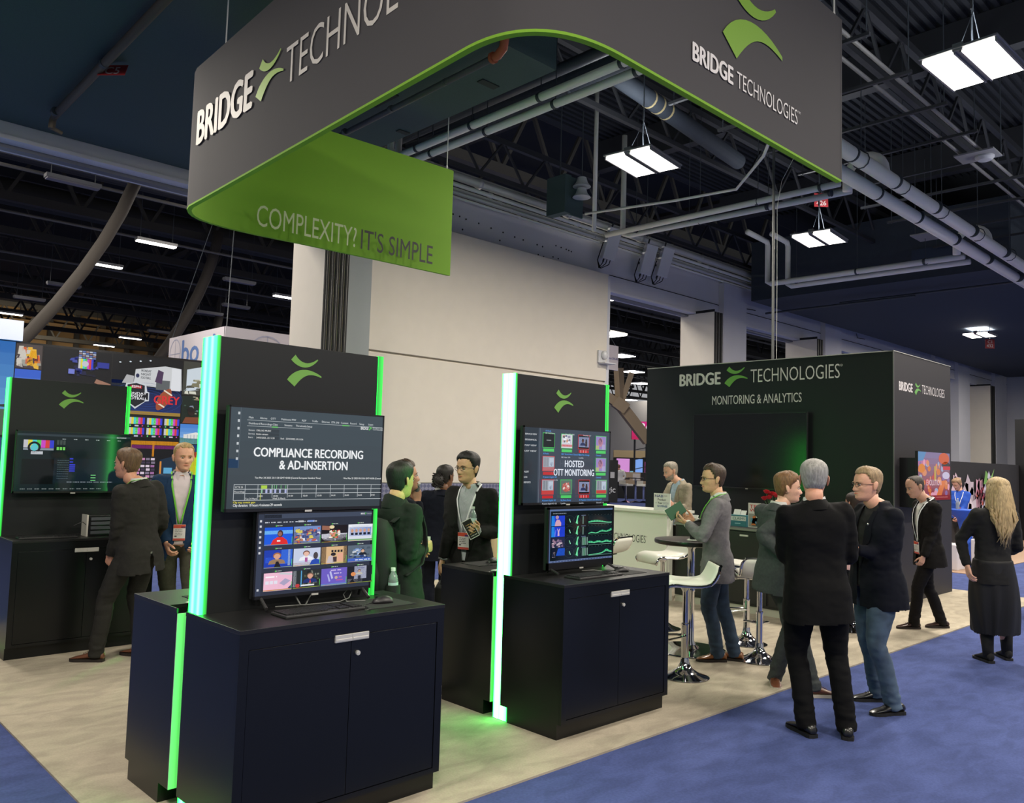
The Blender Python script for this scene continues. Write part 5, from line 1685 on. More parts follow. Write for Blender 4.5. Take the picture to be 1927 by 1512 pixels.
c.rect(1.62, .42, .16, .25, SB).rect(2.55, .30, .2, .3, SB)
c.build('lettering', PRINT, t)
w = MB()
w.tube([(8.6, 19.02, 4.8), (8.9, 19.6, 6.6), (9.4, 20.5, 10)], .012, 4)
w.tube([(8.58, 22.3, 4.8), (9.4, 20.5, 10)], .012, 4)
w.tube([(12.4, 19.02, 4.8), (9.4, 20.5, 10)], .012, 4)
obj('hanging_wire', w, PIPE_D, t)

t = thing('video_wall', 'wall of broadcast pictures and test bars behind the far-left kiosk', 'video wall', (4.5, 20.1, 0))
obj('backing', MB().box(-3.5, 9.8, 20.02, 20.3, 0, 4.02), BEZEL, t)
obj('header_box', MB().box(-3.5, 4.5, 19.9, 20.3, 4.02, 4.45), emat('blue_header', lin((54, 110, 160)), .8), t)
def pic(x0, x1, z0, z1):
    c = Canvas((x0, 20.015, z0), (1, 0, 0), (0, 0, 1))
    c.step = .002
    return c, x1 - x0, z1 - z0
c, w, h = pic(-3.5, 4.40, 2.0, 4.0)
c.grad(0, 0, w, h, (34, 96, 170), (110, 170, 210), 8).up().rect(0, 0, w, .55, (70, 90, 70)).up()
speckle(c, 0, .3, w, .5, [(40, 54, 50), (120, 130, 120), (206, 206, 206), (60, 80, 50)], 60, 2, .02, .2)
c.build('picture_panel', LEDWALL, t)
c, w, h = pic(-3.5, 4.40, .1, 1.95)
c.grad(0, 0, w, h, (24, 60, 110), (90, 100, 80), 6).up()
speckle(c, 0, 0, w, h, [(40, 60, 90), (90, 100, 90), (30, 60, 40), (170, 180, 180), (120, 120, 60)], 80, 22, .02, .14)
c.build('picture_panel', LEDWALL, t)
c, w, h = pic(4.42, 4.92, 3.45, 3.98)
c.rect(0, 0, w, h, (70, 60, 58)).up()
speckle(c, 0, 0, w, h, [(196, 190, 180), (200, 90, 40), (60, 46, 60), (150, 150, 140), (220, 170, 50)], 36, 6, .15, .35)
c.build('picture_panel', LEDWALL, t)
c, w, h = pic(4.42, 4.92, 2.4, 3.43)
c.grad(0, 0, w, h, (40, 84, 190), (110, 150, 220), 6).up().poly([(.05, .75), (.3, .8), (.45, .72), (.3, .76)], (150, 180, 230))
c.build('picture_panel', LEDWALL, t)
c, w, h = pic(4.95, 6.36, 3.05, 3.97)
c.rect(0, 0, w, h, (10, 10, 14)).up()
speckle(c, .35 * w, .35 * h, .5 * w, .5 * h, [(34, 40, 110), (60, 70, 150), (24, 26, 60), (20, 20, 40)], 30, 4, .08, .2)
for a in range(5):
    for b in range(4):
        c.rect((.50 + .052 * a) * w, (.80 + .05 * b) * h, .045 * w, .036 * h, ((170, 180, 200), (90, 110, 170), (150, 120, 120))[(a + b) % 3])
bars(c, .50 * w, .55 * h, .22 * w, .24 * h)
c.up().oval(.60 * w, .67 * h, .05 * w, .07 * h, (190, 190, 200)).rect(.36 * w, .40 * h, .09 * w, .12 * h, (110, 120, 200)).poly([(.75 * w, .22 * h), (w, .12 * h), (w, .22 * h), (.78 * w, .32 * h)], (150, 110, 90)).rect(.78 * w, .6 * h, .18 * w, .14 * h, (40, 50, 140))
c.build('picture_panel', LEDWALL, t)
c, w, h = pic(6.38, 8.0, 3.15, 3.97)
c.rect(0, 0, w, h, (14, 14, 16)).rect(0, 0, w, .18 * h, (60, 62, 60)).up()
c.poly([(.30 * w, .18 * h), (.32 * w, .62 * h), (.74 * w, .78 * h), (.98 * w, .74 * h), (w, .1 * h)], (196, 198, 200)).up()
c.poly([(.14 * w, .2 * h), (.2 * w, .45 * h), (.30 * w, .42 * h), (.30 * w, .2 * h)], (170, 170, 172)).rect(.62 * w, .08 * h, .2 * w, .28 * h, (90, 94, 96)).rect(.84 * w, .08 * h, .14 * w, .66 * h, (214, 216, 220)).up()
for k, q in enumerate(('MONDAY', 'NIGHT', 'FOOTBALL')):
    c.text(q, .40 * w, (.56 - .10 * k) * h, .055, (40, 44, 54), .14 * w, .02)
c.oval(.35 * w, .44 * h, .025 * w, .06 * h, (40, 44, 80)).poly([(.60 * w, .3 * h), (.64 * w, .66 * h), (.72 * w, .6 * h), (.70 * w, .25 * h)], (70, 50, 80))
for k in range(4):
    c.oval((.1 + .14 * k) * w, (.78 + .04 * k) * h, .016 * w, .02 * h, (206, 216, 226), 8)
c.build('picture_panel', LEDWALL, t)
c, w, h = pic(6.38, 8.0, 2.60, 3.38)
c.grad(0, 0, w, h, (16, 26, 64), (20, 40, 96), 6).up()
for k in range(5):
    c.ring(.5 * w, .5 * h, (.2 + .08 * k) * w, (.3 + .12 * k) * h * .6, .006, (40, 70, 140), 30)
c.rect(0, 0, w, .10 * h, (150, 120, 50)).up()
c.poly([(.20 * w, .92 * h), (.34 * w, .99 * h), (.48 * w, .92 * h), (.50 * w, .70 * h), (.53 * w, .68 * h), (.53 * w, .42 * h), (.48 * w, .40 * h), (.34 * w, .16 * h), (.20 * w, .40 * h), (.15 * w, .42 * h), (.15 * w, .68 * h), (.18 * w, .70 * h)], (196, 200, 206)).up()
c.poly([(.22 * w, .88 * h), (.34 * w, .94 * h), (.46 * w, .88 * h), (.47 * w, .40 * h), (.34 * w, .22 * h), (.21 * w, .40 * h)], (26, 28, 34)).up()
c.rect(.26 * w, .78 * h, .16 * w, .09 * h, (170, 30, 36)).rect(.165 * w, .45 * h, .35 * w, .21 * h, (20, 20, 26)).up()
c.text('ESPN', .34 * w, .80 * h, .05, (226, 226, 230), .12 * w, .03, 'c')
c.text('MONDAY', .34 * w, .60 * h, .05, (232, 232, 236), .30 * w, .03, 'c')
c.text('NIGHT', .34 * w, .525 * h, .05, (232, 232, 236), .20 * w, .03, 'c')
c.text('FOOTBALL', .34 * w, .445 * h, .055, (232, 232, 236), .32 * w, .03, 'c')
ball = []
for k in range(28):
    a = 2 * PI * k / 28
    u, v = .30 * math.cos(a), .135 * math.sin(a) * (1 - .25 * math.cos(a) ** 2)
    ball.append((.74 * w + (u * math.cos(1.05) - v * math.sin(1.05)) * 1.0, .50 * h + (u * math.sin(1.05) + v * math.cos(1.05))))
c.up().poly(ball, (150, 74, 44)).up()
for u in (-.17, .17):
    pts = []
    for vv, du in ((-.115, 0), (-.115, .035), (.115, .035), (.115, 0)):
        U, V_ = u + du, vv * (1.0 if abs(u) < .2 else .8)
        pts.append((.74 * w + U * math.cos(1.05) - V_ * math.sin(1.05), .50 * h + U * math.sin(1.05) + V_ * math.cos(1.05)))
    c.poly(pts, (222, 210, 190))
c.up().text('GREY', .60 * w, .36 * h, .19, (206, 40, 44), .60, .04)
c.build('picture_panel', LEDWALL, t)
c, w, h = pic(6.38, 8.0, 2.05, 2.57)
c.rect(0, 0, w, h, (22, 24, 28)).up()
for a in range(4):
    for b in range(2):
        bars(c, (.02 + .25 * a) * w, (.16 + .46 * b) * h, .22 * w, .30 * h)
        c.rect((.02 + .25 * a) * w, (.10 + .46 * b) * h, .22 * w, .05 * h, (18, 18, 22)).up().ring((.13 + .25 * a) * w, (.28 + .46 * b) * h, .035, .035, .006, (150, 210, 190)).rect((.03 + .25 * a) * w, (.06 + .46 * b) * h, .03, .03, (90, 206, 110)).rect((.20 + .25 * a) * w, (.06 + .46 * b) * h, .03, .03, (190, 60, 150)).rect((.10 + .25 * a) * w, (.05 + .46 * b) * h, .09, .035, (180, 180, 196))
c.build('picture_panel', LEDWALL, t)
c, w, h = pic(6.38, 8.0, .2, 2.02)
c.rect(0, 0, w, h, (10, 10, 14)).rect(0, .93 * h, w, .05 * h, (206, 140, 40)).rect(.30 * w, .78 * h, .03 * w, .17 * h, (206, 140, 40)).rect(.62 * w, .78 * h, .03 * w, .2 * h, (200, 130, 40)).rect(.1 * w, .88 * h, .85 * w, .045 * h, (120, 50, 110)).up()
r = random.Random(8)
for a in range(9):
    for b in range(7):
        c.rect((.05 + .07 * a) * w + .01 * (b % 2), (.46 + .045 * b) * h, .055 * w, .03 * h, r.choice([(190, 130, 170), (206, 190, 206), (150, 100, 150), (120, 110, 130), (60, 50, 70)]))
c.poly([(.72 * w, .50 * h), (.74 * w, .74 * h), (.98 * w, .80 * h), (.98 * w, .52 * h)], (20, 40, 60)).up().rect(.74 * w, .50 * h, .04, .4, (206, 130, 50)).rect(.80 * w, .56 * h, .2, .14, (90, 160, 200))
c.up()
speckle(c, .02 * w, .10 * h, .96 * w, .34 * h, [(170, 160, 100), (140, 130, 90), (206, 200, 150), (90, 80, 60), (60, 56, 60), (190, 196, 190)], 110, 10, .03, .09)
c.build('picture_panel', LEDWALL, t)
c, w, h = pic(8.02, 9.8, 3.15, 3.97)
c.rect(0, 0, w, h, (60, 60, 52)).up()
c.poly([(.05 * w, .1 * h), (.05 * w, .75 * h), (.4 * w, .95 * h), (.6 * w, .3 * h)], (196, 206, 214)).line([(.02 * w, .1 * h), (.32 * w, .6 * h)], .03, (110, 120, 120)).poly([(.3 * w, h), (.6 * w, .8 * h), (.7 * w, h)], (60, 110, 200)).up()
speckle(c, 0, 0, .5 * w, .5 * h, [(206, 206, 190), (120, 116, 90), (70, 70, 60)], 20, 7, .1, .25)
c.build('picture_panel', LEDWALL, t)
c, w, h = pic(8.02, 9.8, 2.45, 3.12)
c.rect(0, 0, w, h, (22, 34, 26)).up()
speckle(c, 0, .3 * h, w, .7 * h, [(160, 160, 140), (120, 130, 150), (190, 170, 140), (60, 80, 70)], 40, 5, .03, .08)
c.oval(.14 * w, .42 * h, .05 * w, .10, (40, 28, 22)).poly([(.02 * w, 0), (.06 * w, .22 * h), (.26 * w, .24 * h), (.34 * w, 0)], (120, 66, 40)).up().oval(.13 * w, .5 * h, .05 * w, .06, (26, 20, 18))
c.build('picture_panel', LEDWALL, t)
c, w, h = pic(8.02, 9.8, 1.95, 2.43)
c.grad(0, 0, w, h, (60, 120, 200), (140, 180, 220), 5).rect(0, 0, w, .3 * h, (60, 110, 60)).up().rect(.05 * w, .28 * h, .35 * w, .2 * h, (214, 214, 210)).up()
for k in range(6):
    c.rect((.10 + .045 * k) * w, .28 * h, .012 * w, .19 * h, (170, 176, 186))
c.poly([(.08 * w, .48 * h), (.22 * w, .6 * h), (.36 * w, .48 * h)], (220, 220, 216))
c.build('picture_panel', LEDWALL, t)
c, w, h = pic(8.02, 9.8, .2, 1.93)
c.rect(0, 0, w, h, (60, 66, 60)).rect(0, .5 * h, .6 * w, .32 * h, (206, 206, 40)).rect(0, .82 * h, .4 * w, .08 * h, (170, 60, 40)).rect(0, .9 * h, w, .1 * h, (30, 60, 120))
c.build('picture_panel', LEDWALL, t)

# far opening right of the white wall
t = thing('hanging_sign', 'small pale hanging sign at the edge of the white wall', 'sign', (20.1, 16.5, 4.72))
obj('board', MB().box(19.6, 20.30, 16.40, 16.46, 4.70, 5.48), WSG, t)
c = Canvas((19.6, 16.395, 4.70), (1, 0, 0), (0, 0, 1))
c.text('ways DN-AR', .20, .33, .07, (80, 84, 150), .48, .01)
c.build('lettering', PRINT, t)
w = MB()
w.tube([(19.7, 16.43, 5.48), (19.2, 16.43, 6.4), (19.2, 16.43, 13.6)], .012, 4)
w.tube([(20.2, 16.43, 5.48), (19.2, 16.43, 6.4)], .012, 4)
obj('hanging_wire', w, PIPE_D, t)
BR = mat('brown_brace_steel', (146, 128, 104), .7)
t = thing('steel_brace', 'brown steel Y-shaped brace beside the glowing strip in the far opening', 'brace', (31.3, 25.2, 2.5))
P_ = [Vector(p) for p in ((29.5, 26.8, 6.1), (31.40, 25.17, 4.60), (32.5, 24.3, 2.9), (31.22, 25.19, 6.4), (31.75, 24.8, 6.2))]
obj('arm', MB().bar(P_[0], P_[1], .42, .42), BR, t)
obj('arm', MB().bar(P_[1], P_[3], .34, .34), BR, t)
obj('arm', MB().bar(P_[1], P_[4], .25, .25), BR, t)
obj('leg', MB().bar(P_[1], P_[2], .50, .50), BR, t)
obj('plate', MB().bar(P_[1] + Vector((-.2, .2, .2)), P_[1] + Vector((.2, -.2, -.2)), .62, .55), BR, t)
def away(px0, d):
    """x, y of a spot at distance d along a compass bearing given by lateral tangent px0."""
    f2 = Vector((CF.x, CF.y)) + Vector((CR.x, CR.y)) * px0
    return f2 * d
def fbox(name, mb_m, label, cat, a0, a1, d, z0, z1, depth=.4, parts=None):
    p, q = away(a0, d), away(a1, d)
    n_ = Vector((CF.x, CF.y)).normalized() * depth
    m = MB()
    v = [(p.x, p.y), (q.x, q.y), (q.x + n_.x, q.y + n_.y), (p.x + n_.x, p.y + n_.y)]
    m.add([(*s, z0) for s in v] + [(*s, z1) for s in v], [(3, 2, 1, 0), (4, 5, 6, 7), (0, 1, 5, 4), (1, 2, 6, 5), (2, 3, 7, 6), (3, 0, 4, 7)])
    t = thing(name, label, cat, (p.x, p.y, z0))
    obj('body', m, mb_m, t)
    e = (q - p)
    c = Canvas((p.x - n_.x * .02, p.y - n_.y * .02, z0), (e.x, e.y, 0), (0, 0, 1))
    c.step = .004
    return t, c, e.length, z1 - z0
T_ = lambda x: (x - 963.5) / 1547.55
t, c, w, h = fbox('video_screen', BEZEL, 'pink screen with big white numerals on a truss in the far opening', 'screen', T_(1190), T_(1232), 43, 3.05, 4.0, .2)
c.grad(0, 0, w, h, (206, 40, 130), (180, 30, 80), 5).up().text('360', .42 * w, .48 * h, .40, (236, 226, 232), .72, .03)
c.words(.45 * w, .30 * h, .5 * w, .08, (236, 226, 232), 3)
c.words(.45 * w, .16 * h, .5 * w, .05, (236, 226, 232), 5)
c.build('screen_picture', LEDWALL, t)
p = away(T_(1196), 43.3)
for dx in (0, .45, .9):
    m = MB()
    m.box(p.x + dx, p.x + dx + .07, p.y - dx * .95, p.y - dx * .95 + .07, 0, 3.1)
    obj('truss_post', m, STEEL_DK, t)
br = MB()
for k in range(5):
    br.bar((p.x, p.y, .5 + .5 * k), (p.x + .9, p.y - .85, .8 + .5 * k), .04, .04)
obj('truss_web', br, STEEL_DK, t)
t, c, w, h = fbox('booth_fascia', mat('tan_fascia', (176, 156, 118), .7), 'tan fascia of the distant booth under the pink screen', 'fascia', T_(1157), T_(1225), 46, 2.12, 2.52, .3)
t, c, w, h = fbox('screen_row', BEZEL, 'row of pink and blue lit screens in the distant booth', 'screen', T_(1157), T_(1225), 46.4, 0, 2.12, .3)
c.rect(.08 * w, .62 * h, .36 * w, .35 * h, (206, 140, 206)).rect(.60 * w, .55 * h, .20 * w, .42 * h, (120, 160, 230)).rect(.86 * w, .3 * h, .14 * w, .6 * h, (206, 90, 170)).up()
speckle(c, 0, .05 * h, w, .7 * h, [(20, 20, 24), (60, 50, 66), (150, 110, 120), (30, 30, 40), (120, 170, 190)], 40, 6, .04, .16)
c.build('screen_picture', LEDWALL, t)
t, c, w, h = fbox('booth_counter', mat('pale_wood_counter', (178, 156, 128), .6), 'pale wood counter of the distant booth behind white stools', 'counter', T_(1164), T_(1225), 42.5, .72, 1.35, .3)
c.rect(.48 * w, .35 * h, .22 * w, .55 * h, (214, 206, 200)).rect(.72 * w, .3 * h, .16 * w, .7 * h, (30, 28, 28)).up().words(.1 * w, .4 * h, .3 * w, .09, (60, 50, 44), 3)
c.build('print', PRINT, t)
obj('lower_panel', MB().box(0, 0, 0, 0, 0, 0), CN, t) if False else None
t, c, w, h = fbox('booth_counter', CN, 'black lower counter front of the distant booth', 'counter', T_(1164), T_(1225), 42.4, 0, .72, .4)
t, c, w, h = fbox('booth_counter', CN, 'tall black counter lettered gic at the glowing strip edge', 'counter', T_(1130), T_(1165.5), 37.5, 0, 1.92, .6)
c.text('magic', .88 * w, .24 * h, .26, (226, 226, 226), .8, .02, 'r')
c.up().rect(.60 * w, .58 * h, .22 * w, .14 * h, (190, 190, 190))
c.build('lettering', PRINT, t)
for a, l in ((1181, 'distant white stool left of the distant bar table'), (1214, 'distant white stool right of the distant bar table')):
    p = away(T_(a), 38.4)
    t = thing('bar_stool', l, 'bar stool', (p.x, p.y, 0), 0, 'distant bar stools')
    obj('base', MB().lathe([(0, 0), (.26, 0), (.05, .08), (0, .08)], n=12), CHROME, t, local=True)
    obj('pole', MB().cyl((0, 0, .05), (0, 0, .75), .045, n=8), CHROME, t, local=True)
    obj('seat', MB().box(-.24, .24, -.24, .24, .75, .85).box(-.24, .24, .2, .24, .82, 1.0), SEATM, t, bevel=.02, local=True)
p = away(T_(1199), 38.6)
t = thing('bar_table', 'distant dark bar table between two white stools', 'bar table', (p.x, p.y, 0))
obj('base', MB().lathe([(0, 0), (.3, 0), (.05, .05), (0, .05)], n=14), CHROME, t, local=True)
obj('pole', MB().cyl((0, 0, .04), (0, 0, 1.1), .05, n=8), CHROME, t, local=True)
obj('top', MB().lathe([(0, 1.1), (.38, 1.1), (.38, 1.14), (0, 1.14)], n=18), DKWOOD, t, local=True)

# ---------------------------------------------------------------- right-hand background
t = thing('flower_wall', 'black booth panel with a large white and pink flower print', 'panel', (22.8, 6.66, 0))
obj('panel', MB().box(20.2, 25.6, 6.66, 6.74, 0, 2.045), mat('black_panel', (26, 25, 29), .7), t)
c = Canvas((0, 6.655, 0), (1, 0, 0), (0, 0, 1))
c.step = .002
c.window(0, 1.77 * -.1177, 1.1177, 1.1177)
r = random.Random(12)
def bloom(x, z, s, col, core, seed):
    q = random.Random(seed)
    for k in range(8):
        a = 2 * PI * k / 8 + q.uniform(-.2, .2)
        l = s * q.uniform(.8, 1.1)
        d, nrm_ = (math.cos(a), math.sin(a)), (-math.sin(a), math.cos(a))
        sh = q.uniform(.82, 1.05)
        c.poly([(x, z), (x + d[0] * l * .5 + nrm_[0] * l * .42, z + d[1] * l * .5 + nrm_[1] * l * .42), (x + d[0] * l, z + d[1] * l), (x + d[0] * l * .55 - nrm_[0] * l * .42, z + d[1] * l * .55 - nrm_[1] * l * .42)], tuple(v * sh for v in col))
        if k % 2:
            c.up()
    c.oval(x, z, s * .2, s * .2, core).up()
for x, z, s, col, core in ((18.5, 1.45, .35, (206, 180, 196), (190, 120, 60)), (19.2, 1.3, .45, (206, 190, 204), (200, 150, 80)), (19.9, 1.35, .38, (196, 150, 170), (120, 40, 60)), (20.5, 1.42, .40, (200, 194, 216), (206, 170, 90)), (19.3, .8, .5, (206, 196, 210), (190, 150, 90)), (20.2, .8, .45, (190, 186, 206), (150, 70, 80)), (18.6, .85, .4, (196, 176, 190), (150, 80, 60)), (21.0, 1.1, .35, (196, 190, 206), (160, 120, 60))):
    bloom(x, z, s, col, core, int(x * 100))
c.poly([(20.0, 1.55), (20.15, 1.85), (20.3, 1.78), (20.2, 1.55)], (110, 160, 80)).poly([(20.2, 1.55), (20.5, 1.7), (20.75, 1.9), (20.5, 1.55)], (130, 180, 90)).up()
for k in range(20):
    c.oval(19.9 + r.uniform(-.35, .35), 1.25 + r.uniform(-.15, .2), .05, .05, r.choice([(150, 50, 70), (170, 80, 60), (90, 30, 50)]), 8)
c.build('print', PRINT, t)
t = thing('light_frame', 'black frame edged with white bulbs at the right picture edge', 'frame', (25.7, 6.6, 0))
obj('post', MB().box(25.65, 26.0, 6.5, 6.75, 0, 3.3), BEZEL, t)
for k in range(24):
    obj('bulb', MB().sphere((25.68, 6.48, .15 + .13 * k), .035, 8, 5), emat('bulb', (1, .98, .95), 1.5), t)
t = thing('cocktail_table', 'cocktail table in a stretchy royal blue cover', 'table', (17.35, 5.42, .01))
BLUEC = mat('royal_blue_spandex', (40, 90, 200), .6)
obj('cover', MB().lathe([(.34, 0), (.26, .15), (.12, .45), (.10, .65), (.16, .9), (.36, 1.05), (.37, 1.07), (0, 1.075)], (17.35, 5.42, .01), 24), BLUEC, t, smooth='all')
t = thing('water_bottle', 'small water bottle standing on the blue cocktail table', 'bottle', (17.15, 5.50, 1.085))
BOT = mat('clear_bottle', (214, 226, 230), .1, trans=.7)
obj('bottle', MB().lathe([(0, 0), (.032, 0), (.033, .12), (.026, .16), (.012, .18), (.012, .195), (0, .195)], n=14), BOT, t, smooth=True, local=True)
obj('cap', MB().lathe([(.014, .19), (.014, .21), (0, .21)], n=12), mat('white_lid', (226, 224, 216), .4), t, local=True)
t = thing('covered_chair', 'chair in a white stretch cover beside the blue table', 'chair', (16.62, 5.50, 0))
WSP = mat('white_spandex', (206, 202, 206), .7)
obj('back', MB().box(16.35, 16.80, 5.62, 5.70, .4, .95), WSP, t, bevel=.03)
obj('skirt', MB().box(16.35, 16.80, 5.25, 5.70, 0, .47), WSP, t, bevel=.02)
t = thing('tote_bag', 'white tote bag standing by the blue table', 'bag', (17.35, 5.25, 0))
obj('bag', MB().box(17.05, 17.55, 5.0, 5.25, .02, .55), WSP, t, bevel=.02)
w = MB()
w.tube([(17.2, 5.12, .55), (17.22, 5.12, .78), (17.32, 5.12, .78), (17.34, 5.12, .55)], .012, 5)
obj('handle', w, WSP, t)
one('wood_floor_patch', MB().box(16.0, 26.5, 4.95, 7.6, 0, .01), mat('pale_wood_floor', (158, 128, 104), .6), 'pale wood floor under the flower print panel', 'floor', base=(16, 4.95, 0))
YEL = mat('yellow_shell', (196, 178, 26), .45)
t = thing('suitcase', 'yellow suitcase cut by the right picture edge', 'suitcase', (11.9, 2.80, 0))
obj('shell', MB().box(11.58, 12.15, 2.62, 2.96, .02, .60), YEL, t, bevel=.06)
obj('zip', MB().box(11.575, 12.155, 2.76, 2.775, .02, .61), BEZEL, t)
obj('handle', MB().tube([(11.75, 2.78, .6), (11.75, 2.78, .70), (11.98, 2.78, .70), (11.98, 2.78, .6)], .012, 6), BEZEL, t)
one('grey_bag', MB().sphere((11.95, 2.84, .86), (.20, .16, .17), 16, 10), mat('grey_cloth', (126, 124, 120), .8), 'grey cloth bag resting on top of the yellow suitcase', 'bag', smooth=True, base=(11.95, 2.84, .69))

# ---------------------------------------------------------------- people
def evaluated_remesh(mb, voxel):
    me = mb.mesh('tmp', [])
    o = bpy.data.objects.new('tmp', me)
    TMP.collection.objects.link(o)
    m = o.modifiers.new('r', 'REMESH')
    m.mode = 'VOXEL'
    m.voxel_size = voxel
    vl = TMP.view_layers[0]
    vl.update()
    dg = vl.depsgraph
    out = o.evaluated_get(dg).to_mesh()
    V = np.empty(len(out.vertices) * 3)
    out.vertices.foreach_get('co', V)
    F = [tuple(p.vertices) for p in out.polygons]
    E = np.empty(len(out.edges) * 2, int)
    out.edges.foreach_get('vertices', E)
    o.evaluated_get(dg).to_mesh_clear()
    bpy.data.objects.remove(o)
    bpy.data.meshes.remove(me)
    return V.reshape(-1, 3), F, E.reshape(-1, 2)

def relax(V, E, n=3, lam=0.5):
    deg = np.bincount(E.ravel(), minlength=len(V)).astype(float)[:, None]
    deg[deg == 0] = 1
    for _ in range(n):
        S = np.zeros_like(V)
        np.add.at(S, E[:, 0], V[E[:, 1]])
        np.add.at(S, E[:, 1], V[E[:, 0]])
        V = V + lam * (S / deg - V)
    return V

def normals(V, F):
    N = np.zeros_like(V)
    Q = np.array([f if len(f) == 4 else (f + (f[-1],))[:4] for f in F])
    n = np.cross(V[Q[:, 2]] - V[Q[:, 0]], V[Q[:, 3]] - V[Q[:, 1]])
    for k in range(4):
        np.add.at(N, Q[:, k], n)
    return N / (np.linalg.norm(N, axis=1)[:, None] + 1e-9)

def raw_mesh(name, V, F, mats, keep=None):
    me = bpy.data.meshes.new(name)
    if keep is not None:
        F = [f for f in F if keep[list(f)].all()]
        used = sorted({i for f in F for i in f})
        mp = {i: k for k, i in enumerate(used)}
        V = V[used]
        F = [tuple(mp[i] for i in f) for f in F]
    me.from_pydata([tuple(p) for p in V], [], F)
    for m in (mats if isinstance(mats, (list, tuple)) else [mats]):
        me.materials.append(m)
    me.polygons.foreach_set('use_smooth', [True] * len(me.polygons))
    me.update()
    return me

def sup(c, ax, ay, a, b, n=20, e=2.4, b2=None):
    """Ring in the plane ax, ay: half width a, half depth b forward (b2 backward), rounded-square exponent e."""
    out = []
    for k in range(n):
        t = 2 * PI * k / n
        ct, st = math.cos(t), math.sin(t)
        x = math.copysign(abs(ct) ** (2 / e), ct) * a
        y = math.copysign(abs(st) ** (2 / e), st) * (b if st > 0 else (b2 or b))
        out.append(Vector(c) + ax * x + ay * y)
    return out

def limb(mb, pts, rad, n=12, fl=None):
    """Rounded tapering limb through pts with spherical ends."""
    P, R = [Vector(p) for p in pts], list(rad)
    # subdivide with a smooth curve
    Q, RR = [], []
    for i in range(len(P) - 1):
        p0, p1, p2, p3 = P[max(i - 1, 0)], P[i], P[i + 1], P[min(i + 2, len(P) - 1)]
        for k in range(4):
            t = k / 4
            q = 0.5 * ((2 * p1) + (p2 - p0) * t + (2 * p0 - 5 * p1 + 4 * p2 - p3) * t * t + (3 * p1 - p0 - 3 * p2 + p3) * t ** 3)
            q = q * 0.5 + (p1.lerp(p2, t)) * 0.5
            Q.append(q)
            RR.append(R[i] * (1 - t) + R[i + 1] * t)
    Q.append(P[-1])
    RR.append(R[-1])
    mb.tube(Q, RR, n)

def two_bone(a, b, la, lb, hint):
    d = b - a
    L = max(min(d.length, (la + lb) * 0.995), abs(la - lb) + .06)
    d = d.normalized()
    b = a + d * L
    x = (la * la - lb * lb + L * L) / (2 * L)
    h = math.sqrt(max(la * la - x * x, 0))
    s = hint - d * hint.dot(d)
    s.normalize()
    return a + d * x + s * h

HEAD_RINGS = [(-0.012, .060, .020, .030), (0.0, .082, .032, .040), (.012, .090, .045, .048), (.03, .092, .058, .056), (.045, .0935, .070, .0605), (.06, .094, .080, .0655), (.075, .0945, .088, .070), (.09, .0945, .093, .0735),
              (.105, .093, .097, .0755), (.12, .0955, .100, .0765), (.135, .0955, .102, .0775), (.15, .094, .103, .0775), (.165, .0905, .102, .0765), (.18, .084, .098, .073), (.195, .073, .089, .066), (.208, .058, .074, .055), (.218, .040, .054, .040), (.224, .020, .030, .022), (.2265, .004, .006, .005)]

def head_grid(n=44):
    rings = []
    zs = [r[0] for r in HEAD_RINGS]
    out = []
    Z = list(np.linspace(-0.012, 0.2, 44)) + [.206, .212, .217, .2205, .2235, .2255, .2265]
    for z in Z:
        fr, bk, hw = (float(np.interp(z, zs, [r[k] for r in HEAD_RINGS])) for k in (1, 2, 3))
        ring = []
        for k in range(n):
            t = 2 * PI * k / n
            # denser at the front (t = pi/2)
            t = t - 0.35 * math.sin(2 * (t - PI / 2)) * 0.5 if False else t
            ct, st = math.cos(t), math.sin(t)
            e = 2.15
            x = math.copysign(abs(ct) ** (2 / e), ct) * hw
            y = math.copysign(abs(st) ** (2 / e), st) * (fr if st > 0 else bk)
            if st > 0:
                dy = 0
                g = lambda cx, cz, sx, sz: math.exp(-((abs(x) - cx) / sx) ** 2 - ((z - cz) / sz) ** 2)
                dy -= 0.011 * g(.031, .108, .016, .013)          # eye sockets
                dy += 0.004 * g(.028, .128, .022, .008)          # brow ridge
                dy += 0.005 * g(.046, .082, .018, .016)          # cheekbones
                dy -= 0.004 * g(.045, .045, .016, .018)
                dy += 0.006 * g(.0, .006, .020, .012)            # chin
                dy += 0.004 * g(.0, .047, .020, .004) + 0.0045 * g(.0, .036, .016, .005) - 0.003 * g(.0, .0415, .024, .002)
                if .055 < z < .125:
                    prof = np.interp(z, [.055, .062, .070, .08, .10, .115, .125], [.004, .020, .025, .021, .012, .006, .0])
                    w = np.interp(z, [.055, .065, .075, .09, .125], [.014, .0165, .0135, .0105, .011])
                    dy += prof * math.exp(-(x / w) ** 2)
                y += dy
            ring.append((x, y, z))
        out.append(ring)
    return out

GRID = head_grid()

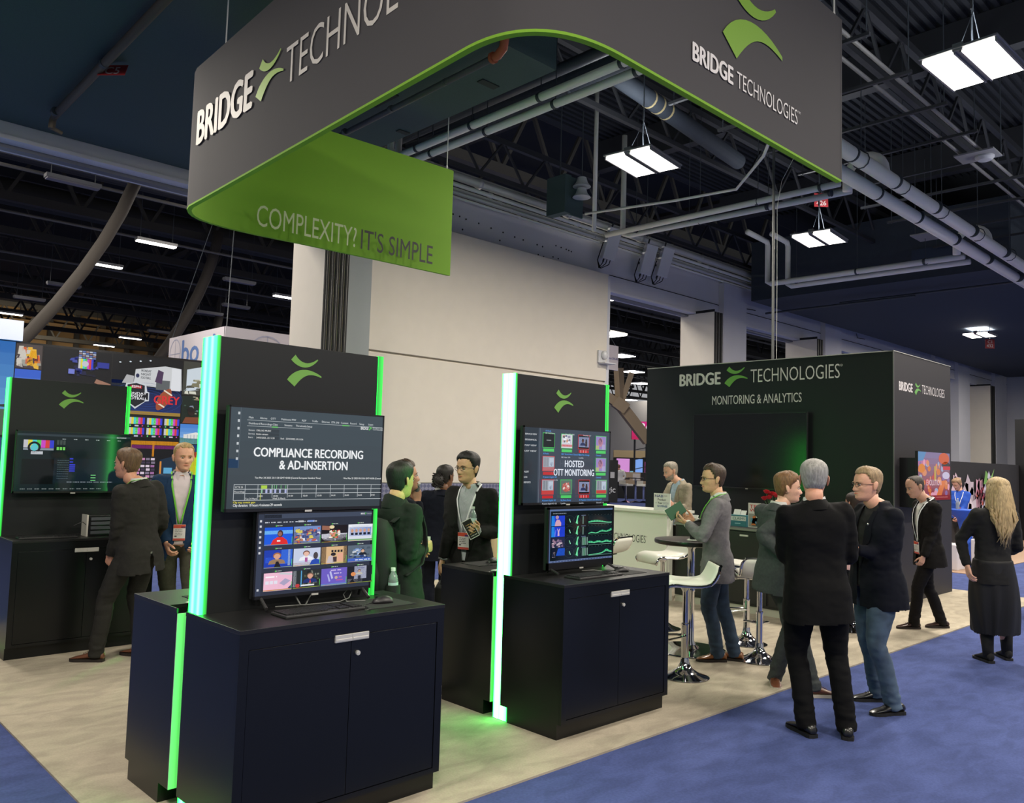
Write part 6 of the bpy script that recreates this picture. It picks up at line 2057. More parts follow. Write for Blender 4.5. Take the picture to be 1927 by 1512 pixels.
def hair_shell(style, R):
    """Cap of hair over the head grid; style: dict(front, side, nape, t, crown, noise)."""
    n = len(GRID[0])
    keep, V = [], []
    for i, ring in enumerate(GRID):
        for k, (x, y, z) in enumerate(ring):
            a = math.atan2(y, x)
            fr = max(0.0, math.sin(a))                     # 1 at the face, 0 at the ear and behind
            bk = max(0.0, -math.sin(a))
            line = style['side'] + (style['front'] - style['side']) * min(1, fr * 1.25) ** 1.3 + (style['nape'] - style['side']) * min(1, bk * 1.6)
            if style.get('temple') and 0.25 < fr < 0.85:
                line += style['temple'] * math.sin((fr - 0.25) / 0.6 * PI)
            if style.get('burn') and fr < 0.35 and bk < 0.2:
                line -= style['burn'] * (1 - fr / 0.35)
            d = z - line + 0.008 * noise.noise(Vector((a * 7, z * 40, 1.3))) + .004 * noise.noise(Vector((a * 23, z * 60, 4.3)))
            keep.append(d > 0)
            up = min(1.0, max(0.0, d / 0.03))
            t = style['t'] * up + 0.0025
            t *= .42 + .58 * min(1.0, max(0.0, (z - .105) / .075))
            t += style.get('crown', 0) * max(0.0, (z - .15) / .075) * (0.6 + 0.4 * fr)
            st = style.get('noise', 0.3)
            t *= 1 + st * noise.noise(Vector((a * 9 + style.get('seed', 0), z * 18, 0))) + st * 0.8 * noise.noise(Vector((a * 26, z * 14, style.get('seed', 0))))
            c = Vector((0, -0.005, 0.115))
            p = Vector((x, y, z))
            nrm = (p - c).normalized()
            V.append(p + nrm * t)
    fs = []
    for i in range(len(GRID) - 1):
        for k in range(n):
            l = (k + 1) % n
            q = (i * n + k, i * n + l, (i + 1) * n + l, (i + 1) * n + k)
            if all(keep[j] for j in q):
                fs.append(q)
    fs.append(tuple((len(GRID) - 1) * n + k for k in range(n)))
    # edge skirt pulled to the scalp
    ec = {}
    for f in fs:
        for a, b in zip(f, f[1:] + f[:1]):
            ec[(a, b)] = 1
    base = len(V)
    flat = [p for r in GRID for p in r]
    inner = {}
    def inn(i):
        if i not in inner:
            inner[i] = len(V)
            c = Vector((0, -0.005, 0.115))
            p = Vector(flat[i])
            V.append(p - (p - c).normalized() * 0.003)
        return inner[i]
    for (a, b) in list(ec):
        if (b, a) not in ec:
            fs.append((b, a, inn(a), inn(b)))
    used = sorted({i for f in fs for i in f})
    mp = {i: k for k, i in enumerate(used)}
    return [R @ V[i] for i in used], [tuple(mp[i] for i in f) for f in fs]

def hand_mesh(curl=0.5, thumb=0.4, spread=0.06, side=1, finger_curls=None):
    """Right hand: wrist at 0, fingers +Y, back of the hand +Z, thumb towards -X; side=-1 mirrors."""
    mb = MB()
    X, Z = Vector((1, 0, 0)), Vector((0, 0, 1))
    rings = []
    for y, a, b in ((-.02, .027, .020), (0, .029, .019), (.02, .034, .017), (.05, .041, .0155), (.08, .043, .0145), (.097, .041, .012)):
        rings.append(sup((0, y, 0), X, Z, a, b, 14, 2.6))
    mb.loft(rings)
    for i, (x, L, r) in enumerate(((-.031, .072, .0092), (-.0105, .082, .0095), (.0105, .076, .0092), (.030, .060, .0082))):
        c = curl if finger_curls is None else finger_curls[i]
        p = Vector((x, .09, 0))
        d = Vector((math.sin(x * spread * 25), math.cos(x * spread * 25), -0.05))
        pts, rr = [p - d * 0.03, p], [r * 1.05, r * 1.05]
        for k, l in enumerate((.45, .31, .24)):
            ang = c * (0.8, 1.0, 0.75)[k]
            d = Matrix.Rotation(-ang, 3, 'X') @ d
            p = p + d * L * l * 1.05
            pts.append(p)
            rr.append(r * (0.97, .9, .78)[k])
        pts.append(p + d * r * .5)
        rr.append(r * .45)
        mb.tube(pts, rr, 8)
    d = Vector((-.72, .62, -.25)).normalized()
    p = Vector((-.022, .028, -.004))
    pts, rr = [p, p + d * .038], [.016, .0125]
    d2 = (d * (1 - thumb) + Vector((.25, .8, -.55)) * thumb).normalized()
    pts += [pts[-1] + d2 * .032]
    rr += [.0105]
    d3 = (d2 * .6 + Vector((.35, .8, -.4)) * .4 * (thumb + .2)).normalized()
    pts += [pts[-1] + d3 * .024, pts[-1] + d3 * .040 - d2 * 0]
    rr += [.009, .004]
    mb.tube(pts, rr, 8)
    V, F, E = evaluated_remesh(mb, 0.0042)
    V = relax(V, E, 2, .5)
    if side < 0:
        V = V * np.array([-1, 1, 1])
        F = [tuple(reversed(f)) for f in F]
    return V, F

HANDS = {}
def hand(curl, thumb, side):
    k = (curl, thumb, side)
    if k not in HANDS:
        HANDS[k] = hand_mesh(curl, thumb, 0.06, side)
    return HANDS[k]

def shoe_mb(s, kind='oxford'):
    """Shoe: heel at y=-.06, toe +Y, sole on z=0; first the upper, then the sole."""
    up, so = MB(), MB()
    X, Z = Vector((1, 0, 0)), Vector((0, 0, 1))
    prof = [(-.085, .018, .045), (-.08, .032, .075), (-.06, .037, .09), (-.02, .038, .095), (.02, .037, .092), (.06, .041, .072), (.10, .046, .056), (.14, .046, .046), (.17, .040, .038), (.192, .028, .028), (.204, .012, .018)]
    if kind == 'boot':
        prof = [(-.08, .02, .08), (-.075, .034, .1), (-.05, .04, .11), (0, .04, .11), (.04, .04, .09), (.09, .042, .065), (.13, .040, .052), (.16, .03, .04), (.18, .012, .025)]
    rings = [[Vector((math.cos(t) * w, y, .022 + (h - .022) * (0.5 + 0.5 * math.sin(t)) if math.sin(t) > -0.95 else .02)) for t in [2 * PI * k / 14 for k in range(14)]] for y, w, h in prof]
    up.loft(rings)
    if kind != 'boot':
        for q in range(4):
            y = .035 + q * .017
            up.tube([(-.017, y, .088 - q * .0075), (0, y + .003, .094 - q * .0078), (.017, y, .088 - q * .0075)], .0022, 5)
    out = [(-.09, .0), (-.082, .034), (-.055, .041), (-.01, .039), (.03, .039), (.07, .043), (.11, .048), (.15, .047), (.18, .038), (.198, .023), (.208, 0)]
    poly = [(w, y) for y, w in out] + [(-w, y) for y, w in out[::-1][1:-1]]
    so.prism([(x * 1.0, y) for x, y in poly], (0, 0, .024), (1, 0, 0), (0, 1, 0), .024)
    for m in (up, so):
        m.v = [(a * s, b * s, c * s) for a, b, c in m.v]
    return up, so

SKIN = {}
def skin_mat(rgb):
    return mat('skin_%d_%d_%d' % rgb, rgb, 0.48, var=0.06, scale=60, bump=0.05, bscale=300)

def frame_from(fwd_deg):
    a = math.radians(fwd_deg)
    return Vector((math.cos(a), math.sin(a), 0)), Vector((math.sin(a), -math.cos(a), 0))

def build_person(sp, o):
    """sp: pose (world landmarks); o: looks. Children of one Empty standing on the floor between the feet."""
    H = sp['H']
    s = H / 1.78
    hip, neck, head = Vector(sp['hip']), Vector(sp['neck']), Vector(sp['head'])
    fwd, right = frame_from(sp['f'])
    up = (neck - hip).normalized()
    fwd = (fwd - up * fwd.dot(up)).normalized()
    right = fwd.cross(up).normalized()
    feet = sp['feet']
    fz = o.get('floor', 0.0)
    base = Vector(((feet[0][0][0] + feet[1][0][0]) / 2, (feet[0][0][1] + feet[1][0][1]) / 2, fz))
    root = thing(o.get('name', 'person'), o['label'], 'person', base, 0, o.get('group'))
    vox = o.get('voxel', 0.012)
    fat = o.get('fat', 1.0)
    L = (neck - hip).length / 0.555          # torso scale against a 1.78 m figure with .555 hip to neck
    def TP(z):                               # spine point, z measured from the hip
        return hip + up * (z * L)
    # ---- shoulders, arms
    shl = [TP(.502) - right * .168 * s * o.get('sh', 1.0) - fwd * .012, TP(.502) + right * .168 * s * o.get('sh', 1.0) - fwd * .012]
    arms = []
    for i in (0, 1):
        e, w = Vector(sp['arms'][i][0]), Vector(sp['arms'][i][1])
        sh = shl[i]
        ua, fa = .305 * s, .262 * s
        tgt = w
        hint = (e - (sh + w) / 2)
        if hint.length < 0.02:
            hint = -fwd
        d = tgt - sh
        if d.length > (ua + fa) * 0.985:
            tgt = sh + d.normalized() * (ua + fa) * 0.985
        el = two_bone(sh, tgt, ua, fa, hint)
        arms.append((sh, el, tgt))
    # ---- legs
    legs = []
    for i in (0, 1):
        (fx, fy), ang = feet[i]
        an = Vector((fx, fy, fz + .085 * s))
        hj = hip - up * .015 * s + right * (-.092 if i == 0 else .092) * s
        td = Vector((math.cos(math.radians(ang)), math.sin(math.radians(ang)), 0))
        th, shn = .445 * s, .425 * s
        d = hj - an
        if d.length > (th + shn) * .995:
            k = d.length / ((th + shn) * .99)
            th, shn = th * k, shn * k
        kn = two_bone(hj, an, th, shn, (td + fwd) * 0.5 + Vector((0, 0, .02)))
        legs.append((hj, kn, an, td))
    # ---- torso profiles (z from hip, half width, depth front, depth back, centre shift forward)
    bust = o.get('bust', 0.0)
    belly = o.get('belly', 0.0)
    core = [(-.10, .184, .132, .134, 0), (0, .177, .120 + belly * .8, .126, 0), (.10, .160, .105 + belly, .10, .005), (.20, .158, .105 + belly, .095, .008), (.30, .172, .112 + bust, .105, .008), (.38, .183, .112 + bust * .7, .11, .004), (.44, .180, .102, .108, -.003), (.49, .160, .088, .097, -.009), (.525, .120, .073, .083, -.014), (.553, .080, .062, .069, -.016), (.578, .061, .056, .057, -.014), (.60, .057, .053, .054, -.012)]
    def torso(mb, grow, zlo, extra=None, n=24, hem=None):
        rings = []
        zs = [c[0] for c in core]
        Z = [z for z in np.linspace(zlo, .60, 22)]
        for z in Z:
            a, bf, bb, cy = (float(np.interp(z, zs, [c[k] for c in core])) for k in (1, 2, 3, 4))
            if z < -.10 and hem:
                a += hem * (-.10 - z)
                bf += hem * .7 * (-.10 - z)
                bb += hem * .8 * (-.10 - z)
            a, bf, bb = a * s * fat + grow, bf * s * fat + grow, bb * s * fat + grow
            if z > .46:
                a -= grow * .5
            rings.append(sup(TP(z) + fwd * cy * s, right, fwd, a, bf, n, 2.5, bb))
        mb.loft(rings)
    def relz(V):
        return ((V - np.array(hip)) @ np.array(up)) / L
    def relx(V):
        return ((V - np.array(hip)) @ np.array(right)) / s
    def relf(V):
        return ((V - np.array(hip)) @ np.array(fwd)) / s
    M = Matrix.Translation(-base)
    def put(name, V, F, m, keep=None):
        return link(name, raw_mesh(name, np.asarray(V) - np.array(base), F, m, keep), root)
    def puts(name, mb, m, smooth='all', parent=None):
        return link(name, mb.mesh(name, m, smooth, 0, M), parent or root)
    def folds(V, F, amp, freq, seed, weight=None):
        N = normals(V, F)
        for i in range(len(V)):
            p = V[i]
            q = Vector((p[0] * freq, p[1] * freq, p[2] * freq * 1.7 + seed))
            d = noise.noise(q) + .5 * noise.noise(q * 2.1)
            V[i] = p + N[i] * d * amp * (1 if weight is None else weight[i])
        return V
    # ---- body under the clothes, head, hands: one mesh
    skin = skin_mat(o['skin'])
    B = MB()
    torso(B, -0.016, -.06, n=16)
    for sh, el, wr in arms:
        limb(B, [sh, el, wr], [.052 * s, .040 * s, .028 * s], 10)
    for hj, kn, an, td in legs:
        limb(B, [hj, kn, an], [.08 * s, .052 * s, .036 * s], 10)
    V, F, E = evaluated_remesh(B, 0.022)
    V = relax(V, E, 2)
    allV, allF, allM = [tuple(p) for p in V], list(F), [0] * len(F)
    def join(vs, fs, mi):
        b = len(allV)
        allV.extend(tuple(p) for p in vs)
        allF.extend(tuple(i + b for i in f) for f in fs)
        allM.extend([mi] * len(fs))
    hf, hr = frame_from(sp['hd'])
    hs = s * o.get('headscale', 1.0)
    R = Matrix.Translation(head) @ Matrix((hr, hf, (0, 0, 1))).transposed().to_4x4() @ Matrix.Rotation(math.radians(sp['hp']), 4, 'X') @ Matrix.Rotation(math.radians(sp.get('hroll', 0)), 4, 'Y') @ Matrix.Scale(hs, 4) @ Matrix.Translation((0, 0, -.115))
    hb = MB()
    g = [[R @ Vector(p) for p in ring] for ring in GRID]
    hb.loft(g)
    join(hb.v, hb.f, 0)
    # neck
    nb = MB()
    top = R @ Vector((0, -.025, .05))
    mid = R @ Vector((0, -.03, -.01))
    low = TP(.555) - fwd * .014
    nb.tube([low, low.lerp(mid, .5), mid, top], [.064 * s, .058 * s, .056 * s, .052 * s], 16)
    join(nb.v, nb.f, 0)
    # ears, eyes, lips, brows
    for sg in (-1, 1):
        eb = MB()
        pr = []
        for k in range(9):
            t = -0.4 + k / 8 * (PI + 0.9)
            pr.append(R @ Vector((sg * (.079 + .012 * math.sin(max(0, min(PI, t)))), -.012 - .017 * math.cos(t) * -1 - .010, .098 + .030 * math.cos(t * .98))))
        ear = []
        for z, d, w in ((.070, .006, .004), (.078, .011, .007), (.092, .014, .010), (.108, .018, .012), (.122, .018, .012), (.132, .012, .009), (.137, .004, .004)):
            ear.append(sup(R @ Vector((sg * (.079 + w * .55), -.008 - (z - .07) * .12, z)), (R.to_3x3() @ Vector((1, 0, 0))).normalized(), (R.to_3x3() @ Vector((sg * .35, -1, 0))).normalized(), w * .55 * hs, d * hs, 10, 2))
        eb.loft(ear)
        join(eb.v, eb.f, 0)
        eb = MB()
        eb.sphere((0, 0, 0), (.0125, .010, .0062), 10, 6)
        join([R @ (Vector(p) + Vector((sg * .031, .0835, .107))) for p in eb.v], eb.f, 1)
        eb = MB()
        eb.sphere((0, 0, 0), (.0052, .004, .0054), 8, 6)
        join([R @ (Vector(p) + Vector((sg * .031, .0918, .1068))) for p in eb.v], eb.f, 2)
        eb = MB()
        eb.tube([(sg * .016, .0925, .1105), (sg * .031, .0945, .1145), (sg * .046, .0865, .1095)], [.0014, .0020, .0014], 5)
        join([R @ Vector(p) for p in eb.v], eb.f, 4)
        eb = MB()
        eb.tube([(sg * .012, .0985, .1235), (sg * .030, .099, .1285), (sg * .052, .083, .1235)], [.0028, .0036, .0018], 6, flat=.6)
        join([R @ Vector(p) for p in eb.v], eb.f, 4)
    eb = MB()
    eb.tube([(-.023, .0875, .0415), (-.010, .0965, .0425), (0, .098, .0415), (.010, .0965, .0425), (.023, .0875, .0415)], [.0015, .0042, .0044, .0042, .0015], 8, flat=1.1)
    join([R @ Vector(p) for p in eb.v], eb.f, 3)
    # hands
    hk = o.get('hands', ((.5, .4), (.5, .4)))
    hand_frames = []
    for i in (0, 1):
        sh, el, wr = arms[i]
        d = (wr - el).normalized()
        hd_ = o.get('hand_dir', (None, None))[i]
        if hd_:
            d = (d * .45 + (fwd * hd_[0] + right * hd_[1] + up * hd_[2]) * .75).normalized()
        palm = o.get('palm', (None, None))[i]
        pn = (fwd * palm[0] + right * palm[1] + up * palm[2]) if palm else (-right if i == 1 else right)   # palm normal
        zz = -(pn - d * pn.dot(d)).normalized()
        xx = d.cross(zz)
        HM = Matrix.Translation(wr) @ Matrix((xx, d, zz)).transposed().to_4x4() @ Matrix.Scale(s * o.get('handscale', 1.0), 4)
        hand_frames.append(HM)
        if hk[i] is None:
            continue
        hv, hfs = hand(hk[i][0], hk[i][1], 1 if i == 1 else -1)
        join([HM @ Vector(p) for p in hv], hfs, 0)
    hair_m = mat('hair_%d_%d_%d' % o['hair_rgb'], o['hair_rgb'], 0.55, var=0.35, scale=90, bump=0.35, bscale=160, stretch=(1, 1, .25))
    lip = tuple(int(a * b) for a, b in zip(o['skin'], (.86, .66, .64)))
    bme = raw_mesh('body', np.array(allV) - np.array(base), allF, [skin, mat('eye_white', (215, 210, 205), .3), mat('eye_dark', (40, 30, 24), .2), skin_mat(lip), hair_m])
    bme.polygons.foreach_set('material_index', allM)
    link('body', bme, root)
    # ---- hair
    hv, hfs = hair_shell(o['hair'], R)
    hd_o = put('hair', hv, hfs, hair_m)
    if o.get('beard'):
        bb = MB()
        V2, keep = [], []
        n = len(GRID[0])
        fs = []
        for i, ring in enumerate(GRID):
            for k, (x, y, z) in enumerate(ring):
                a = math.sin(math.atan2(y, x))
                lim = .052 + .05 * max(0, .75 - a)
                if abs(x) < .026 and .036 < z < .05:
                    lim = 0
                keep.append(z < lim and a > -.1)
                V2.append(R @ (Vector((x, y, z)) + Vector((x * .6, y * .6, -.01)).normalized() * .0035))
        for i in range(len(GRID) - 1):
            for k in range(n):
                q = (i * n + k, i * n + (k + 1) % n, (i + 1) * n + (k + 1) % n, (i + 1) * n + k)
                if all(keep[j] for j in q):
                    fs.append(q)
        put('beard', V2, fs, mat('beard_%d_%d_%d' % o['beard'], o['beard'], .7, var=.3, scale=150, bump=.4, bscale=300), np.array(keep))
    # ---- trousers / skirt
    low_m = o['legs_mat']
    if o.get('skirt'):
        T = MB()
        rings = []
        c0, c1 = TP(.06), base + Vector((0, 0, o['skirt'])) + (hip - base) * Vector((.35, .35, 0))
        for k in range(12):
            t = k / 11
            c = c0.lerp(c1, t)
            w = (.175 + .03 * math.sin(t * PI) + .035 * t) * s
            rings.append(sup(c, right, fwd, w, w * (.72 + .1 * t), 26, 2.3))
        T.loft(rings)
        V, F, E = evaluated_remesh(T, vox)
        V = relax(V, E, 3)
        wt = np.clip((c0[2] - V[:, 2]) / .5, 0, 1)
        N = normals(V, F)
        ang = np.arctan2((V - np.array(hip)) @ np.array(fwd), (V - np.array(hip)) @ np.array(right))
        V = V + N * (.012 * np.sin(ang * 7 + V[:, 2] * 2) * wt)[:, None]
        zb = V[:, 2].min() + .02
        put('skirt', V, F, low_m, V[:, 2] > zb)
    else:
        T = MB()
        rings = []
        for z, a, b, b2 in ((.07, .154, .100 + belly * .8, .100), (.02, .160, .104 + belly * .4, .112), (-.03, .165, .104, .118), (-.085, .155, .092, .108), (-.12, .10, .06, .07)):
            rings.append(sup(TP(z), right, fwd, a * s * fat, b * s * fat, 22, 2.4, b2 * s * fat))
        T.loft(rings)
        lw = o.get('leg_w', 1.0)
        for hj, kn, an, td in legs:
            lo = an + Vector((0, 0, -.05 * s)) - td * .005
            calf = kn.lerp(an, .35) - td * .012
            limb(T, [hj, hj.lerp(kn, .5) + td * .008, kn, calf, lo], [.086 * s * lw * fat, .084 * s * lw * fat, .068 * s * lw, .064 * s * lw, .060 * s * lw * o.get('hem_w', 1.0)], 16)
        V, F, E = evaluated_remesh(T, vox)
        V = relax(V, E, 3)
        zz = (V[:, 2] - fz) / s
        wgt = .35 + 1.0 * np.exp(-((zz - .13) / .10) ** 2) + .5 * np.exp(-((zz - .48) / .10) ** 2) + .4 * np.exp(-((zz - .82) / .08) ** 2)
        N = normals(V, F)
        for i in range(len(V)):
            p = V[i]
            q = Vector((p[0] * 9, p[1] * 9, p[2] * 26 + H * 10))
            V[i] = p + N[i] * .008 * wgt[i] * (noise.noise(q) + .5 * noise.noise(q * 2))
        put('trousers', V, F, low_m, V[:, 2] > fz + .028 * s)
    # ---- shoes
    for i, (hj, kn, an, td) in enumerate(legs):
        u_, so_ = shoe_mb(s * .95, o.get('shoe_kind', 'oxford'))
        FM = Matrix.Translation(Vector((an.x, an.y, fz))) @ Matrix((Vector((td.y, -td.x, 0)), td, (0, 0, 1))).transposed().to_4x4()
        if o.get('shoe_kind') == 'boot':
            u_.tube([(0, -.025, .05), (0, -.015, .16), (0, 0, .36)], [.046, .052, .066], 14)
        for m_ in (u_, so_):
            m_.v = [tuple(FM @ Vector(p)) for p in m_.v]
        so = puts('shoe', u_, o['shoe_mat'])
        puts('sole', so_, o['sole_mat'], False, so)
    # ---- shirt
    if o.get('shirt_mat'):
        S_ = MB()
        torso(S_, .000, -.05)
        if o.get('sleeves', False) == 'shirt':
            for sh, el, wr in arms:
                S_.sphere(sh, .062 * s, 12, 8)
                limb(S_, [TP(.49), sh, el, el.lerp(wr, .93)], [.07 * s, .064 * s, .052 * s, .036 * s], 14)
        V, F, E = evaluated_remesh(S_, max(vox, .012))
        V = relax(V, E, 3)
        V = folds(V, F, .007, 9, H * 7)
        shirt_o = put('shirt', V, F, o['shirt_mat'])
        # collar: two flaps round the neck
        cb = MB()
        ring_in, ring_lo = [], []
        for k in range(25):
            a = math.radians(108 + 324 * k / 24)
            ca, sa = math.cos(a), math.sin(a)
            hgt = .045 * s if not o.get('flatcollar') else .018 * s
            fr_ = max(0, sa)
            p = TP(.562) - fwd * .014 * s + right * ca * .067 * s + fwd * sa * .067 * s - up * .030 * s * fr_
            ring_in.append(p + up * hgt * (1 - .25 * fr_))
            ring_lo.append(p + (right * ca + fwd * sa) * .014 * s - up * .012 * s)
        n = len(ring_in)
        th = .004
        vs = ring_in + ring_lo
        cb.add(vs, [(k, k + 1, n + k + 1, n + k) for k in range(n - 1)])
        puts('shirt_collar', cb, o['collar_mat'] if o.get('collar_mat') else o['shirt_mat'])
    # ---- jacket
    if o.get('jacket_mat'):
        J = MB()
        zlo = o.get('hem', -.20)
        torso(J, .012 * s, zlo, hem=o.get('flare', .10))
        # sloping shoulder line
        for i in (0, 1):
            sh, el, wr = arms[i]
            sd = right * (1 if i else -1)
            limb(J, [TP(.51) + sd * .05 * s - fwd * .012, TP(.503) + sd * .11 * s - fwd * .012, sh + up * .001 * s], [.058 * s, .062 * s, .060 * s], 14)
            J.sphere(sh - up * .004 * s, .068 * s, 14, 10)
            ex = wr.lerp(el, -.01 if not o.get('cuff_short') else .06)
            limb(J, [sh - up * .005 * s, sh.lerp(el, .5), el, el.lerp(wr, .5), ex], [.069 * s, .064 * s * o.get('sleeve', 1), .057 * s * o.get('sleeve', 1), .051 * s, .044 * s], 16)
        V, F, E = evaluated_remesh(J, vox)
        V = relax(V, E, 5)
        # wrinkles: stronger at the elbows and along the hem
        wt = np.full(len(V), .55)
        for sh, el, wr in arms:
            wt += 1.1 * np.exp(-(np.linalg.norm(V - np.array(el), axis=1) / .12) ** 2) + .5 * np.exp(-(np.linalg.norm(V - np.array(sh) , axis=1) / .12) ** 2)
        V = folds(V, F, .0105 * o.get('wrinkle', 1), 7, H * 13 + sp['f'], wt)
        V = folds(V, F, .0035 * o.get('wrinkle', 1), 26, H * 5 + sp['f'], wt)
        rz, rx, rf = relz(V), relx(V), relf(V)
        keep = np.ones(len(V), bool)
        opn = o.get('open')
        tree = BVHTree.FromPolygons([tuple(p) for p in V], F)
        if opn:
            zb, w_top, w_bot, z_button = opn      # V from the neck down to the button, then a narrow gap to the hem
            half = np.where(rz > z_button, np.interp(rz, [z_button, .48, .59], [.012, w_top, .075]), np.interp(rz, [zlo, z_button], [w_bot, .012]))
            keep &= ~((np.abs(rx - .0) < half) & (rf > .03) & (rz > zlo + .02))
            armz = np.full(len(V), 9.0)
            for sh, el, wr in arms:
                a, b = np.array(el), np.array(wr)
                t = np.clip(((V - a) @ (b - a)) / ((b - a) @ (b - a)), 0, 1)
                armz = np.minimum(armz, np.linalg.norm(V - (a + t[:, None] * (b - a)), axis=1))
            keep |= armz < .068
        if o.get('vent'):
            keep &= ~((np.abs(rx) < .004 + .012 * np.clip((-.02 - rz) / .15, 0, 1)) & (rf < -.03) & (rz < -.03))
        keep &= rz > zlo + .014
        jk = put('jacket', V, F, o['jacket_mat'], keep)
        # collar band at the nape and lapels
        cb = MB()
        A_, B_, C_ = [], [], []
        zt = o.get('stand', .040)
        for k in range(21):
            a = math.radians(270 - 125 + 250 * k / 20)
            ca, sa = math.cos(a), math.sin(a)
            t = abs(k - 10) / 10
            p = TP(.556 - .035 * t * t) - fwd * .016 * s + right * ca * .075 * s + fwd * sa * .073 * s
            A_.append(p + up * zt * s * (1 - .5 * t) - (right * ca + fwd * sa) * .004)
            B_.append(p + up * zt * s * (1 - .5 * t) + (right * ca + fwd * sa) * .006)
            C_.append(p + (right * ca + fwd * sa) * .030 * s - up * .022 * s)
        n = 21
        cb.add(A_ + B_ + C_, [(k, k + 1, n + k + 1, n + k) for k in range(n - 1)] + [(n + k, n + k + 1, 2 * n + k + 1, 2 * n + k) for k in range(n - 1)])
        puts('jacket_collar', cb, o['jacket_mat'])
        if opn:
            for sg in (-1, 1):
                lb = MB()
                rows = []
                for k in range(13):
                    t = k / 12
                    z = z_button + (.535 - z_button) * t
                    xi = float(np.interp(z, [z_button, .48, .59], [.010, w_top, .07]))
                    wd = float(np.interp(t, [0, .25, .6, .72, .74, 1], [.004, .035, .070, .078, .060, .035]))
                    row = []
                    for q in range(4):
                        x = xi + wd * q / 3 - .004
                        og = TP(z) + right * sg * x * s + fwd * .6
                        hit = tree.ray_cast(og, -fwd, .75)
                        p = (hit[0] if hit[0] is not None else TP(z) + right * sg * x * s + fwd * .12) + fwd * (.006 if q else .003)
                        row.append(p)
                    rows.append(row)
                vs = [p for r in rows for p in r]
                lb.add(vs, [(i * 4 + q, i * 4 + q + 1, i * 4 + q + 5, i * 4 + q + 4) for i in range(12) for q in range(3)])
                puts('lapel', lb, o.get('lapel_mat', o['jacket_mat']))
        if o.get('pocket'):
            for sg in o['pocket']:
                pb = MB()
                rows = []
                for z in (-.02, -.045, -.07):
                    row = []
                    for q in range(5):
                        a = .3 + q / 4 * .85        # angle from the front towards the side
                        dirv = (fwd * math.cos(a) + right * sg * math.sin(a)).normalized()
                        og = TP(z) + dirv * .6
                        hit = tree.ray_cast(og, -dirv, .75)
                        p = (hit[0] if hit[0] is not None else TP(z) + dirv * .2) + dirv * .006
                        row.append(p)
                    rows.append(row)
                pb.add([p for r in rows for p in r], [(i * 5 + q, i * 5 + q + 1, i * 5 + q + 6, i * 5 + q + 5) for i in range(2) for q in range(4)])
                puts('pocket_flap', pb, o['jacket_mat'])
        surf = tree
    else:
        surf = BVHTree.FromPolygons([tuple(p) for p in V], F) if o.get('shirt_mat') else None
    # shirt cuffs
    if o.get('cuffs'):
        for i in (0, 1):
            if hk[i] is None:
                continue
            sh, el, wr = arms[i]
            d = (wr - el).normalized()
            c = MB()
            c.tube([wr - d * .02, wr + d * .012 * s], [.040 * s, .037 * s], 14)
            puts('shirt_cuff', c, o['cuffs'])
    # ---- lanyard with badge
    if o.get('lanyard'):
        lm_, badge = o['lanyard'][0], o['lanyard'][1]
        pts = []
        zb = o['lanyard'][2] if len(o['lanyard']) > 2 else .17
        def front(z, x):
            og = TP(z) + right * x * s + fwd * .6
            hit = surf.ray_cast(og, -fwd, .7)
            h2 = hit[0] if hit[0] is not None else TP(z) + right * x * s + fwd * .13
            return h2 + fwd * .012
        for sg in (-1, 1):
            pts = [TP(.595) - fwd * .082 * s + right * sg * .03 * s, TP(.588) - fwd * .03 * s + right * sg * .082 * s, TP(.545) + fwd * .045 * s + right * sg * .080 * s]
            for k in range(7):
                t = k / 6
                pts.append(front(.47 + (zb - .47) * t, sg * (.066 * (1 - t) + .008)))
            lb = MB()
            lb.tube(pts, .0075 * s, 6, flat=.35)
            puts('lanyard', lb, lm_)
        if badge:
            c = front(zb - .02, 0)
            cv = Canvas(c + right * .045 * s - up * .12 * s + fwd * .01, -right, up)
            cv.rect(0, 0, .095 * s, .135 * s, (226, 222, 220)).up()
            cv.rect(0, .105 * s, .095 * s, .03 * s, (206, 82, 58)).rect(.06 * s, .105 * s, .035 * s, .015 * s, (60, 70, 150))
            cv.rect(0, 0, .095 * s, .018 * s, (200, 80, 70))
            for q in range(4):
                cv.words(.012 * s, (.088 - q * .014) * s, .06 * s, .005 * s, (120, 116, 116), q)
            cv.up().rect(.01 * s, .03 * s, .018 * s, .012 * s, (90, 88, 90))
            b = MB()
            b.prism([(-.001, -.001), (.096 * s, -.001), (.096 * s, .136 * s), (-.001, .136 * s)], cv.o - fwd * .0012, -right, up, .003)
            bo = puts('badge', b, mat('badge_card', (226, 222, 220), .4), False)
            cv.build('badge_print', PRINT, root).parent = bo
            bo.children[0].matrix_parent_inverse = Matrix.Identity(4)
    # ---- glasses
    if o.get('glasses'):
        gb = MB()
        for sg in (-1, 1):
            ring = [(sg * .031 + .021 * math.cos(t), .104 - abs(sg * .031 + .021 * math.cos(t)) ** 2 * 3.0, .106 + .0155 * math.sin(t)) for t in [2 * PI * k / 16 for k in range(16)]]
            gb.tube([R @ Vector(p) for p in ring], .0016 * hs, 5, closed=True)
            gb.tube([R @ Vector(p) for p in ((sg * .051, .095, .112), (sg * .072, .075, .114), (sg * .082, .0, .112), (sg * .082, -.012, .104))], .0019 * hs, 5)
        gb.tube([R @ Vector(p) for p in ((-.010, .1045, .110), (0, .107, .113), (.010, .1045, .110))], .0016 * hs, 5)
        puts('glasses', gb, o['glasses'])
    root['_base'] = tuple(base)
    return root, dict(R=R, TP=TP, right=right, fwd=fwd, up=up, arms=arms, hands=hand_frames, s=s, base=base, put=put, puts=puts, M=M, surf=surf)

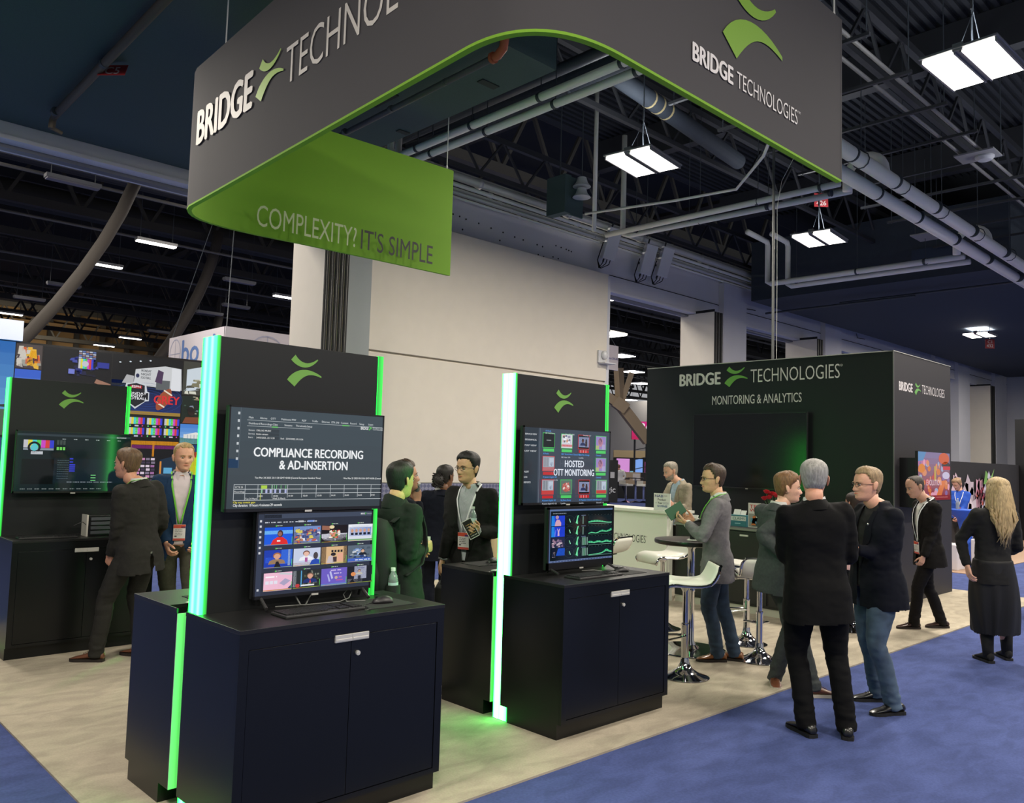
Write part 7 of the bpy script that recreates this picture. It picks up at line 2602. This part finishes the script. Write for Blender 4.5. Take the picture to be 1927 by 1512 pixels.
POSE = {
    'black_suit': dict(H=1.85, hip=(5.398, 2.614, 0.981), neck=(5.343, 2.612, 1.536), head=(5.333, 2.604, 1.709), f=46, hd=28, hp=0, feet=(((5.364, 2.670), 62), ((5.532, 2.467), 28)), arms=(((5.142, 2.769, 1.191), (5.581, 2.838, 1.158)), ((5.514, 2.412, 1.206), (5.758, 2.667, 1.166)))),
    'navy_blazer': dict(H=1.81, hip=(6.358, 2.600, 0.959), neck=(6.314, 2.588, 1.502), head=(6.250, 2.632, 1.672), f=150, hd=145, hp=0, feet=(((6.317, 2.471), 150), ((6.567, 2.696), 136)), arms=(((6.337, 2.450, 1.271), (6.026, 2.616, 1.194)), ((6.519, 2.763, 1.256), (6.179, 2.747, 1.193)))),
    'young_suit': dict(H=1.75, hip=(6.292, 3.387, 0.928), neck=(6.274, 3.352, 1.453), head=(6.306, 3.305, 1.617), f=-10, hd=-52, hp=0, feet=(((6.293, 3.055), -40), ((6.361, 3.442), 215)), arms=(((6.669, 3.405, 1.038), (6.384, 3.260, 1.048)), ((6.045, 3.444, 1.070), (6.127, 3.226, 1.067)))),
    'grey_blazer': dict(H=1.80, hip=(6.499, 4.075, 0.954), neck=(6.458, 4.061, 1.494), head=(6.422, 4.079, 1.663), f=115, hd=140, hp=0, feet=(((6.629, 4.145), 140), ((6.793, 4.070), 110)), arms=(((6.187, 4.061, 1.168), (6.281, 4.241, 1.248)), ((6.748, 4.222, 1.121), (6.539, 4.340, 1.256)))),
    'bald_man': dict(H=1.75, hip=(9.737, 3.422, 0.927), neck=(9.674, 3.429, 1.452), head=(9.577, 3.506, 1.617), f=140, hd=140, hp=-18, feet=(((9.809, 3.623), 140), ((10.163, 3.440), 140)), arms=(((9.645, 3.322, 1.133), (9.519, 3.401, 0.856)), ((9.951, 3.518, 1.106), (9.900, 3.594, 0.832)))),
    'blonde_woman': dict(H=1.74, hip=(8.695, 2.490, 0.922), neck=(8.666, 2.466, 1.444), head=(8.683, 2.433, 1.608), f=46, hd=46, hp=0, feet=(((8.778, 2.574), 50), ((9.062, 2.490), 40)), arms=(((8.540, 2.640, 1.181), (8.490, 2.646, 0.911)), ((8.795, 2.323, 1.222), (9.063, 2.432, 1.039)))),
    'dark_suit': dict(H=1.79, hip=(2.591, 7.178, 0.949), neck=(2.540, 7.173, 1.486), head=(2.470, 7.223, 1.654), f=112, hd=128, hp=0, feet=(((2.351, 7.374), 140), ((2.704, 7.337), 120)), arms=(((2.399, 7.138, 1.099), (2.405, 7.293, 0.876)), ((2.796, 7.099, 1.155), (2.816, 7.441, 1.012)))),
    'blue_blazer': dict(H=1.86, hip=(3.064, 7.553, 0.986), neck=(3.049, 7.512, 1.544), head=(3.051, 7.493, 1.719), f=250, hd=262, hp=0, feet=(((3.163, 7.418), 250), ((3.094, 7.692), 240)), arms=(((3.243, 7.501, 1.184), (3.173, 7.380, 0.979)), ((2.891, 7.558, 1.212), (2.908, 7.429, 0.953)))),
    'backpack_man': dict(H=1.75, hip=(3.440, 4.701, 0.927), neck=(3.406, 4.682, 1.453), head=(3.413, 4.659, 1.617), f=12, hd=8, hp=0, feet=(((3.594, 4.924), 20), ((3.423, 4.532), 5)), arms=(((3.587, 4.965, 1.057), (3.726, 4.897, 1.095)), ((3.435, 4.555, 1.054), (3.631, 4.637, 1.133)))),
    'drinker': dict(H=1.76, hip=(3.933, 5.340, 0.933), neck=(3.904, 5.314, 1.461), head=(3.914, 5.289, 1.626), f=-15, hd=-25, hp=8, feet=(((4.052, 5.457), 0), ((3.917, 5.169), -20)), arms=(((4.121, 5.553, 1.162), (4.116, 5.431, 1.044)), ((3.913, 5.140, 1.041), (4.029, 5.269, 1.420)))),
    'curly_man': dict(H=1.72, hip=(5.341, 6.631, 0.912), neck=(5.336, 6.584, 1.428), head=(5.356, 6.549, 1.589), f=62, hd=12, hp=0, feet=(((5.366, 6.697), 60), ((5.532, 6.678), 45)), arms=(((5.241, 6.707, 1.107), (5.431, 6.829, 0.844)), ((5.572, 6.528, 1.110), (5.691, 6.711, 0.925)))),
    'lanyard_man': dict(H=1.84, hip=(4.662, 5.331, 0.975), neck=(4.627, 5.310, 1.527), head=(4.595, 5.324, 1.700), f=205, hd=188, hp=0, feet=(((4.819, 5.278), 215), ((4.656, 5.434), 190)), arms=(((4.765, 5.139, 1.216), (4.501, 5.076, 1.187)), ((4.485, 5.406, 1.227), (4.435, 5.414, 0.941)))),
    'beige_blazer': dict(H=1.83, hip=(10.099, 6.928, 0.970), neck=(10.027, 6.943, 1.519), head=(9.932, 7.017, 1.691), f=165, hd=150, hp=-14, feet=(((10.206, 6.922), 150), ((10.084, 7.039), 170)), arms=(((10.118, 6.738, 1.307), (9.694, 6.805, 1.219)), ((9.988, 7.143, 1.271), (9.677, 7.029, 1.228)))),
    'pink_shirt': dict(H=1.70, hip=(9.051, 3.930, 0.740), neck=(9.015, 3.914, 1.250), head=(8.983, 3.929, 1.410), f=40, hd=70, hp=0, feet=(((8.953, 3.958), 60), ((9.228, 3.972), 30)), arms=(((8.846, 3.956, 1.055), (9.191, 4.062, 0.855)), ((9.121, 3.831, 1.054), (9.285, 3.972, 0.858)))),
    'blue_polo': dict(H=1.68, hip=(18.561, 5.915, 0.890), neck=(18.525, 5.899, 1.394), head=(18.475, 5.932, 1.552), f=185, hd=165, hp=-25, feet=(((18.576, 5.989), 190), ((18.695, 5.875), 185)), arms=(((18.612, 5.767, 1.191), (18.322, 5.869, 0.865)), ((18.522, 6.063, 1.175), (18.445, 6.019, 0.960)))),
    'far_man': dict(H=1.75, hip=(32.439, 25.935, 0.927), neck=(32.383, 25.937, 1.452), head=(32.333, 25.968, 1.617), f=60, hd=60, hp=0, feet=(((32.370, 26.093), 60), ((32.964, 25.892), 60)), arms=(((32.243, 26.090, 1.262), (32.305, 26.064, 0.921)), ((32.587, 25.759, 1.276), (32.535, 25.844, 0.930)))),
}
CUT_SHORT = dict(front=.176, side=.112, nape=.030, t=.010, crown=.006, burn=.03, noise=.35)
suit = lambda n, c, **k: mat(n, c, .85, var=.10, scale=55, bump=.12, bscale=420, spec=.2, **k)
BLACK_WOOL = suit('black_wool', (9, 9, 10)); CHAR_WOOL = suit('charcoal_wool', (42, 41, 38)); NAVY = suit('navy_cloth', (13, 16, 26)); BLUE_BLAZER = suit('blue_blazer_cloth', (30, 54, 84))
GREY_TWEED = suit('grey_tweed', (112, 110, 112)); SLATE = suit('slate_suiting', (66, 70, 70)); BEIGE = suit('beige_hopsack', (150, 140, 122)); DARK_NAVY = suit('dark_navy_suiting', (18, 22, 34)); DARK_BROWN = suit('dark_brown_suiting', (22, 20, 19)); SOFTSHELL = suit('dark_softshell', (34, 40, 36))
DENIM = mat('dark_denim', (42, 60, 80), .85, var=.30, scale=14, bump=.15, bscale=500); DENIM2 = mat('blue_denim', (66, 84, 104), .85, var=.30, scale=10, bump=.15, bscale=500)
KHAKI = suit('olive_chino', (70, 70, 58)); WHITE_SHIRT = mat('white_shirting', (214, 212, 208), .8, bump=.05, bscale=300); PALE_BLUE = mat('pale_blue_shirting', (178, 196, 214), .8, bump=.05); PINK_STRIPE = mat('pinkish_white_shirting', (214, 200, 204), .8, bump=.05); PINK = mat('pink_shirting', (222, 182, 186), .8)
GREY_SHIRT = mat('grey_striped_shirting', (176, 182, 186), .8, var=.12, scale=30, stretch=(6, 6, .3)); BLACK_TEE = mat('black_jersey', (18, 18, 20), .85)
TAN = mat('tan_leather', (134, 82, 42), .32, var=.15, scale=30, coat=.3); BROWN = mat('brown_leather', (104, 62, 42), .38, var=.15, scale=30, coat=.2); DKBROWN = mat('oxblood_leather', (52, 32, 26), .32, coat=.3); BLKLEA = mat('black_leather', (16, 16, 17), .32, coat=.3)
SOLE_D = mat('dark_sole', (34, 26, 22), .7); SOLE_W = mat('pale_sole', (190, 182, 168), .7); SOLE_B = mat('black_sole', (14, 14, 14), .7)
LANY_G = mat('green_lanyard_tape', (110, 196, 60), .7); LANY_W = mat('white_lanyard_tape', (242, 243, 246), .7); DARKMETAL = mat('dark_metal_rim', (24, 24, 26), .35, .6); STEEL_RIM = mat('steel_rim', (130, 126, 118), .3, .9)
FLOOR_C, FLOOR_A = .012, .0
LOOKS = {
    'black_suit': dict(label='man seen from behind in a plain black suit with grey hair', skin=(206, 150, 124), hair_rgb=(150, 148, 144), hair=dict(front=.186, side=.118, nape=.048, t=.011, crown=.005, noise=.25, burn=.02), jacket_mat=BLACK_WOOL, legs_mat=BLACK_WOOL, shoe_mat=BLKLEA, sole_mat=SOLE_B, shirt_mat=WHITE_SHIRT, hem=-.235, fat=1.10, sh=1.10, sleeve=1.1, leg_w=1.06, hands=((.9, .5), (.9, .5)), stand=.042, wrinkle=.8),
    'navy_blazer': dict(label='man in navy blazer and blue jeans with dark-rimmed glasses and lapel pin', skin=(222, 168, 142), hair_rgb=(152, 128, 96), hair=dict(front=.182, side=.118, nape=.035, t=.011, crown=.010, noise=.3, temple=.018, burn=.015), jacket_mat=NAVY, legs_mat=DENIM2, shoe_mat=BLKLEA, sole_mat=SOLE_B, shirt_mat=BLACK_TEE, flatcollar=True, open=(0, .060, .012, .06), hem=-.21, fat=1.16, belly=.02, sh=1.05, sleeve=1.1, leg_w=1.0, hands=((.8, .5), (.8, .5)), glasses=DARKMETAL, wrinkle=.9),
    'young_suit': dict(label='young man with wavy brown hair in a slate grey suit and tan shoes', skin=(224, 176, 150), hair_rgb=(120, 86, 54), hair=dict(front=.176, side=.112, nape=.03, t=.013, crown=.012, burn=.03, noise=.45, seed=3), jacket_mat=SLATE, legs_mat=SLATE, shoe_mat=BROWN, sole_mat=SOLE_W, shirt_mat=WHITE_SHIRT, open=(0, .055, .06, .08), hem=-.19, hands=((.8, .5), (.8, .5)), pocket=(1,), fat=1.02),
    'grey_blazer': dict(label='man in grey tweed blazer and dark jeans holding a green card by the bar table', skin=(212, 164, 128), hair_rgb=(66, 50, 36), hair=dict(front=.182, side=.115, nape=.032, t=.013, crown=.010, burn=.03, noise=.5, temple=.02), jacket_mat=GREY_TWEED, legs_mat=DENIM, shoe_mat=TAN, sole_mat=SOLE_D, shirt_mat=WHITE_SHIRT, open=(0, .055, .012, .12), hem=-.215, vent=True, hands=((.75, .5), (.7, .5)), pocket=(-1,), cuffs=WHITE_SHIRT, lanyard=(LANY_G, False), glasses=DARKMETAL, sh=1.04, hand_dir=((.7, -.5, .25), (.8, -.3, .3)), palm=((.1, .2, .9), (0, -.6, .6)), floor=FLOOR_C),
    'bald_man': dict(label='man with cropped receding hair looking down, hands in pockets, beside the poster', skin=(196, 150, 126), hair_rgb=(64, 56, 50), hair=dict(front=.208, side=.120, nape=.03, t=.002, temple=.012, noise=.1, burn=.02), jacket_mat=DARK_BROWN, legs_mat=DARK_BROWN, shoe_mat=DKBROWN, sole_mat=SOLE_D, shirt_mat=WHITE_SHIRT, open=(0, .05, .03, .05), hem=-.205, vent=True, hands=((.6, .4), (.6, .4)), handscale=.8, lanyard=(LANY_W, True, .10), floor=FLOOR_C),
    'blonde_woman': dict(label='woman with long blonde hair in black jacket, long skirt and boots', skin=(214, 164, 140), hair_rgb=(178, 154, 112), hair=dict(front=.19, side=.02, nape=-.01, t=.020, crown=.012, noise=.25), jacket_mat=mat('black_velvet', (10, 10, 11), .9), legs_mat=mat('black_satin', (9, 9, 10), .7), shoe_mat=mat('black_suede', (11, 11, 12), .8), sole_mat=SOLE_B, shirt_mat=BLACK_TEE, hem=-.19, fat=.92, sh=.98, skirt=.27, shoe_kind='boot', hands=((.5, .3), (.5, .3)), flare=.16),
    'dark_suit': dict(label='man with brown hair in dark charcoal suit, hand in pocket, facing the kiosk screen', skin=(206, 150, 122), hair_rgb=(98, 74, 50), hair=dict(front=.178, side=.112, nape=.028, t=.013, crown=.008, burn=.03, noise=.45, seed=8), jacket_mat=CHAR_WOOL, legs_mat=CHAR_WOOL, shoe_mat=BROWN, sole_mat=SOLE_D, shirt_mat=WHITE_SHIRT, open=(0, .06, .05, .08), hem=-.22, vent=True, hands=((.6, .4), (.6, .4)), lanyard=(LANY_G, False), floor=FLOOR_C, sh=1.04, leg_w=1.05),
    'blue_blazer': dict(label='blond man in blue blazer and white shirt with green lanyard behind the glowing strip', skin=(222, 166, 136), hair_rgb=(172, 144, 96), hair=dict(front=.188, side=.118, nape=.03, t=.007, crown=.006, noise=.3, temple=.012, burn=.02), jacket_mat=BLUE_BLAZER, legs_mat=KHAKI, shoe_mat=BROWN, sole_mat=SOLE_D, shirt_mat=PINK_STRIPE, open=(0, .075, .10, .02), hem=-.20, hands=((.7, .4), (.7, .4)), lanyard=(LANY_G, True, .14), floor=FLOOR_C, sh=1.05),
    'backpack_man': dict(label='man with short black hair in dark softshell jacket wearing a black backpack', skin=(206, 160, 116), hair_rgb=(24, 22, 18), hair=dict(front=.182, side=.108, nape=.022, t=.013, crown=.008, noise=.35, seed=5), jacket_mat=SOFTSHELL, legs_mat=DARK_NAVY, shoe_mat=BLKLEA, sole_mat=SOLE_B, shirt_mat=BLACK_TEE, hem=-.26, fat=1.04, sleeve=1.18, hands=((.95, .6), (.95, .6)), stand=.075, floor=FLOOR_C, wrinkle=1.2),
    'drinker': dict(label='man drinking from a plastic water bottle behind the man with a backpack', skin=(210, 152, 122), hair_rgb=(58, 42, 30), hair=dict(CUT_SHORT, noise=.5, seed=11, crown=.012), jacket_mat=DARK_NAVY, legs_mat=DARK_NAVY, shoe_mat=BLKLEA, sole_mat=SOLE_B, shirt_mat=BLACK_TEE, hands=((.5, .4), (.95, .7)), floor=FLOOR_C),
    'curly_man': dict(label='person with tied-back curly black hair in dark navy suit seen from behind', skin=(122, 82, 58), hair_rgb=(26, 20, 17), hair=dict(front=.190, side=.112, nape=.03, t=.010, crown=.004, noise=.3), jacket_mat=DARK_NAVY, legs_mat=DARK_NAVY, shoe_mat=BLKLEA, sole_mat=SOLE_B, shirt_mat=WHITE_SHIRT, hem=-.20, hands=((.5, .4), (.5, .4)), floor=FLOOR_C, fat=.95),
    'lanyard_man': dict(label='man with black hair and thin glasses in black blazer with white lanyard and badge', skin=(212, 168, 128), hair_rgb=(20, 18, 17), hair=dict(front=.178, temple=.010, side=.085, nape=.02, t=.015, crown=.012, noise=.25, seed=2), jacket_mat=suit('black_blazer_cloth', (30, 31, 30)), legs_mat=suit('black_trouser_cloth', (22, 22, 22)), shoe_mat=BLKLEA, sole_mat=SOLE_B, shirt_mat=GREY_SHIRT, open=(0, .078, .15, -.10), hem=-.22, hands=((.8, .6), (.5, .4)), lanyard=(LANY_W, True, .20), glasses=STEEL_RIM, hand_dir=((.6, -.6, .2), None), palm=((.1, .8, .5), None), cuffs=GREY_SHIRT, floor=FLOOR_C, sleeve=1.05),
    'beige_blazer': dict(label='grey-bearded man in beige blazer looking down behind the white counter', skin=(216, 166, 140), hair_rgb=(150, 142, 128), hair=dict(front=.184, side=.116, nape=.03, t=.009, crown=.008, noise=.35, temple=.012), jacket_mat=BEIGE, legs_mat=CHAR_WOOL, shoe_mat=BLKLEA, sole_mat=SOLE_B, shirt_mat=PALE_BLUE, open=(0, .07, .08, .02), hem=-.20, hands=((.8, .5), (.8, .5)), beard=(150, 136, 122), floor=FLOOR_C, fat=1.08),
    'pink_shirt': dict(label='dark-haired person in pale pink shirt sitting beyond the navy blazer', skin=(196, 140, 116), hair_rgb=(44, 28, 22), hair=dict(CUT_SHORT), legs_mat=DARK_NAVY, shoe_mat=BLKLEA, sole_mat=SOLE_B, shirt_mat=PINK, sleeves='shirt', hands=((.5, .4), (.5, .4)), floor=.45),
    'blue_polo': dict(label='person with shoulder-length hair in royal blue top by the blue cocktail table', skin=(206, 154, 130), hair_rgb=(146, 116, 88), hair=dict(front=.18, side=.03, nape=.0, t=.016, crown=.01, noise=.4), legs_mat=BLACK_TEE, shoe_mat=BLKLEA, sole_mat=SOLE_B, shirt_mat=mat('royal_blue_jersey', (36, 84, 190), .8), sleeves='shirt', hands=((.7, .4), (.5, .4)), lanyard=(LANY_W, True, .22), voxel=.016),
    'far_man': dict(label='distant balding man in white shirt by the dark booth counter', skin=(200, 140, 118), hair_rgb=(120, 84, 66), hair=dict(CUT_SHORT, front=.21, t=.004), legs_mat=BLACK_TEE, shoe_mat=BLKLEA, sole_mat=SOLE_B, shirt_mat=WHITE_SHIRT, sleeves='shirt', voxel=.03),
}
WHO = {}
for key in POSE:
    if key in LOOKS:
        WHO[key] = build_person(POSE[key], LOOKS[key])

# ---------------------------------------------------------------- things people wear and carry
who = lambda k: WHO[k]
def world_thing(name, label, cat, loc, group=None):
    return thing(name, label, cat, loc, 0, group)
# long blonde hair
root, g = who('blonde_woman')
R = g['R']
hm = mat('hair_%d_%d_%d' % LOOKS['blonde_woman']['hair_rgb'], (178, 154, 112), .55)
m = MB()
rr = random.Random(4)
for k in range(150):
    a = rr.uniform(-PI - .45, .45) if k > 20 else rr.uniform(-PI, 0)
    ca, sa = math.cos(a), math.sin(a)
    L = rr.uniform(.25, .44) * (1 - .45 * abs(ca) ** 3)
    st_ = rr.uniform(.08, .20)
    P0 = Vector((ca * .02 + .01, sa * .03 - .01, .243))
    Pm = Vector((ca * .088, sa * .104 - .008, .185))
    P1 = Vector((ca * .100, sa * .120 - .012, .10))
    P2 = Vector((ca * .112 + rr.uniform(-.012, .012), sa * .118 - .030, -.03))
    P3 = Vector((ca * .085 + rr.uniform(-.045, .045), -.10 + sa * .045 + rr.uniform(-.015, .01), -L * .6))
    P4 = Vector((ca * .040 + rr.uniform(-.05, .05) - .01, -.125 + rr.uniform(-.012, .015), -L))
    m.tube([R @ p for p in (P0, Pm, P1, P2, P3, P4)], [.006, .013, .014, .014, .012, .002], 6, flat=.5)
o = link('long_hair', m.mesh('long_hair', hm, 'all', 0, g['M']), root)
o['kind'] = 'stuff'
# tied-back curls
root, g = who('curly_man')
R = g['R']
m = MB()
rr = random.Random(9)
for k in range(70):
    a, b = rr.uniform(0, 2 * PI), rr.uniform(-1, 1)
    rad = rr.uniform(.03, .075)
    c0 = Vector((math.cos(a) * rad, -.125 + math.sin(a) * rad * .6, .075 + b * .06))
    pts = []
    for q in range(9):
        t_ = q / 8 * 2 * PI * 1.3
        pts.append(R @ (c0 + Vector((.012 * math.cos(t_ + a), .012 * math.sin(t_), -.010 * q / 2 + .02))))
    m.tube(pts, .0045, 5)
m.sphere(R @ Vector((0, -.115, .075)), (.06, .06, .065), 12, 8)
o = link('curls', m.mesh('curls', mat('hair_26_20_17', (26, 20, 17), .6), 'all', 0, g['M']), root)
o['kind'] = 'stuff'
# backpack
root, g = who('backpack_man')
TP, rt, fw, up, s = g['TP'], g['right'], g['fwd'], g['up'], g['s']
t = world_thing('backpack', 'black backpack with a water bottle in its side pocket', 'backpack', TP(.05) - fw * .26)
BPK = mat('black_backpack_nylon', (24, 27, 26), .75, bump=.1)
rings = []
for z, a, d in ((-.10, .10, .05), (-.08, .155, .085), (.05, .165, .10), (.25, .16, .095), (.40, .14, .075), (.46, .10, .05), (.475, .05, .02)):
    rings.append(sup(TP(z) - fw * .225, rt, fw, a, d, 20, 3.2))
m = MB()
m.loft(rings)
obj('bag', m, BPK, t, smooth='all')
rings = [sup(TP(z) - fw * .315, rt, fw, a, d, 16, 3) for z, a, d in ((-.06, .08, .02), (-.04, .125, .04), (.10, .13, .045), (.18, .11, .03), (.19, .05, .01))]
m = MB()
m.loft(rings)
obj('front_pocket', m, BPK, t, smooth='all')
for sg in (-1, 1):
    m = MB()
    pts = []
    for z, y, x in ((.44, -.16, .09), (.50, -.06, .105), (.52, .03, .11), (.46, .115, .115), (.36, .145, .12), (.24, .14, .135), (.12, .06, .165), (.06, -.10, .16)):
        pts.append(TP(z) + fw * (y + .012) * s + rt * sg * x * s)
    m.tube(pts, .026, 8, flat=.3)
    obj('strap', m, BPK, t, smooth='all')
m = MB()
bp = TP(-.02) - fw * .235 + rt * .185
m.loft([sup(bp + up * z, rt, fw, r_, r_, 12, 2) for z, r_ in ((-.10, .045), (.02, .048), (.05, .046))], cap=False)
obj('bottle_pocket', m, BPK, t, smooth='all')
def bottle(label, base, axis, cap_col=(226, 228, 226), group='plastic water bottles', sc=1.0):
    axis = Vector(axis).normalized()
    q = Vector((0, 0, 1)).rotation_difference(axis)
    t = thing('water_bottle', label, 'bottle', base, 0, group)
    t.rotation_mode = 'QUATERNION'
    t.rotation_quaternion = q
    t.scale = (sc, sc, sc)
    obj('bottle', MB().lathe([(0, 0), (.030, 0), (.033, .012), (.031, .03), (.033, .045), (.031, .06), (.033, .10), (.032, .135), (.026, .160), (.014, .180), (.013, .195), (0, .195)], n=18), BOT, t, smooth=True, local=True)
    obj('label_wrap', MB().lathe([(.0335, .07), (.0335, .115)], n=18, cap=False), mat('bottle_label', (196, 214, 220), .5), t, smooth=True, local=True)
    obj('cap', MB().lathe([(.0155, .188), (.0155, .208), (0, .208)], n=14), mat('cap_%d' % cap_col[0], cap_col, .4), t, local=True)
    return t
bottle('clear water bottle in the side pocket of the black backpack', bp - up * .05, up)
# held bottles
root, g = who('drinker')
HM = g['hands'][1]
mouth = g['R'] @ Vector((0, .105, .042))
hd_ = Vector((-.05, -.0, 0))
hp = HM @ Vector((0, .085, -.03))
ax = (mouth - hp)
axis = (mouth - hp).normalized()
bottle('clear water bottle tipped to the mouth of the drinking man', mouth - axis * .205, axis)
root, g = who('lanyard_man')
HM = g['hands'][0]
p = HM @ Vector((0.0, .075, -.040))
bottle('clear water bottle held upright against the white-lanyard man\'s chest', p + Vector((0, 0, -.04)), (0.03, 0.02, 1))
c0 = HM @ Vector((-.02, .085, -.030)) + g['fwd'] * .03 + Vector((0, 0, .02))
t = thing('flyer', 'dark printed flyer held beside the water bottle by the white-lanyard man', 'flyer', c0)
ux = (g['right'] * .8 + g['fwd'] * .45 + Vector((0, 0, -.5))).normalized()
nn = (g['fwd'] * .9 - g['right'] * .3).normalized()
uy = nn.cross(ux).normalized()
ux = uy.cross(nn).normalized()
b = MB()
b.prism([(-.043, -.075), (.043, -.075), (.043, .085), (-.043, .085)], c0, ux, uy, .002)
obj('sheet', b, mat('white_card', (226, 226, 220), .5), t)
cv = Canvas(c0 + nn * .001, ux, uy)
cv.rect(-.038, -.069, .076, .148, (32, 28, 26)).up()
for k in range(6):
    cv.words(-.03, .06 - .019 * k, .055, .006, (190, 150, 90) if k % 2 else (206, 200, 190), k)
cv.build('print', PRINT, t)
# dark case in his other hand
HM = g['hands'][1]
p = HM @ Vector((0, .10, -.02))
t = thing('briefcase', 'black briefcase hanging from the white-lanyard man\'s lowered hand', 'bag', p + Vector((0, 0, -.42)))
d1 = Vector((CF.x, CF.y, 0)).normalized()
b = MB()
b.bar(p + Vector((0, 0, -.26)) - d1 * .19, p + Vector((0, 0, -.26)) + d1 * .19, .09, .30)
obj('body', b, mat('black_nylon', (20, 24, 22), .7), t, bevel=.012)
w = MB()
w.tube([p + d1 * .07 + Vector((0, 0, -.11)), p + d1 * .05 + Vector((0, 0, -.01)), p - d1 * .05 + Vector((0, 0, -.01)), p - d1 * .07 + Vector((0, 0, -.11))], .010, 8)
obj('handle', w, mat('black_nylon', (20, 24, 22), .7), t, smooth=True)
# green card / tablet in the tweed man's hand
root, g = who('grey_blazer')
HM = g['hands'][0]
c0 = HM @ Vector((.0, .10, -.035))
t = thing('green_folder', 'dark green card held up by the man in grey tweed', 'card', c0)
left = Vector((-CR.x, -CR.y, 0)).normalized()
upv = (Vector((0, 0, .8)) + left * .5).normalized()
nv = (Vector((-CF.x, -CF.y, .25))).normalized()
ux = upv.cross(nv).normalized()
uy = nv.cross(ux)
b = MB()
b.prism([(-.085, -.055), (.085, -.055), (.085, .055), (-.085, .055)], c0 + Vector((0, 0, .045)) + left * .03, ux, uy, .010)
obj('cover', b, mat('dark_green_cover', (24, 84, 50), .5), t, bevel=.003)
# pen-like white thing in the backpack man's hand
root, g = who('backpack_man')
HM = g['hands'][1]
p = HM @ Vector((0, .07, -.03))
one('name_card', MB().bar(p + Vector((0, 0, -.02)), p + Vector((0, 0, .07)), .06, .003, (CF.x, CF.y, 0)), mat('white_card', (226, 226, 220), .5), 'small white card in the hand of the man with the backpack', 'card', base=p)
# lapel pin
root, g = who('navy_blazer')
hit = g['surf'].ray_cast(g['TP'](.44) + g['right'] * -.085 + g['fwd'] * .6, -g['fwd'], .8)
if hit[0] is not None:
    m = MB()
    m.sphere(hit[0] + g['fwd'] * .016, .008, 8, 6)
    link('lapel_pin', m.mesh('lapel_pin', mat('silver_pin', (210, 210, 206), .3, .8), True, 0, g['M']), root)['label'] = 'small round silver lapel pin'
# back vent flaps are cut into the jackets; hidden helper scene goes
bpy.data.scenes.remove(TMP)
